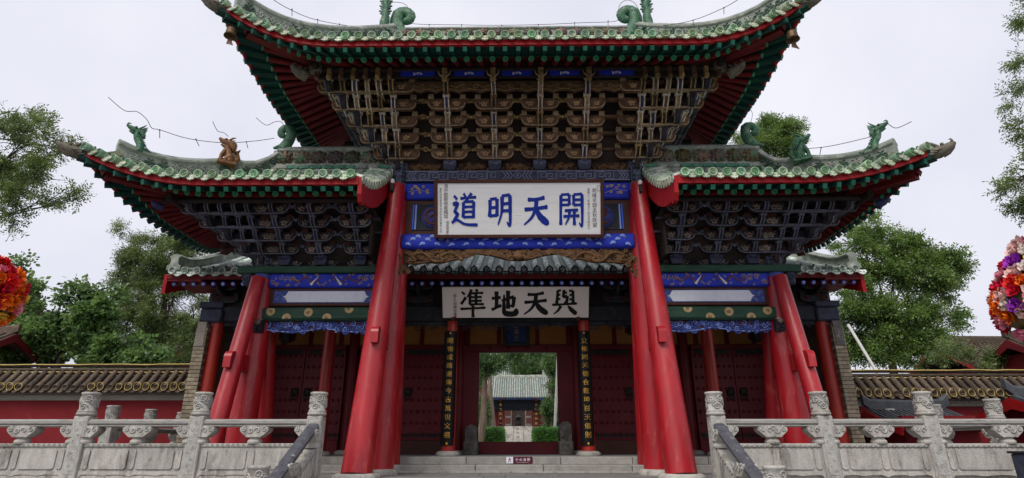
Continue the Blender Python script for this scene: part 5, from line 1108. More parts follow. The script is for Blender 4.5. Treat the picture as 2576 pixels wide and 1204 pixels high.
# ================================================================== ENTRANCE HALL BEHIND THE GATE
FH = 0.28; HC, HD, HR = 13.0, 15.0, 15.6
hall = thing('entrance_hall', (0, HD, FH), 'entrance hall with mottled green tile roof and maroon studded doors behind the gate', 'building')
base = MB(); base.box((0, (12.60+22)/2, FH/2-0.01), (15.2, 22-12.60, FH-0.02)); hb = obj('hall_base', base, step_m, hall)
rng = random.Random(9)
for k, (y0, y1, z1) in enumerate(((11.86, 12.28, 0.14), (12.24, 12.72, 0.28))):
    x = -7.5
    while x < 7.5:
        w = rng.uniform(1.3, 2.1); b = min(x+w, 7.5); mb = MB(); mb.bbox(((x+b)/2, (y0+y1)/2, z1-0.075), (b-x-0.01, y1-y0, 0.146), 0.012); obj('step_stone', mb, step_m, hall); x = b
mb = MB(); mb.box((0, 11.84, 0.012), (9.0, 0.05, 0.025)); obj('kerb_strip', mb, stone, hall)
hfl = MB(); hfl.box((0, 17.3, FH-0.004), (14.6, 9.2, 0.02)); obj('hall_floor', hfl, paver, hall)
zbm0, zbm1 = ZP(810, HC), ZP(773, HC)
HX = (1.49, 4.25, 6.86)
for sx in (-1, 1):
    for x in HX:
        for yy in (HC, HD):
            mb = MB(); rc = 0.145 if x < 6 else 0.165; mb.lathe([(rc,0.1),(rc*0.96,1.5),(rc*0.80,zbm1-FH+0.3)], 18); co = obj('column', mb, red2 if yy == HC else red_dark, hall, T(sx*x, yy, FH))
            mb = MB(); mb.lathe([(0.25,0),(0.27,0.04),(0.22,0.09),(0.16,0.10)], 18); obj('column_base', mb, stone, co, T(sx*x, yy, FH))
mb = MB(); mb.bbox((0, HC, (zbm0+zbm1)/2), (14.2, 0.26, zbm1-zbm0), 0.02); be = obj('front_beam', mb, beam_dk, hall)
mb = MB()
for k in range(24): x = -6.9 + 0.6*k; mb.bar((x, HC-0.132, zbm0+0.05),(x+0.12, HC-0.132, (zbm0+zbm1)/2),0.008,0.014); mb.bar((x+0.12, HC-0.132, (zbm0+zbm1)/2),(x, HC-0.132, zbm1-0.05),0.008,0.014)
obj('beam_pattern', mb, slate_blue, be)
mb = MB(); lf = lambda x: zbm0 - 0.16
mb.box((0, HC, zbm0-0.045), (13.4, 0.06, 0.09)); scrollwork(mb, -6.6, 6.6, zbm0-0.2, zbm0, HC-0.03, 90, 0.07, 0.016, 0, 6); obj('hall_apron', mb, beam_dk, hall)
# bracket zone under the eaves
mb = MB(); mb.box((0, HC+0.02, (zbm1+ZP(722,HC))/2+0.1), (14.0, 0.10, ZP(722,HC)-zbm1+0.2)); obj('bracket_board', mb, w_dark, hall)
gmh = gong_mesh(-0.3, 0.3, 0.15, 0.10, beam_dk, slate_blue, wing_red, (-0.17, 0.17), True, beam_dk)
for k in range(16):
    x = -6.72 + 13.44*k/15
    for j in range(2): obj('hall_bracket_arm', gmh, None, hall, T(x, HC-0.12-0.16*j, zbm1+0.16+0.26*j))
    mb = MB(); mb.box((0,0,0), (0.10, 0.5, 0.16)); mb.tube([(0,-0.25,-0.02),(0,-0.36,0.02),(0,-0.42,0.10)], [0.05,0.045,0.015], 6); obj('hall_bracket_nose', mb, beam_dk, hall, T(x, HC-0.2, zbm1+0.3))
# tile roof: eave, rafters, individually laid tiles
Side.ex = 1.2
zeH = ZP(702, 12.0); XHL, XHR = -7.62, 7.36
SH = Side((0,HR,0), (1,0,0), (0,-1,0), XHL, XHR, False, False, XHL, XHR, 3.62, 2.6, ZP(722,HC)+0.22, zeH, 0, 0, 1, EYE+5.25, XHL, XHR)
SHB = Side((0,HR,0), (-1,0,0), (0,1,0), -XHR, -XHL, False, False, -XHR, -XHL, 3.62, 2.6, ZP(722,HC)+0.22, zeH, 0, 0, 1, EYE+5.25, -XHR, -XHL)
mb = MB(); K = 10
for S_ in (SH, SHB):
    vs = [S_.top(u, S_.O*(1-j/K)) for u in (S_.s0, S_.s1) for j in range(K+1)]; mb.add(vs, [(j, K+1+j, K+2+j, j+1) for j in range(K)], 0, True)
    lo = [v - Z3*0.14 for v in vs]; mb.add(lo, [(j+1, K+2+j, K+1+j, j) for j in range(K)], 1)
roof = obj('hall_roof', mb, [hall_deck, red_dark], hall)
mb = MB(); mb.box(((XHL+XHR)/2, 12.02, zeH+0.06), (XHR-XHL, 0.06, 0.10)); obj('fascia', mb, red_raft, roof)
_d = MB(); _d.lathe([(0.05,-0.01),(0.05,0.006),(0.001,0.007)], 12, 0, RX(PI/2)); _d.lathe([(0.028,0.0),(0.028,0.012),(0.001,0.013)], 10, 1, RX(PI/2)); _d.lathe([(0.012,0.0),(0.012,0.018),(0.001,0.018)], 8, 2, RX(PI/2) ); HEND = _d.mesh('rafter_end', [raft_blue, white_p, ink_black])
_r = MB(); _r.tube([(0,0,0),(0,1,0)], 0.05, 10, 0, False); HRAFT = _r.mesh('rafter', [red_dark])
n = int((XHR-XHL)/0.215)
for i in range(n):
    x = XHL + 0.1 + (XHR-XHL-0.2)*i/(n-1); a = Vector((x, 12.12, ZP(713, 12.12))); b = Vector((x, HC+0.1, ZP(722,HC)+0.26)); v = b - a
    obj('rafter', HRAFT, None, roof, T(a) @ frame_from(-v) @ SC(1, v.length, 1)); obj('rafter_end', HEND, None, roof, T(a - v.normalized()*0.004) @ frame_from(-v))
HDISC = tile_disc_mesh(tile_hd, tile_h, 0.082); HDISC2 = tile_disc_mesh(tile_h, tile_hd, 0.082); HDRIP = drip_mesh(tile_hd, tile_h); HDRIP2 = drip_mesh(tile_h, tile_hd, 0.2, 0.09)
_t = MB(); n_ = 8; TL = 0.285
_t.tube([(0,-0.01,0),(0,TL*0.93,0),(0,TL*0.95,-0.012),(0,TL,-0.012)], [0.078,0.072,0.066,0.064], 10, 0, True); TILE1 = _t.mesh('roof_tile', [tile_h])
nt_ = int((XHR-XHL)/0.268); cnt = 0
for i in range(nt_):
    x = XHL + 0.134 + (XHR-XHL-0.268)*i/(nt_-1)
    own = 6 if abs(x) < 2.75 else (5 if abs(x) > 5.3 else 0)
    w = SH.O + 0.03
    for j in range(own):
        a, b = SH.top(x, w) , SH.top(x, w-0.26); v = b - a
        obj('roof_tile', TILE1, None, roof, T(a + Z3*0.03) @ frame_from(-v) @ SC(1, v.length/TL, 1) @ RY(rng.uniform(-0.1,0.1))); w -= 0.26
    ks = int(w/0.28); pts, rs = [], []
    for j in range(ks):
        for f, rr in ((0,0.076),(0.93,0.068)): pts.append(SH.top(x, w*(1-(j+f)/ks)) + Z3*0.03); rs.append(rr)
    mb = MB(); mb.tube(pts, rs, 7, 0, False); obj('tile_rib', mb, tile_h, roof)
    pe = SH.top(x, SH.O); dk = abs(x) < 4.6
    obj('tile_end', HDISC if dk else HDISC2, None, roof, T(pe + Vector((0,-0.07,0.02))) @ RY(i*1.3)); obj('nail_cap', KNOB, None, roof, T(pe + Vector((0,0.04,0.10))))
    obj('drip_tile', HDRIP if dk else HDRIP2, None, roof, T(pe + Vector((0.134,-0.05,-0.03))))
for xe, sg in ((XHL, -1), (XHR, 1)):    # gable edge ridges, barge boards, end beasts
    hp = [SH.top(xe, SH.O*(1-f/10)) + Vector((-sg*0.10, 0, 0.02)) for f in range(11)]; hp[0] += Z3*0.10; hp[1] += Z3*0.03
    ridge(roof, hp, 0.2, 0.30, False, False, 'gable_ridge', Vector((sg,0,0)))
    a = [(SH.top(xe, w).y - HR, SH.top(xe, w).z - 0.05) for w in (3.6, 2.7, 1.8, 0.9, 0.01)]; poly = a + [(p[0], p[1]-0.42) for p in a[::-1]]
    poly = [(p[0], p[1]) for p in poly]; mb = MB(); mb.prism(poly, 0.08, 0, T(xe+sg*0.03, HR, 0) @ RZ(PI/2)); obj('barge_board', mb, red_board, roof)
    mb = MB(); mb.prism([(-p[0], p[1]) for p in poly], 0.08, 0, T(xe+sg*0.03, HR, 0) @ RZ(PI/2)); obj('barge_board', mb, red_board, roof)
    obj('ridge_beast', sitting_beast(0.55), beast_g, roof, T(hp[6] + Vector((0,0,0.28))) @ RZ(PI/2))
    mb = MB(); mb.box((xe - sg*0.38, 12.55, zeH+0.02), (0.76, 1.1, 0.10)); obj('gable_soffit', mb, red_raft, roof)
ridge(roof, [(XHL+0.2, HR, EYE+5.2), (0, HR, EYE+5.2), (XHR-0.2, HR, EYE+5.2)], 0.22, 0.5, False, True, 'hall_ridge', Vector((0,-1,0)))
# brick end piers and end walls
for sx in (-1, 1):
    xw = sx*7.06; mb = MB(); ztop = zbm0 - 0.10
    mb.box((xw, (HC-0.25+20)/2, ztop/2 + FH/2), (0.25, 20-HC+0.25, ztop-FH)); pier = obj('end_wall', mb, mortar, hall)
    br = MB(); br.bbox((0,0,0), (0.17, 0.17, 0.074), 0.006); BR = br.mesh('brick', [brick_m]); br = MB(); br.bbox((0,0,0), (0.085, 0.17, 0.074), 0.006); BH = br.mesh('brick', [brick_m])
    nz = int((ztop - FH)/0.084)
    for k in range(nz):
        z = FH + 0.045 + 0.084*k; o_ = 0.046 if k % 2 else -0.046
        obj('brick', BR, None, pier, T(xw + o_*0.9, HC-0.19, z)); obj('brick', BH, None, pier, T(xw - o_*1.75, HC-0.19, z))
    mb = MB(); mb.bbox((xw, HC-0.22, ztop-0.22), (0.20, 0.14, 0.55), 0.01); obj('corbel_slab', mb, stone_d if sx > 0 else wall_band, pier)
    mb = MB(); mb.bbox((sx*6.98, HC-0.05, zbm1+0.02), (0.55, 0.34, 0.14), 0.02); mb.bbox((sx*6.95, HC-0.08, zbm0+0.12), (0.5, 0.3, 0.3), 0.03); obj('beam_end', mb, slate_blue, hall)
for sx in (-1, 1):
    g_ = [(SH.top(0, w).y - HR, SH.top(0, w).z - 0.16) for w in (2.6, 2.0, 1.4, 0.7, 0.01)]; poly = g_ + [(-p[0], p[1]) for p in g_[::-1][1:]] + [(2.6, zbm0 - 0.2), (-2.6, zbm0 - 0.2)]
    mb = MB(); mb.prism(poly, 0.22, 0, T(sx*7.06, HR, 0) @ RZ(PI/2)); obj('gable_wall', mb, mortar, hall)
# door wall
z_th, z_dt = ZP(1112, HD), ZP(888, HD)
zo0, zo1 = ZP(869, HD), ZP(800, HD)
DW = 0.985
def dpart(name, c, d, m, bv=0.015): mb = MB(); mb.bbox(c, d, bv); return obj(name, mb, m, hall)
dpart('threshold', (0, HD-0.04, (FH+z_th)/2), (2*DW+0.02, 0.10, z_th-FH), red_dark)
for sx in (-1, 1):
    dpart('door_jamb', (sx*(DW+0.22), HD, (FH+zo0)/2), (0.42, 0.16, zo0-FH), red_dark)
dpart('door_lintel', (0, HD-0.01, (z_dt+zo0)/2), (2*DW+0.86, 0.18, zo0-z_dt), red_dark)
_k = MB(); _k.lathe([(0.05,0),(0.045,0.03),(0.02,0.045),(0.001,0.047)], 10, 0, RX(PI/2)); PEG = _k.mesh('door_peg', [red_dark])
for k in range(4): obj('door_peg', PEG, None, hall, T(-0.72+0.48*k, HD-0.10, (z_dt+zo0)/2))
mb = MB(); mb.box((0, HD+0.02, (zo0+zo1)/2), (13.4, 0.04, zo1-zo0)); tr = obj('transom_panel', mb, ochre_p, hall)
for x in [s_*v for s_ in (-1,1) for v in (0.5, 1.30, 2.5, 3.25, 4.6, 5.4, 6.1)]: mb = MB(); mb.bbox((x, HD-0.01, (zo0+zo1)/2), (0.10, 0.08, zo1-zo0), 0.01); obj('transom_post', mb, red_dark, tr)
dpart('upper_lintel', (0, HD, zo1+0.3), (13.4, 0.2, 0.6), beam_dk)
_s = MB(); _s.lathe([(0.040,0),(0.037,0.02),(0.022,0.035),(0.001,0.038)], 9, 0, RX(PI/2)); STUD = _s.mesh('door_stud', [red_dark])
for sx in (-1, 1):
    for bay, (xa, xb) in enumerate(((1.80, 4.07), (4.43, 6.55))):
        zt0 = FH + 0.33; zt1 = zo0 - 0.12
        mb = MB(); mb.bbox((sx*(xa+xb)/2, HD-0.02, FH+0.165), (xb-xa, 0.12, 0.33), 0.01); obj('side_threshold', mb, red_dark if bay else br_frame, hall)
        mb = MB(); mb.bbox((sx*(xa+xb)/2, HD-0.02, zo0-0.06), (xb-xa, 0.14, 0.12), 0.01); obj('side_lintel', mb, red_dark, hall)
        wl = (xb-xa)/2
        for k in (0, 1):
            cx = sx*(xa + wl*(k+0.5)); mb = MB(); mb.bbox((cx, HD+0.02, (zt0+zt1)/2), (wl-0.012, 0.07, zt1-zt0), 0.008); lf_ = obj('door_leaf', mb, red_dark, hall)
            tot = MB()
            for r_ in range(8):
                z = lerp(zt0+0.13, zt1-0.16, r_/7)
                for c_ in range(7):
                    x = cx + (c_-3)*wl*0.135
                    if bay == 0: obj('door_stud', STUD, None, lf_, T(x, HD-0.016, z))
                    else: tot.lathe([(0.040,0),(0.037,0.02),(0.022,0.035),(0.001,0.038)], 7, 0, T(x, HD-0.016, z) @ RX(PI/2))
            if bay: obj('door_stud', tot, red_dark, lf_, kind='stuff')
            mb = MB(); mb.box((cx, HD-0.018, zt0+0.14-0.02), (wl*0.96, 0.012, 0.10)); mb.box((cx, HD-0.018, zt1-0.06), (wl*0.8, 0.012, 0.12)); obj('iron_strap', mb, iron, lf_)
            kx = sx*(xa+wl) + (-1 if (k == 0) == (sx > 0) else 1)*0.16
            mb = MB(); mb.ball((kx, HD-0.05, lerp(zt0,zt1,0.52)), (0.10,0.05,0.11), 0, 10, 6); mb.tube([(kx+0.075*math.sin(a*PI/6), HD-0.09, lerp(zt0,zt1,0.52)-0.10-0.085*math.cos(a*PI/6)) for a in range(13)], 0.014, 6); obj('knocker', mb, iron, lf_)
# inner walls and ceiling of the passage
for sx in (-1, 1): dpart('passage_wall', (sx*1.62, (HD+20)/2+0.3, 1.9), (0.14, 20-HD-0.6, 3.2), red_dark)
dpart('passage_ceiling', (0, 17.6, zo1+0.15), (13.2, 5.0, 0.1), w_dark)
for sx in (-1, 1): dpart('rear_board', (sx*4.15, HD+0.12, 2.0), (5.3, 0.06, 3.6), red_dark)
# blue vertical tablet
c3 = P(1299, 836, HD-0.35); t3, M3 = plaque('vertical_tablet', 'faded blue vertical tablet in carved frame above the open doorway', c3, 0.50, 0.52, R(12), blue_pl, beam_dk, 0.09, 0.05)
column_text(t3, M3, '太昊宮', 0, 0.155, 0.15, 0.13, w_gold, -0.032, 'tablet_character', 0.01)
# lanterns
for sx, px in ((-1, 720), (1, 2110)) :
    pass
for px, py, lw in ((722, 838, 'behind the carved apron on the amber beast side'), (1592, 822, 'between the tall braces and the cream plaque'), (1900, 838, 'behind the carved apron on the dark hut side')):
    lp = P(px, py, 14.1); t = thing('palace_lantern', lp, 'dark hexagonal lantern with red tassels hanging ' + lw, 'lantern', 'lanterns under the hall eaves')
    mb = MB(); mb.lathe([(0.10,-0.22),(0.17,-0.18),(0.17,0.12),(0.24,0.16),(0.10,0.24)], 6, 0, None, False); mb.tube([(0,0,0.24),(0,0,0.55)], 0.01, 5); obj('lantern_body', mb, beam_dk, t, T(lp))
    for a in range(6): mb = MB(); mb.tube([(0.2*math.cos(a*PI/3),0.2*math.sin(a*PI/3),0.14),(0.2*math.cos(a*PI/3),0.2*math.sin(a*PI/3),-0.16)], [0.008,0.022], 6); obj('tassel', mb, red_raft, t, T(lp))
# couplet boards on the front columns
for sx, txt, lab in ((-1, '開物成務道傳今古萬世文祖', 'black couplet board in gold writing whose first character is the gate-shaped one'), (1, '立極同天德合乾坤百王儀則', 'black couplet board in gold writing ending with the characters for rites and rule')):
    x = sx*HX[0] - 0.02; zt, zb_ = ZP(832, HC-0.2), ZP(1122, HC-0.2); t = thing('couplet_board', (x, HC-0.2, zb_), lab, 'couplet'); h = zt - zb_
    poly = [(0.16*math.sin(a), -0.16*math.cos(a)) for a in [R(-62+124*i/12) for i in range(13)]]; inn = [(p[0]*0.9, p[1]*0.9) for p in poly[::-1]]
    mb = MB(); n = len(poly+inn); vs = [(p[0], p[1], z) for z in (0, h) for p in poly+inn]
    mb.add(vs, [(i, (i+1)%n, n+(i+1)%n, n+i) for i in range(n)], 0, True); mb.add(vs, [list(range(n))[::-1], [n+i for i in range(n)]]); obj('board', mb, black_lac, t, T(x, HC+0.0, zb_))
    for i, ch in enumerate(txt):
        z = zt - h*(0.09 + 0.82*i/11) ; mb = MB(); vs, fs = glyph(ch, 0.0); S0 = h*0.050
        vs2 = [(0.170*math.sin(v[0]*S0*1.1/0.170), -0.170*math.cos(v[0]*S0*1.1/0.170)+0.003, v[2]*S0) for v in vs]; mb.add(vs2, fs, 0); obj('gold_character', mb, gold, t, T(x, HC, z))
    for zz in (0.04, h-0.05): mb = MB(); mb.ball((0, -0.170, zz), (0.025,0.02,0.03), 0, 8, 5); obj('gold_boss', mb, gold, t, T(x, HC, zb_))
# drum stones
for sx in (-1, 1):
    cx = sx*(DW+0.13); y = HD-0.42; zt = ZP(1070 if sx < 0 else 1062, y); t = thing('drum_stone', (cx, y, FH), 'weathered upright door stone beside the threshold, ' + ('rounded top with pale chips' if sx < 0 else 'standing on a carved block'), 'door stone')
    poly = [(-0.135,0.30)] + [(0.135*math.cos(a), zt-FH-0.12+0.12*math.sin(a)) for a in [PI - PI*i/10 for i in range(11)]] + [(0.135,0.30)]
    mb = MB(); mb.prism(poly, 0.62, 0, T(cx, y, FH), None, True); scrollwork(mb, cx-0.08, cx+0.08, FH+0.35, zt-0.1, y-0.312, 7, 0.06, 0.012, 0, 5+sx); obj('drum', mb, stone_d, t)
    mb = MB(); mb.bbox((cx, y, FH+0.155), (0.33, 0.68, 0.31), 0.02); scrollwork(mb, cx-0.12, cx+0.12, FH+0.06, FH+0.26, y-0.345, 6, 0.05, 0.012, 0, 9); obj('block', mb, stone_d, t)
# step warning sign on the riser
sp_ = P(1305, 1161, 12.22); t = thing('step_sign', (sp_.x, 12.22, 0.14), 'small maroon warning sign with white writing and figure on the step riser', 'sign'); zs = 0.217
sc_ = 12.22*0.94/1450
mb = MB(); mb.box((sp_.x+9*sc_, 12.225, zs), (48*sc_, 0.02, 0.125)); obj('sign_board', mb, sign_m, t)
mb = MB(); mb.box((sp_.x-24*sc_, 12.225, zs), (17*sc_, 0.018, 0.123)); obj('pictogram_board', mb, white_p, t)
mb = MB(); px_ = sp_.x-24*sc_; yy = 12.211
mb.ball((px_, yy, zs+0.038), (0.010,0.003,0.010)); 
for a, b in (((0,0.027),(0.004,-0.008)),((0.004,-0.008),(0.028,-0.04)),((0.004,-0.008),(-0.02,-0.02)),((-0.02,-0.02),(-0.026,-0.045)),((0,0.02),(0.028,0.008)),((0,0.02),(-0.026,0.012))): mb.bar((px_+a[0],yy,zs+a[1]),(px_+b[0],yy,zs+b[1]),0.003,0.008)
obj('pictogram', mb, red_board, t)
for i, ch in enumerate('小心台阶'): mb = MB(); write(mb, ch, sp_.x+(-6+10*i)*sc_, zs+0.012, 0.058, 12.212, 0, 0.015); obj('sign_character', mb, white_p, t)
for i, ch in enumerate('MindYourStep'): mb = MB(); write(mb, ch, sp_.x+(-5+2.5*i)*sc_, zs-0.040, 0.016, 12.212, 0, 0.01); obj('sign_letter', mb, white_p, t)

# ================================================================== STONE BALUSTRADES
def post_meshes():
    s = MB(); s.bbox((0,0,0.44), (0.215,0.215,0.88), 0.012, 0)
    for a in range(4):
        M = RZ(a*PI/2); s.bbox((0,-0.107,0.45), (0.14,0.010,0.74), 0.006, 1, M)
        for k in range(9): s.spiral((0.025*(-1)**k, -0.113, 0.13+0.08*k), 0.03, 1.1, 0.006, 1, k, (-1)**k, n=4, seg=7, M=M)
    cp = MB(); cp.lathe([(0.085,0.88),(0.115,0.895),(0.12,0.92),(0.105,0.935),(0.112,0.945),(0.112,0.955),(0.098,0.965),(0.100,1.18),(0.110,1.19),(0.110,1.215),(0.09,1.222),(0.001,1.225)], 18, 0)
    rng = random.Random(2)
    for k in range(15):
        th = k*0.84; z = 1.01 + 0.13*((k*0.618) % 1); tmp = MB(); tmp.spiral((0,0,0), 0.050, 1.5, 0.011, 1, k*1.3, (-1)**k, n=4, seg=9)
        for v in tmp.v: pass
        b = len(cp.v); 
        for (x, y, zz) in tmp.v: a = th + x/0.105; r = 0.103 - y; cp.v.append((r*math.sin(a), -r*math.cos(a), z+zz))
        for f in tmp.f: cp.f.append([i+b for i in f]); cp.m.append(1); cp.s.append(True)
    return s.mesh('post_shaft', [stone, stone_r]), cp.mesh('carved_cap', [stone, stone_r])
SHAFT, CAP = post_meshes()
def baluster_mesh(m=stone):
    b = MB(); b.lathe([(0.09,0.0),(0.105,0.02),(0.10,0.05),(0.075,0.075),(0.085,0.085),(0.11,0.10)], 14, 0)
    pts = [(-0.10,0.095),(-0.17,0.15),(-0.205,0.185),(-0.205,0.225),(-0.17,0.245),(-0.12,0.235),(-0.09,0.255),(0.09,0.255),(0.12,0.235),(0.17,0.245),(0.205,0.225),(0.205,0.185),(0.17,0.15),(0.10,0.095)]
    b.prism(pts, 0.16, 0)
    for s_ in (-1, 1):
        for f in (-1, 1): b.spiral((s_*0.155, f*0.082, 0.205), 0.040, 1.2, 0.012, 1, PI/2, s_, n=5, seg=8); b.spiral((s_*0.05, f*0.082, 0.19), 0.045, 1.2, 0.012, 1, 0, -s_, n=5, seg=8)
    b.spiral((0,-0.084,0.22), 0.04, 1.4, 0.012, 1, 0, 1, n=5, seg=8); return b.mesh('baluster', [m, stone_r])
BALU = baluster_mesh()
def bake(name, mb, m, par, M):
    mb.v = [tuple(M @ Vector(v)) for v in mb.v]; return obj(name, mb, m, par)
def bal_section(par, p, q, dark=False, base=True):
    """rail, balusters and carved slab between posts at p and q (points at the foot); follows the slope"""
    p, q = Vector(p), Vector(q); d = q - p; Lh = math.hypot(d.x, d.y); ang = math.atan2(d.y, d.x); sl = d.z / Lh
    M = T(p) @ RZ(ang) @ Matrix(((1,0,0,0),(0,1,0,0),(sl,0,1,0),(0,0,0,1)))
    a, b = 0.10, Lh - 0.10; Lc = b - a; m = stone_k if dark else stone
    mb = MB(); prof = [(-0.05,0.725),(0.05,0.725),(0.07,0.74),(0.06,0.757),(0.085,0.775),(0.085,0.81),(0.05,0.835),(-0.05,0.835),(-0.085,0.81),(-0.085,0.775),(-0.06,0.757),(-0.07,0.74)]
    mb.sweep(prof, [(a,0,0),(b,0,0)]); bake('rail', mb, stone_k if dark else rail_m, par, M)
    n = max(1, int(round(Lc/0.85)))
    xs = [a + 0.0] + [a + Lc*k/n for k in range(1, n)] + [b]
    for i, x in enumerate(xs): obj('baluster', BALU, None, par, T(M @ Vector((x, 0, 0.49))) @ RZ(ang) @ SC(0.85 if i in (0, len(xs)-1) else 1.0, 1.15, 1.0))
    mb = MB(); mb.box(((a+b)/2,0,0.31), (Lc,0.11,0.37)); mb.bbox(((a+b)/2,0,0.475), (Lc,0.15,0.05), 0.01); sl_ = bake('slab', mb, m if not dark else stone, par, M)
    mb = MB(); k = a + 0.06
    while k < b - 0.05:
        for f in (-1, 1): mb.spiral((k, f*0.078, 0.475), 0.026, 1.0, 0.007, 0, 0, f, n=4, seg=7)
        k += 0.075
    mb.v = [tuple(M @ Vector(v)) for v in mb.v]; obj('slab_scroll_band', mb, stone_r, sl_, kind='stuff')
    # raised fields with recessed joints
    npan = 2 if Lc > 1.2 else 1; xs_ = []; wv = 0.085; wp = (Lc - 0.05 - wv*(npan+1) - 0.03*(2*npan+1)) / npan; x = a + 0.04
    for i in range(2*npan+1): w = wv if i % 2 == 0 else wp; xs_.append((x, x+w)); x += w + 0.03
    for (x0, x1) in xs_:
        for f in (-1, 1):
            c_ = 0.022; pts = [(x0+c_,0.155),(x1-c_,0.155),(x1,0.155+c_),(x1,0.425-c_),(x1-c_,0.425),(x0+c_,0.425),(x0,0.425-c_),(x0,0.155+c_)]
            mb = MB(); mb.prism(pts, 0.022, 0, T(0, f*0.062, 0)); bake('slab_field', mb, stone, sl_, M)
    # base with a scalloped lower edge
    N = 26; pts = [(a + Lc*i/N, 0.055 + 0.030*abs(math.sin(i/N*PI*4))**0.5 if 0 < i < N else 0.0) for i in range(N+1)] + [(b,0.125),(a,0.125)]
    mb = MB(); mb.prism(pts, 0.13); mb.box(((a+b)/2, 0.02, 0.02), (Lc, 0.07, 0.10)); bake('scalloped_foot', mb, stone, sl_, M)
def bal_post(par, p, h=1.0, sc=1.0):
    o = obj('post', SHAFT, None, par, T(p) @ SC(sc, sc, h)); obj('carved_cap', CAP, None, o, T(p) @ SC(sc*1.14, sc*1.14, h)); return o
BZ = 0.02
yb = 8.84
def row(name, label, posts, group=None, dark=None):
    t = thing(name, posts[0], label, 'balustrade', group)
    for p in posts: bal_post(t, p)
    for p, q in zip(posts[:-1], posts[1:]): bal_section(t, p, q)
    return t
xl = [XP(px, 1062, yb) for px in (793, 497, 205)]; xl.append(-8.08)
xr = [XP(px, 1065, yb) for px in (1800, 2064, 2325)]; xr.append(8.08)
row('stone_balustrade', 'carved grey stone balustrade on the terrace edge, on the side of the amber roof beast', [(x, yb, BZ) for x in xl])
row('stone_balustrade', 'carved grey stone balustrade on the terrace edge, on the side of the small dark-roofed hut', [(x, yb, BZ) for x in xr])
row('stone_balustrade', 'weathered stone balustrade along the terrace side, running back toward the leafy mulberry shrub', [(-8.08, y_, BZ) for y_ in (11.9, 13.15, 14.4)])
row('stone_balustrade', 'weathered stone balustrade along the terrace side, running back in front of the small hut', [(8.08, yb + 1.45*k, BZ) for k in (1, 2, 3, 4)])
for sx, x in ((-1, xl[0]), (1, xr[0])):
    t = thing('stair_balustrade', (x, 7.0, GL), 'sloping stone stair balustrade with dark stained rail, ' + ('on the amber beast side of the stairs' if sx < 0 else 'on the dark hut side of the stairs'), 'balustrade')
    a = (x, yb, BZ); b = (x, 7.05, BZ - 0.96); bal_section(t, a, b, True)
    bal_post(t, b); mb = MB(); mb.bar((x, yb-0.1, -0.62), (x, 6.9, -1.3), 0.30, 1.0); 
    poly = [(PF, 0.0), (7.05-0.2, -0.99), (7.05-0.2, GL), (PF, GL)]; mb = MB(); mb.prism(poly, 0.30, 0, T(x, 0, 0) @ RZ(PI/2)); obj('stair_side_wall', mb, step_m, t)

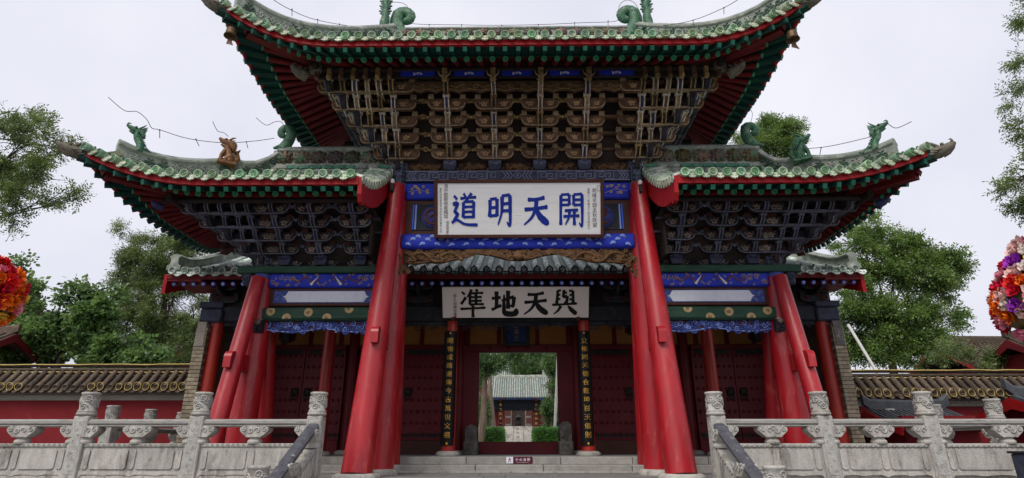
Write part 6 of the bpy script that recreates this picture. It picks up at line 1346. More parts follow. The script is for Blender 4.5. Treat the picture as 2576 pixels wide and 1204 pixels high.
# ================================================================== PRECINCT WALLS
def cwall(label, xa, xb, py, yw=15.0, seed=1):
    """red wall with grey band and a tiled coping, from xa (hall end) out to xb"""
    sg = 1 if xb > xa else -1; L_ = abs(xb - xa); xm = (xa + xb)/2
    z3, z2, z1, z0 = ZP(py, yw), ZP(py+26, yw-0.1), ZP(py+68, yw-0.42), ZP(py+96, yw)
    t = thing('precinct_wall', (xm, yw, GL), label, 'wall')
    mb = MB(); mb.box((xm, yw, (GL+z0)/2), (L_, 0.44, z0-GL)); obj('red_wall_face', mb, red_wall, t)
    zb1 = ZP(py+72, yw-0.3)
    mb = MB(); mb.bbox((xm, yw, (z0+zb1)/2-0.03), (L_, 0.50, zb1-z0-0.06), 0.01); mb.bbox((xm, yw, zb1-0.025), (L_, 0.60, 0.05), 0.01); bd = obj('grey_band', mb, wall_band, t)
    if sg > 0:
        bk = MB(); bk.bbox((0,0,0), (0.30, 0.03, 0.062), 0.005); BK = bk.mesh('band_brick', [wall_band])
        for r_ in range(3):
            for k in range(int(min(L_, 8.5)/0.31)): obj('band_brick', BK, None, bd, T(xa + sg*(0.16 + 0.31*k + 0.15*(r_%2)), yw-0.256, z0 + 0.045 + 0.07*r_))
    mb = MB(); ov = 0.48; V = [(xa, yw-ov, z1-0.0), (xb, yw-ov, z1-0.0), (xb, yw, z2), (xa, yw, z2), (xa, yw+ov, z1), (xb, yw+ov, z1)]
    mb.add(V, [(0,1,2,3),(3,2,5,4)] if sg > 0 else [(3,2,1,0),(4,5,2,3)], 0); mb.box((xm, yw, z1-0.04), (L_, 2*ov-0.06, 0.05)); cp_ = obj('coping', mb, tile_br, t)
    hR = z3 - z2
    for k, (w, z, h) in enumerate(((0.20, z2+hR*0.06, hR*0.30), (0.15, z2+hR*0.40, hR*0.30), (0.20, z2+hR*0.78, hR*0.26))):
        mb = MB(); mb.tube([(xa, yw, z), (xb, yw, z)], h*0.62 if k == 2 else h*0.55, 8); obj('coping_ridge_course', mb, tile_br, cp_)
        mb = MB(); rng = random.Random(seed+k); x = 0; pts = []
        while x < min(L_, 10): pts.append((xa + sg*x, yw - h*0.62 - 0.012, z + h*0.30 + rng.uniform(-0.012,0.008))); x += 0.35
        if k != 1: mb.tube(pts, 0.012, 5); obj('rope_light_line', mb, rope_y, cp_)
    rb = MB(); rb.tube([(0,0,0),(0,0.25,0),(0,0.255,0),(0,1,0)], [0.075,0.07,0.064,0.062], 9, 0, True); RB = rb.mesh('coping_tile', [tile_br]); rng = random.Random(seed)
    DB = tile_disc_mesh(tile_br, tile_br, 0.078); DRB = drip_mesh(tile_br, tile_br, 0.2, 0.09)
    lp = MB(); lp.tube([(0.085*math.sin(a*PI/7), -0.03-0.012*math.cos(a), 0.02+0.10*math.cos(a*PI/7)) for a in range(15)], 0.0065, 5); LP = lp.mesh('rope_light_loop', [rope_y])
    n = int(min(L_, 10)/0.225)
    for k in range(n):
        x = xa + sg*(0.12 + 0.225*k); a = Vector((x, yw-ov-0.02, z1+0.06)); b = Vector((x, yw-0.12, z2+0.03)); v = b - a
        obj('coping_tile', RB, None, cp_, T(a) @ frame_from(-v) @ SC(rng.uniform(0.92,1.08), v.length, 1)); obj('tile_end', DB, None, cp_, T(a + Vector((0,-0.01,0)))); obj('drip_tile', DRB, None, cp_, T(a + Vector((0.112,0.02,-0.05))))
        if not (sg < 0 and 3.4 < 0.225*k + (0) and 0.225*k < 4.6 ) and rng.random() < 0.93: obj('rope_light_loop', LP, None, cp_, T(a + Vector((rng.uniform(-0.01,0.01),-0.02,-0.005))) @ RY(rng.uniform(-0.25,0.25)) @ SC(rng.uniform(0.8,1.1), 1, rng.uniform(0.8,1.05)))
cwall('red precinct wall with brown tile coping in front of the mulberry shrub', -7.45, -26, 913, seed=3)
cwall('red precinct wall with brown tile coping behind the small dark-roofed hut', 7.45, 26, 930, seed=8)

# ================================================================== SMALL BUILDINGS BEYOND
def small_roof(par, c, L_, dp, z_e, z_r, m, n, lift=0.18, rmat=None, ends=True, bm=None):
    x0, x1 = c.x - L_/2, c.x + L_/2; K = 6; mb = MB(); vs = []
    prof = [(f, z_e + (z_r - z_e)*(1-f)**1.25) for f in [j/K for j in range(K, -1, -1)]]
    for x in (x0, x1):
        for f, z in prof: vs.append((x, c.y - dp*f, z))
        for f, z in prof[::-1][1:]: vs.append((x, c.y + dp*f, z))
    n_ = 2*K+1; mb.add(vs, [(i, n_+i, n_+i+1, i+1) for i in range(n_-1)], 0, True); mb.add([Vector(v)-Z3*0.08 for v in vs], [(i+1, n_+i+1, n_+i, i) for i in range(n_-1)], 0); ro = obj('roof', mb, hall_deck if m in (tile_h, pav_tile) else m, par)
    for k in range(n):
        x = x0 + L_*(k+0.5)/n; mb = MB(); mb.tube([(x, c.y - dp*f*1.02, z+0.02) for f, z in prof], L_/n*0.26, 6, 0, True); obj('tile_rib', mb, m, ro)
    mb = MB(); pts = [(x0-0.05, c.y, z_r+lift), (x0+L_*0.06, c.y, z_r+0.05), (c.x, c.y, z_r+0.02), (x1-L_*0.06, c.y, z_r+0.05), (x1+0.05, c.y, z_r+lift)]
    w = 0.06*max(1, L_/5); mb.sweep([(-w,-0.05),(w,-0.05),(w,w*2.2),(w*0.5,w*3),(-w*0.5,w*3),(-w,w*2.2)], pts); obj('roof_ridge', mb, rmat or m, ro)
    if ends:
        for x in (x0, x1):
            mb = MB(); mb.prism([(-dp,z_e-0.02)] + [(-dp*f, z-0.02) for f, z in prof[1:]] + [(dp*f, z-0.02) for f, z in prof[::-1][1:]] + [(dp*0.94,z_e-0.18),(0,z_r-0.25),(-dp*0.94,z_e-0.18)], 0.06, 0, T(x, c.y, 0) @ RZ(PI/2)); obj('barge_board', mb, bm or red_board, ro)
    return ro
hx = thing('hut', P(2300, 1060, 12.9), 'small hut with dark grey tile roof and red gable in front of the precinct wall', 'hut')
hc = P(2287, 1020, 13.0)
mb = MB(); mb.box((hc.x+0.12, 13.2, (GL + ZP(1050, 13))/2), (1.5, 1.5, ZP(1050,13)-GL)); obj('wall', mb, red_wall, hx)
small_roof(hx, Vector((hc.x-0.02, 13.2, 0)), 1.75, 1.15, ZP(1072, 12.1), ZP(1032, 13.2), tile_gr, 17, 0.16, tile_gr)
mb = MB(); mb.box((hc.x+0.95, 13.15, ZP(1085, 13)), (0.4, 0.06, 0.5)); obj('window', mb, board_c, hx)
for k in (-1, 0, 1): mb = MB(); mb.box((hc.x+0.95+k*0.18, 13.11, ZP(1085, 13)), (0.035, 0.03, 0.5)); obj('window_bar', mb, iron, hx)
hx2 = thing('hut', P(2575, 1040, 12.2), 'second dark-tiled hut by the precinct wall, beside the paper flower ball', 'hut')
mb = MB(); mb.box((11.6, 12.8, 0.1), (1.6, 1.4, 2.2)); obj('wall', mb, red_wall, hx2)
small_roof(hx2, Vector((11.6, 12.8, 0)), 2.3, 1.0, ZP(1030, 11.8), ZP(1000, 12.8), tile_gr, 14, 0.2, tile_gr)
gb = thing('grey_cabinet', P(2500, 1190, 8.1), 'dark blue box standing before the stone balustrade', 'cabinet'); pgb = P(2535, 1172, 8.1)
mb = MB(); mb.bbox((pgb.x+0.42, 8.1, (GL+ZP(1141,8.1))/2), (0.55, 0.35, ZP(1141,8.1)-GL), 0.02); obj('body', mb, slate_blue, gb)
mb = MB(); mb.bbox((pgb.x+0.42, 8.1, ZP(1141,8.1)+0.012), (0.60, 0.40, 0.03), 0.01); obj('lid', mb, iron, gb)
# long tiled roofs of courtyard wings behind the wall
def wing_house(label, pxa, pxb, py_r, py_e, d, m, n):
    a, b = P(pxa, py_r, d), P(pxb, py_r, d); t = thing('courtyard_building', ((a.x+b.x)/2, d, GL), label, 'building', None)
    ze = ZP(py_e, d-2.2); mb = MB(); mb.box(((a.x+b.x)/2, d, (GL+ze)/2), (abs(b.x-a.x)-0.6, 3.4, ze-GL+0.1)); obj('wall', mb, red_wall, t)
    small_roof(t, Vector(((a.x+b.x)/2, d, 0)), abs(b.x-a.x), 2.3, ze, a.z-0.25, m, n, 0.1, m)
wing_house('brown-tiled courtyard building behind the feathery tree and mulberry shrub', 330, 500, 838, 905, 24, tile_br, 26)
wing_house('long brown-tiled courtyard building behind the wall beyond the bushy tree', 2330, 2800, 853, 925, 25, tile_br, 46)
# gable corners of two kiosks at the picture edges
k1 = P(-30, 880, 13.5); t = thing('side_pavilion', (k1.x, 13.5, GL), 'red-walled pavilion corner with dark tile eave beside the mulberry shrub', 'building')
mb = MB(); mb.box((k1.x-3.05, 16.4, 0.7), (1.2, 1.6, 3.6)); obj('wall', mb, red_wall, t); zq = P(0, 862, 16).z
small_roof(t, Vector((k1.x-2.95, 16.4, 0)), 1.7, 1.2, zq-0.25, zq+0.35, tile_br, 8, 0.1, tile_br, True, red_dark)
k2 = P(2590, 880, 13.5); t = thing('side_pavilion', (k2.x+0.6, 16.0, GL), 'maroon gabled pavilion with dark tile eave behind the paper flower ball', 'building')
mb = MB(); mb.box((k2.x+3.3, 16.4, 0.9), (2.4, 1.6, 4.0)); obj('wall', mb, red_wall, t); zq = P(2540, 905, 16).z
small_roof(t, Vector((k2.x+3.35, 16.4, 0)), 3.0, 1.3, zq, zq+0.6, tile_br, 14, 0.1, tile_br, True, red_dark)

# ================================================================== COURT SEEN THROUGH THE DOORWAY
zc_, zt_ = 0.46, ZP(1083, 50)
mb = MB(); mb.box((0, 28.5, (GL+zc_)/2), (60, 17, zc_-GL)); obj('inner_court', mb, paver, kind='structure')
mb = MB(); mb.box((0, 70, (GL+zt_)/2), (80, 60, zt_-GL)); obj('upper_terrace', mb, paver, kind='structure')
cs = thing('court_steps', (0, 34, zc_), 'pale stone steps between clipped hedges seen through the doorway', 'stairs')
for k in range(9):
    z = lerp(zc_, zt_, (k+1)/9); y = 33.5 + 0.72*k
    for j in (-1, 0, 1): mb = MB(); mb.bbox((j*0.6, y+0.36, (zc_+z)/2), (0.585, 0.74, z-zc_), 0.01); obj('step', mb, stone, cs)
pv = thing('inner_pavilion', (0, 55, zt_), 'pavilion with pale mottled tile roof seen through the doorway', 'building')
ze = ZP(1004, 53.4)
for x in (-1.62, 1.62):
    for y in (55, 58.5):
        mb = MB(); mb.lathe([(0.24,0),(0.22,0.2),(0.20,ze-zt_+0.3)], 14); obj('column', mb, red2, pv, T(x*(1 if y == 55 else 0.9), y, zt_))
    for xx in (2.0,): mb = MB(); mb.box((x*1.25, 55.3, (zt_+ze)/2), (0.35, 0.2, ze-zt_)); obj('side_post', mb, red_dark, pv)
mb = MB(); mb.bbox((0, 55, ze-0.35), (6.2, 0.35, 0.75), 0.03); mb.bbox((0, 54.8, ze-0.8), (5.6, 0.12, 0.25), 0.03); scrollwork(mb, -2.6, 2.6, ze-1.0, ze-0.7, 54.7, 24, 0.12, 0.03, 0, 4); obj('carved_beam', mb, beam_dk, pv)
_d2 = MB(); _d2.lathe([(0.07,-0.02),(0.07,0.01),(0.001,0.012)], 8, 0, RX(PI/2)); RE2 = _d2.mesh('rafter_end', [raft_blue])
for k in range(30): obj('rafter_end', RE2, None, pv, T(-3.0+6.0*k/29, 53.45, ze+0.02))
rp_ = small_roof(pv, Vector((0, 57, 0)), 6.4, 3.7, ze+0.12, ZP(951, 57), pav_tile, 30, 0.1, pav_tile)
for x, txt in ((-1.62, '萬古開天一畫始'), (1.62, '文明肇啟自羲皇')):
    t = thing('couplet_board', (x, 54.7, zt_), 'small far couplet board on the inner pavilion column nearest the ' + ('reddish cypress trunk' if x < 0 else 'pale pole'), 'couplet', 'couplets on the inner pavilion'); mb = MB(); mb.box((x, 54.74, (zt_+ze)/2-0.3), (0.36, 0.06, 3.0)); obj('board', mb, black_lac, t)
    for i, ch in enumerate(txt): mb = MB(); write(mb, ch, x, (zt_+ze)/2+0.95-0.40*i, 0.27, 54.70, 0, 0.0); obj('gold_character', mb, gold, t)
fh = thing('inner_hall', (0, 68, zt_), 'timber hall front with dark open door behind the inner pavilion', 'building')
mb = MB(); mb.box((0, 69, zt_+2.5), (9, 1.0, 5.0)); obj('wall', mb, br_frame, fh)
mb = MB(); mb.box((0, 68.46, zt_+2.0), (1.3, 0.05, 3.4)); obj('door_shade_panel', mb, void_m, fh)  # flat dark panel on the wall, doorway shade painted as its colour
for sx in (-1, 1):
    mb = MB(); mb.box((sx*1.35, 68.44, zt_+1.9), (1.2, 0.08, 3.6)); dl = obj('lattice_door', mb, stone_d, fh)
    for k in range(4): mb = MB(); mb.box((sx*1.35, 68.38, zt_+0.6+0.85*k), (0.95, 0.04, 0.6)); obj('door_panel', mb, br_frame, dl)
hp_ = thing('rear_hall_roof_house', (0, 95, zt_), 'distant hall with pale green roof rising above the inner pavilion', 'building')
mb = MB(); mb.box((-1.0, 97, zt_+4), (9, 3, 9)); obj('wall', mb, red_wall, hp_); zz = ZP(925, 95)
small_roof(hp_, Vector((-0.6, 97, 0)), 9.0, 4, ZP(945, 93), ZP(915, 97), tile_h, 26, 0.3, tile_h)
ib = thing('incense_burner', (0, 50.5, zt_), 'dark bronze incense burner with pagoda lid in the inner court', 'incense burner')
mb = MB(); mb.lathe([(0.30,0),(0.32,0.1),(0.2,0.2),(0.42,0.45),(0.5,0.75),(0.46,0.95),(0.52,1.0)], 14); obj('bowl', mb, iron, ib, T(0, 50.5, zt_+0.1) @ SC(0.7,0.7,0.7))
mb = MB(); mb.lathe([(0.30,1.0),(0.30,1.25),(0.56,1.3),(0.30,1.45),(0.12,1.6),(0.08,1.75),(0.02,1.95)], 12); obj('pagoda_lid', mb, iron, ib, T(0, 50.5, zt_+0.1) @ SC(0.7,0.7,0.7))
mb = MB(); mb.bbox((0, 50.5, zt_+0.02+0.0), (3.0, 0.9, 0.36), 0.04); obj('plinth', mb, stone_d, ib)
pl = P(1395, 1075, 30); pl2 = P(1402, 928, 29); t = thing('pale_pole', (pl.x, pl.y, zc_), 'pale leaning pole seen through the doorway', 'pole'); mb = MB(); mb.tube([(pl.x, pl.y, zc_), pl, pl2, pl2 + (pl2-pl)*0.3], 0.075, 8); obj('shaft', mb, pole_m, t); mb = MB(); mb.lathe([(0.14,0),(0.14,0.06)], 10); obj('foot', mb, stone_d, t, T(pl.x, pl.y, zc_))

# ================================================================== TREES, HEDGES, FLOWERS
def leaf_mesh(name, C, D, size, m, nl=9, width=0.38, slen=3.6, rng=None):
    """sprays: centres C (n,3), directions D (n,3); nl leaflets of length `size` along each twig"""
    rng = rng or np.random.default_rng(1); n = len(C)
    D = D / np.linalg.norm(D, axis=1, keepdims=True)
    A = np.cross(D, rng.normal(size=(n,3))); A /= np.linalg.norm(A, axis=1, keepdims=True) + 1e-9
    V = []; 
    for k in range(nl):
        s = (k + 0.5) / nl; sd = 1 if k % 2 else -1
        if k == nl - 1: dr = D.copy()
        else: dr = A * sd + D * 0.55
        dr = dr + rng.normal(scale=0.22, size=(n,3)); dr[:,2] -= 0.18; dr /= np.linalg.norm(dr, axis=1, keepdims=True)
        b = C + D * (s * size * slen); l = size * rng.uniform(0.55, 1.3, size=(n,1))
        nn = np.cross(dr, D + rng.normal(scale=0.4, size=(n,3))); nn /= np.linalg.norm(nn, axis=1, keepdims=True) + 1e-9
        w = np.cross(nn, dr); w /= np.linalg.norm(w, axis=1, keepdims=True) + 1e-9
        V.append(np.stack([b, b + dr*l*0.5 + w*l*width*0.5, b + dr*l, b + dr*l*0.5 - w*l*width*0.5], axis=1))
    V = np.concatenate(V, axis=0); q = len(V); V = V.reshape(-1, 3)
    me = bpy.data.meshes.new(name); me.vertices.add(q*4); me.vertices.foreach_set('co', V.astype(np.float32).ravel())
    me.loops.add(q*4); me.loops.foreach_set('vertex_index', np.arange(q*4, dtype=np.int32)); me.polygons.add(q)
    me.polygons.foreach_set('loop_start', np.arange(0, q*4, 4, dtype=np.int32)); me.polygons.foreach_set('loop_total', np.full(q, 4, dtype=np.int32))
    me.materials.append(m); at = me.attributes.new('rnd', 'FLOAT', 'POINT'); at.data.foreach_set('value', np.repeat(rng.random(q), 4).astype(np.float32)); me.update(); me.validate()
    return me
def sprays(blobs, dens, rng, clump=0.34):
    """blobs: (centre, rx, ry, rz). leaf sprays gathered in clumps inside ellipsoids, pointing outward and drooping"""
    C, D = [], []
    for c, rx, ry, rz in blobs:
        n = int(dens * 2.7 * (rx*rz + rx*ry + ry*rz)); nc = max(5, int(n / 60)); r = np.array([rx, ry, rz])
        k = rng.normal(size=(nc,3)); k /= np.linalg.norm(k, axis=1, keepdims=True); k *= (rng.random((nc,1)) ** 0.45) * rng.uniform(0.75, 1.12, (nc,1))
        idx = rng.integers(0, nc, n); off = rng.normal(size=(n,3)); off *= clump * rng.random((n,1)) / (np.linalg.norm(off, axis=1, keepdims=True) + 1e-9)*1.2
        off[:,2] *= 0.7
        q = k[idx] + off; C.append(np.array(c) + q * r)
        d = q * 0.9 + rng.normal(scale=0.6, size=(n,3)); d[:,2] -= 0.25; D.append(d)
    return np.concatenate(C), np.concatenate(D)
def tree(name, label, base, top, blobs, dens, size, m, r0=0.16, bk=None, seed=1, nl=9, width=0.38, slen=3.6, group=None, cat='tree', limbs=True):
    rng = np.random.default_rng(seed); rr = random.Random(seed)
    t = thing(name, base, label, cat, group); base, top = Vector(base), Vector(top); mb = MB()
    path = [base.lerp(top, f) + Vector((rr.uniform(-0.12,0.12), rr.uniform(-0.12,0.12), 0))*(1 if 0 < f < 1 else 0) for f in (0, 0.25, 0.5, 0.75, 1)]
    mb.tube(path, [r0*1.25, r0, r0*0.85, r0*0.7, r0*0.5], 9, 0, True)
    tr_ = obj('trunk', mb, bk or bark, t)
    if limbs:
        for c, rx, ry, rz in blobs:
            c = Vector(c); st_ = path[rr.choice((3, 4, 4))]; mid = st_.lerp(c, 0.5) + Vector((rr.uniform(-0.2,0.2), rr.uniform(-0.2,0.2), rr.uniform(0,0.35)))
            mb = MB(); mb.tube(smooth([st_, mid, c], 4), [r0*0.19*(1-0.095*i) for i in range(9)], 6)
            for k in range(7):
                e = c + Vector((rr.uniform(-1,1)*rx, rr.uniform(-1,1)*ry, rr.uniform(-0.8,1)*rz))*0.85; s_ = mid.lerp(c, rr.uniform(0.2, 1)); mb.tube(smooth([s_, s_.lerp(e, 0.5) + Vector((0,0,rr.uniform(-0.1,0.2))), e], 3), [r0*0.09, r0*0.08, r0*0.07, r0*0.06, r0*0.05, r0*0.04, r0*0.02], 5)
            obj('limb', mb, bk or bark, t)
    C, D = sprays(blobs, dens, rng); obj('crown', leaf_mesh('crown', C, D, size, m, nl, width, slen, rng), None, t); return t
leaf_n = leafmat('pagoda_tree_leaves', (0.05, 0.085, 0.024), (0.10, 0.15, 0.042), (0.17, 0.23, 0.07))
def B(lst, d, dep=0.8):
    out = []
    for px, py, rx, ry in lst:
        c = P(px, py, d); s = (c - Vector((0,0,EYE))).dot(Vector((0, CP, SP))) / FPX; out.append((tuple(c), rx*s, max(rx, ry)*s*dep, ry*s))
    return out
tree('pagoda_tree', 'leafy pagoda tree branches reaching toward the roof with the amber beast', (-12.6, 10.2, GL), tuple(P(-150, 380, 10.2)), B([(-40,300,70,60),(20,300,62,55),(85,335,62,36),(150,375,50,26),(20,400,75,55),(85,440,70,38),(150,488,52,24),(35,500,62,48),(20,560,34,30),(-60,420,90,120),(195,490,24,12)], 9.6), 150, 0.066, leaf_n, 0.12, seed=3, nl=11, width=0.34)
tree('pagoda_tree', 'pagoda tree with hanging sprays over the bushy tree side, behind the paper flower ball', (13.0, 10.2, GL), tuple(P(2720, 260, 10.2)), B([(2575,50,44,60),(2585,150,52,60),(2570,255,34,50),(2600,330,50,50),(2560,320,14,12),(2540,500,42,42),(2575,440,46,44),(2520,465,30,22),(2590,540,40,30)], 9.6), 150, 0.066, leaf_n, 0.12, seed=5, nl=11, width=0.34)
tree('locust_tree', 'feathery dark locust tree behind the hall roof end, beside the mulberry shrub', (XP(430,900,20), 20, GL), P(420, 700, 20), B([(350,640,44,40),(300,580,14,18),(430,630,60,44),(480,590,50,40),(385,720,62,46),(460,710,54,44),(340,700,26,30),(430,800,70,46),(470,870,56,42),(360,850,44,46),(345,770,36,38),(320,660,30,44),(390,600,40,26),(300,720,20,26),(310,790,44,50),(295,845,44,40),(485,800,40,60),(400,890,60,30),(480,640,40,50),(395,680,50,40)], 20), 200, 0.095, leaf_a, 0.15, seed=7, nl=9, width=0.30)
tree('mulberry_shrub', 'bright broad-leaved mulberry shrub rising behind the wall', (XP(150,900,17.5), 17.5, GL), P(150, 860, 17.5), B([(30,760,50,40),(60,720,28,26),(120,780,56,44),(190,740,44,34),(230,775,50,40),(278,735,18,32),(200,715,16,22),(268,790,40,44),(150,840,100,44),(50,850,60,50),(250,860,74,48),(340,880,60,34),(20,900,60,30),(40,660,16,18),(90,895,60,26),(180,900,70,24),(280,900,70,26),(380,898,60,28),(120,860,60,40)], 17.5), 130, 0.145, leaf_b, 0.13, seed=9, nl=5, width=0.62, slen=2.2)
tree('bushy_tree', 'large bushy green tree behind the hall end on the hut side', (XP(2215,940,20), 20, GL), P(2230, 800, 20), B([(2175,570,36,30),(2215,600,46,34),(2160,630,50,40),(2270,640,56,40),(2335,640,40,26),(2390,660,44,24),(2410,690,30,26),(2190,690,60,44),(2300,700,66,40),(2370,735,44,24),(2200,765,66,44),(2290,790,60,36),(2370,800,44,20),(2150,830,60,50),(2240,850,70,40),(2330,860,56,28),(2160,890,60,34),(2260,895,60,26),(2130,780,40,50)], 20), 190, 0.115, leaf_c, 0.17, seed=11, nl=8, width=0.40)
tree('far_tree', 'light green treetop showing between the upper roof and a curled finial', (XP(1930,500,24), 24, GL), P(1930, 420, 24), B([(1880,360,40,30),(1935,335,40,30),(1985,335,34,22),(1920,375,60,24),(1980,370,40,20),(2005,320,16,10)], 24), 220, 0.11, leaf_c, 0.2, seed=13, nl=8, width=0.4)
tree('wall_shrub', 'low feathery shrub showing above the wall beside the bushy tree', (XP(2440,940,17), 17, GL), P(2440, 910, 17), B([(2400,885,40,24),(2450,895,46,22),(2495,905,26,16),(2360,900,30,20)], 17), 190, 0.08, leaf_a, 0.06, seed=15, nl=9, width=0.34, cat='shrub')
# propping pole by the bushy tree
a, b = P(2128, 818, 18.5), P(2190, 922, 17); t = thing('prop_pole', (b.x, b.y, GL), 'pale slanting prop pole leaning against the bushy tree', 'pole'); mb = MB(); mb.tube([a, b, b + (b-a)*1.6], 0.045, 7); obj('shaft', mb, pole_m, t); mb = MB(); mb.lathe([(0.07,0),(0.075,0.05)], 8); obj('collar', mb, iron, t, T(a))
# trees of the inner court
tree('cypress_tree', 'old cypress with thick reddish trunk inside the doorway', (XP(1204,1100,27), 27, zc_), P(1222, 900, 26.5), B([(1225,905,34,24),(1262,900,32,20),(1245,925,22,10),(1190,930,34,30),(1290,885,50,14)], 26.5), 120, 0.10, leaf_d, 0.16, bark_p, 17, 9, 0.4)
tree('cypress_tree', 'second cypress trunk standing by the inner pavilion column', (XP(1236,1085,44), 44, zt_), P(1232, 950, 44), B([(1212,1035,12,30),(1210,1060,10,20)], 44), 120, 0.16, leaf_d, 0.26, bark_p, 19, 9, 0.45)
tree('cypress_tree', 'dark leafy evergreen beside the pale pole inside the doorway', (XP(1388,1085,38), 38, zc_), P(1385, 960, 38), B([(1388,920,22,30),(1390,975,20,30),(1380,1030,18,26),(1372,1060,16,16),(1400,1050,20,30),(1400,900,30,20)], 38), 150, 0.13, leaf_d, 0.2, bark_p, 21, 9, 0.45)
tree('cypress_tree', 'tall thin pale trunk above the inner pavilion roof', (XP(1370,1083,75), 75, zt_), P(1366, 880, 75), B([(1350,895,30,18),(1320,885,30,12),(1385,905,16,30)], 75), 90, 0.22, leaf_d, 0.30, pole_m, 23, 9, 0.45)
C, D = sprays([((x, 100 + 6*math.sin(x), zt_ + 7 + 2*math.sin(x*1.7)), 5, 3, 8 + 2*math.cos(x*2.1)) for x in range(-24, 25, 4)], 40, np.random.default_rng(31)); obj('far_wood', leaf_mesh('far_wood', C, D, 0.42, leaf_d, 6, 0.6), None, None, None, 'dark green wood rising behind the inner halls', 'wood', None, 'stuff')
# clipped hedges
for sx in (-1, 1):
    xa, xb = (-2.6, -0.78) if sx < 0 else (0.80, 2.6); zt2 = ZP(1079, 28.5); t = thing('hedge', ((xa+xb)/2, 30, zc_), 'clipped green hedge beside the court steps, on the %s side' % ('reddish cypress trunk' if sx < 0 else 'pale pole'), 'hedge')
    mb = MB(); mb.bbox(((xa+xb)/2, 30.6, (zc_+zt2)/2-0.03), (xb-xa-0.10, 4.2, zt2-zc_-0.08), 0.08); obj('inner_mass', mb, leaf_h, t)
    rg = np.random.default_rng(40+sx); n = 5200; f = rg.random((n,3)); fc = rg.integers(0, 3, n)
    X = xa + (xb-xa)*f[:,0]; Y = 28.45 + 4.3*f[:,1]; Zq = zc_ + (zt2-zc_)*f[:,2]
    X = np.where(fc == 0, xb if sx < 0 else xa, X); Y = np.where(fc == 1, 28.45, Y); Zq = np.where(fc == 2, zt2, Zq)
    C = np.stack([X, Y, Zq], 1) + rg.normal(scale=0.025, size=(n,3)); obj('clipped_leaves', leaf_mesh('clipped_leaves', C, rg.normal(size=(n,3)) + np.array([0,-0.4,0.4]), 0.05, leaf_h, 5, 0.5, 2.0, rg), None, t)
# paper flower balls
def flower_mesh(m, m2, petals=9, r=0.07, seed=1):
    mb = MB(); rg = random.Random(seed)
    for ring in range(4):
        n = petals - ring*1; q = r*(1 - 0.22*ring); tilt = R(18 + 21*ring)
        for k in range(n):
            a = 2*PI*k/n + ring*0.5 + rg.uniform(-0.12,0.12); ww = q*0.52
            M = RZ(a) @ RX(tilt + rg.uniform(-0.12,0.12))
            vs = [(0,0.01,0.01*ring),(ww*0.55,q*0.45,0.010+0.01*ring),(ww*0.5,q*0.85,0.02+0.01*ring),(ww*0.12,q*rg.uniform(0.95,1.08),0.028+0.01*ring),(-ww*0.45,q*0.87,0.02+0.01*ring),(-ww*0.55,q*0.45,0.010+0.01*ring),(0,q*0.5,-0.006+0.01*ring)]
            mb.add(vs, [(0,1,6),(1,2,6),(2,3,6),(3,4,6),(4,5,6),(5,0,6)], 0 if ring < 3 else 1, True, M)
    return mb.mesh('paper_flower', [m, m2])
FM = []
for nm, c1, c2 in (('crimson', (0.62,0.010,0.04), (0.45,0.006,0.03)), ('orange', (0.85,0.20,0.012), (0.75,0.12,0.01)), ('pink', (0.78,0.28,0.36), (0.65,0.16,0.26)), ('blush', (0.80,0.55,0.50), (0.72,0.40,0.38)), ('violet', (0.35,0.03,0.45), (0.22,0.02,0.35)), ('scarlet', (0.72,0.02,0.015), (0.55,0.012,0.012)), ('yellow', (0.85,0.55,0.06), (0.80,0.42,0.04)), ('white', (0.80,0.74,0.68), (0.74,0.62,0.56))):
    a = mat('paper_'+nm, c1, c2, 0.55, 30, 0.1, 60, rnd=0.15); FM.append([flower_mesh(a, a, 9, 0.085, s_) for s_ in (1, 2)])
leaf_f = mat('paper_leaf', (0.10, 0.16, 0.04), (0.20, 0.10, 0.04), 0.5, 12, rnd=0.3)
_l = MB(); _l.add([(0,0,0),(0.03,0.05,0.01),(0,0.12,-0.01),(-0.03,0.05,0.01)], [(0,1,2,3)], 0, True); FL = _l.mesh('paper_leaf', [leaf_f])
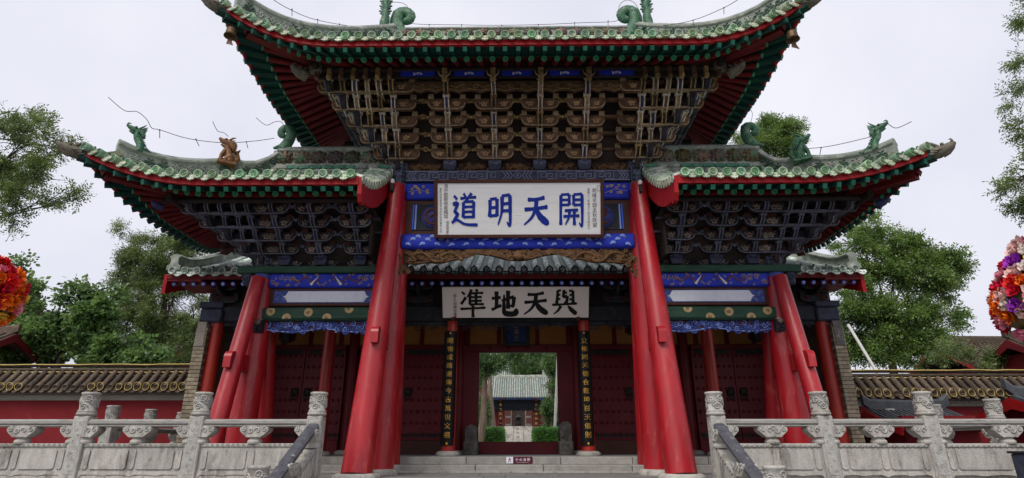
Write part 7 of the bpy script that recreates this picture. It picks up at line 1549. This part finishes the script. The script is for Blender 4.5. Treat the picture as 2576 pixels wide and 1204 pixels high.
def flower_ball(label, px, py, d, prof, weights, seed):
    """prof: (py, half width px) outline of revolution"""
    c = P(px, py, d); s = (c - Vector((0,0,EYE))).dot(Vector((0, CP, SP))) / FPX; rg = random.Random(seed); t = thing('flower_ball', (c.x, c.y, GL), label, 'flower ball')
    zs = [(P(px, y_, d).z, w_*s) for y_, w_ in prof]
    mb = MB(); mb.lathe([(max(0.01, r_-0.07), z) for z, r_ in zs[::-1]], 16); obj('core', mb, leaf_f, t, T(c.x, c.y, 0))
    mb = MB(); mb.tube([(c.x, c.y, GL), (c.x, c.y, zs[-1][0])], 0.04, 8); mb.lathe([(0.3,0),(0.28,0.05),(0.05,0.08)], 14, 0, T(c.x, c.y, GL)); obj('stand', mb, iron, t)
    z1, z0 = zs[0][0], zs[-1][0]; n = 0; z = z0 + 0.03; k = 0
    while z < z1:
        for (za, ra), (zb2, rb) in zip(zs[:-1], zs[1:]):
            if zb2 <= z <= za: r_ = lerp(rb, ra, (z-zb2)/(za-zb2)); sl = (rb-ra)/(za-zb2)
        m_ = max(3, int(2*PI*max(r_,0.05)/0.125))
        for j in range(m_):
            a = 2*PI*(j + 0.5*(k % 2))/m_ + rg.uniform(-0.1,0.1); nrm = Vector((math.cos(a), math.sin(a), sl*0.8 + rg.uniform(-0.2,0.2))).normalized(); p = Vector((c.x, c.y, z+rg.uniform(-0.03,0.03))) + Vector((math.cos(a), math.sin(a), 0))*(r_-0.05)
            fm = FM[rg.choices(range(8), weights)[0]][rg.randint(0,1)]; obj('paper_flower', fm, None, t, T(p) @ nrm.to_track_quat('Z','Y').to_matrix().to_4x4() @ RZ(rg.uniform(0,6)) @ SC(*[rg.uniform(0.95,1.35)]*3))
            if rg.random() < 0.5: q = (nrm + Vector((rg.uniform(-1,1),rg.uniform(-1,1),rg.uniform(-1,0.4)))).normalized(); obj('paper_leaf', FL, None, t, T(p + nrm*0.01) @ q.to_track_quat('Y','Z').to_matrix().to_4x4())
        z += 0.105; k += 1
flower_ball('paper flower ball of red and orange blooms before the mulberry shrub', -62, 728, 5.6, [(655,30),(672,64),(705,88),(755,92),(785,80),(796,50)], (2.5, 6, 0.5, 0.6, 0, 3.5, 1.2, 0.3), 5)
flower_ball('paper flower cone of pink, orange and violet blooms on the hut side', 2606, 745, 5.6, [(606,12),(636,30),(680,64),(740,98),(785,104),(815,92),(835,50)], (2, 2.4, 4, 3, 1.0, 1.2, 0.9, 1.6), 6)
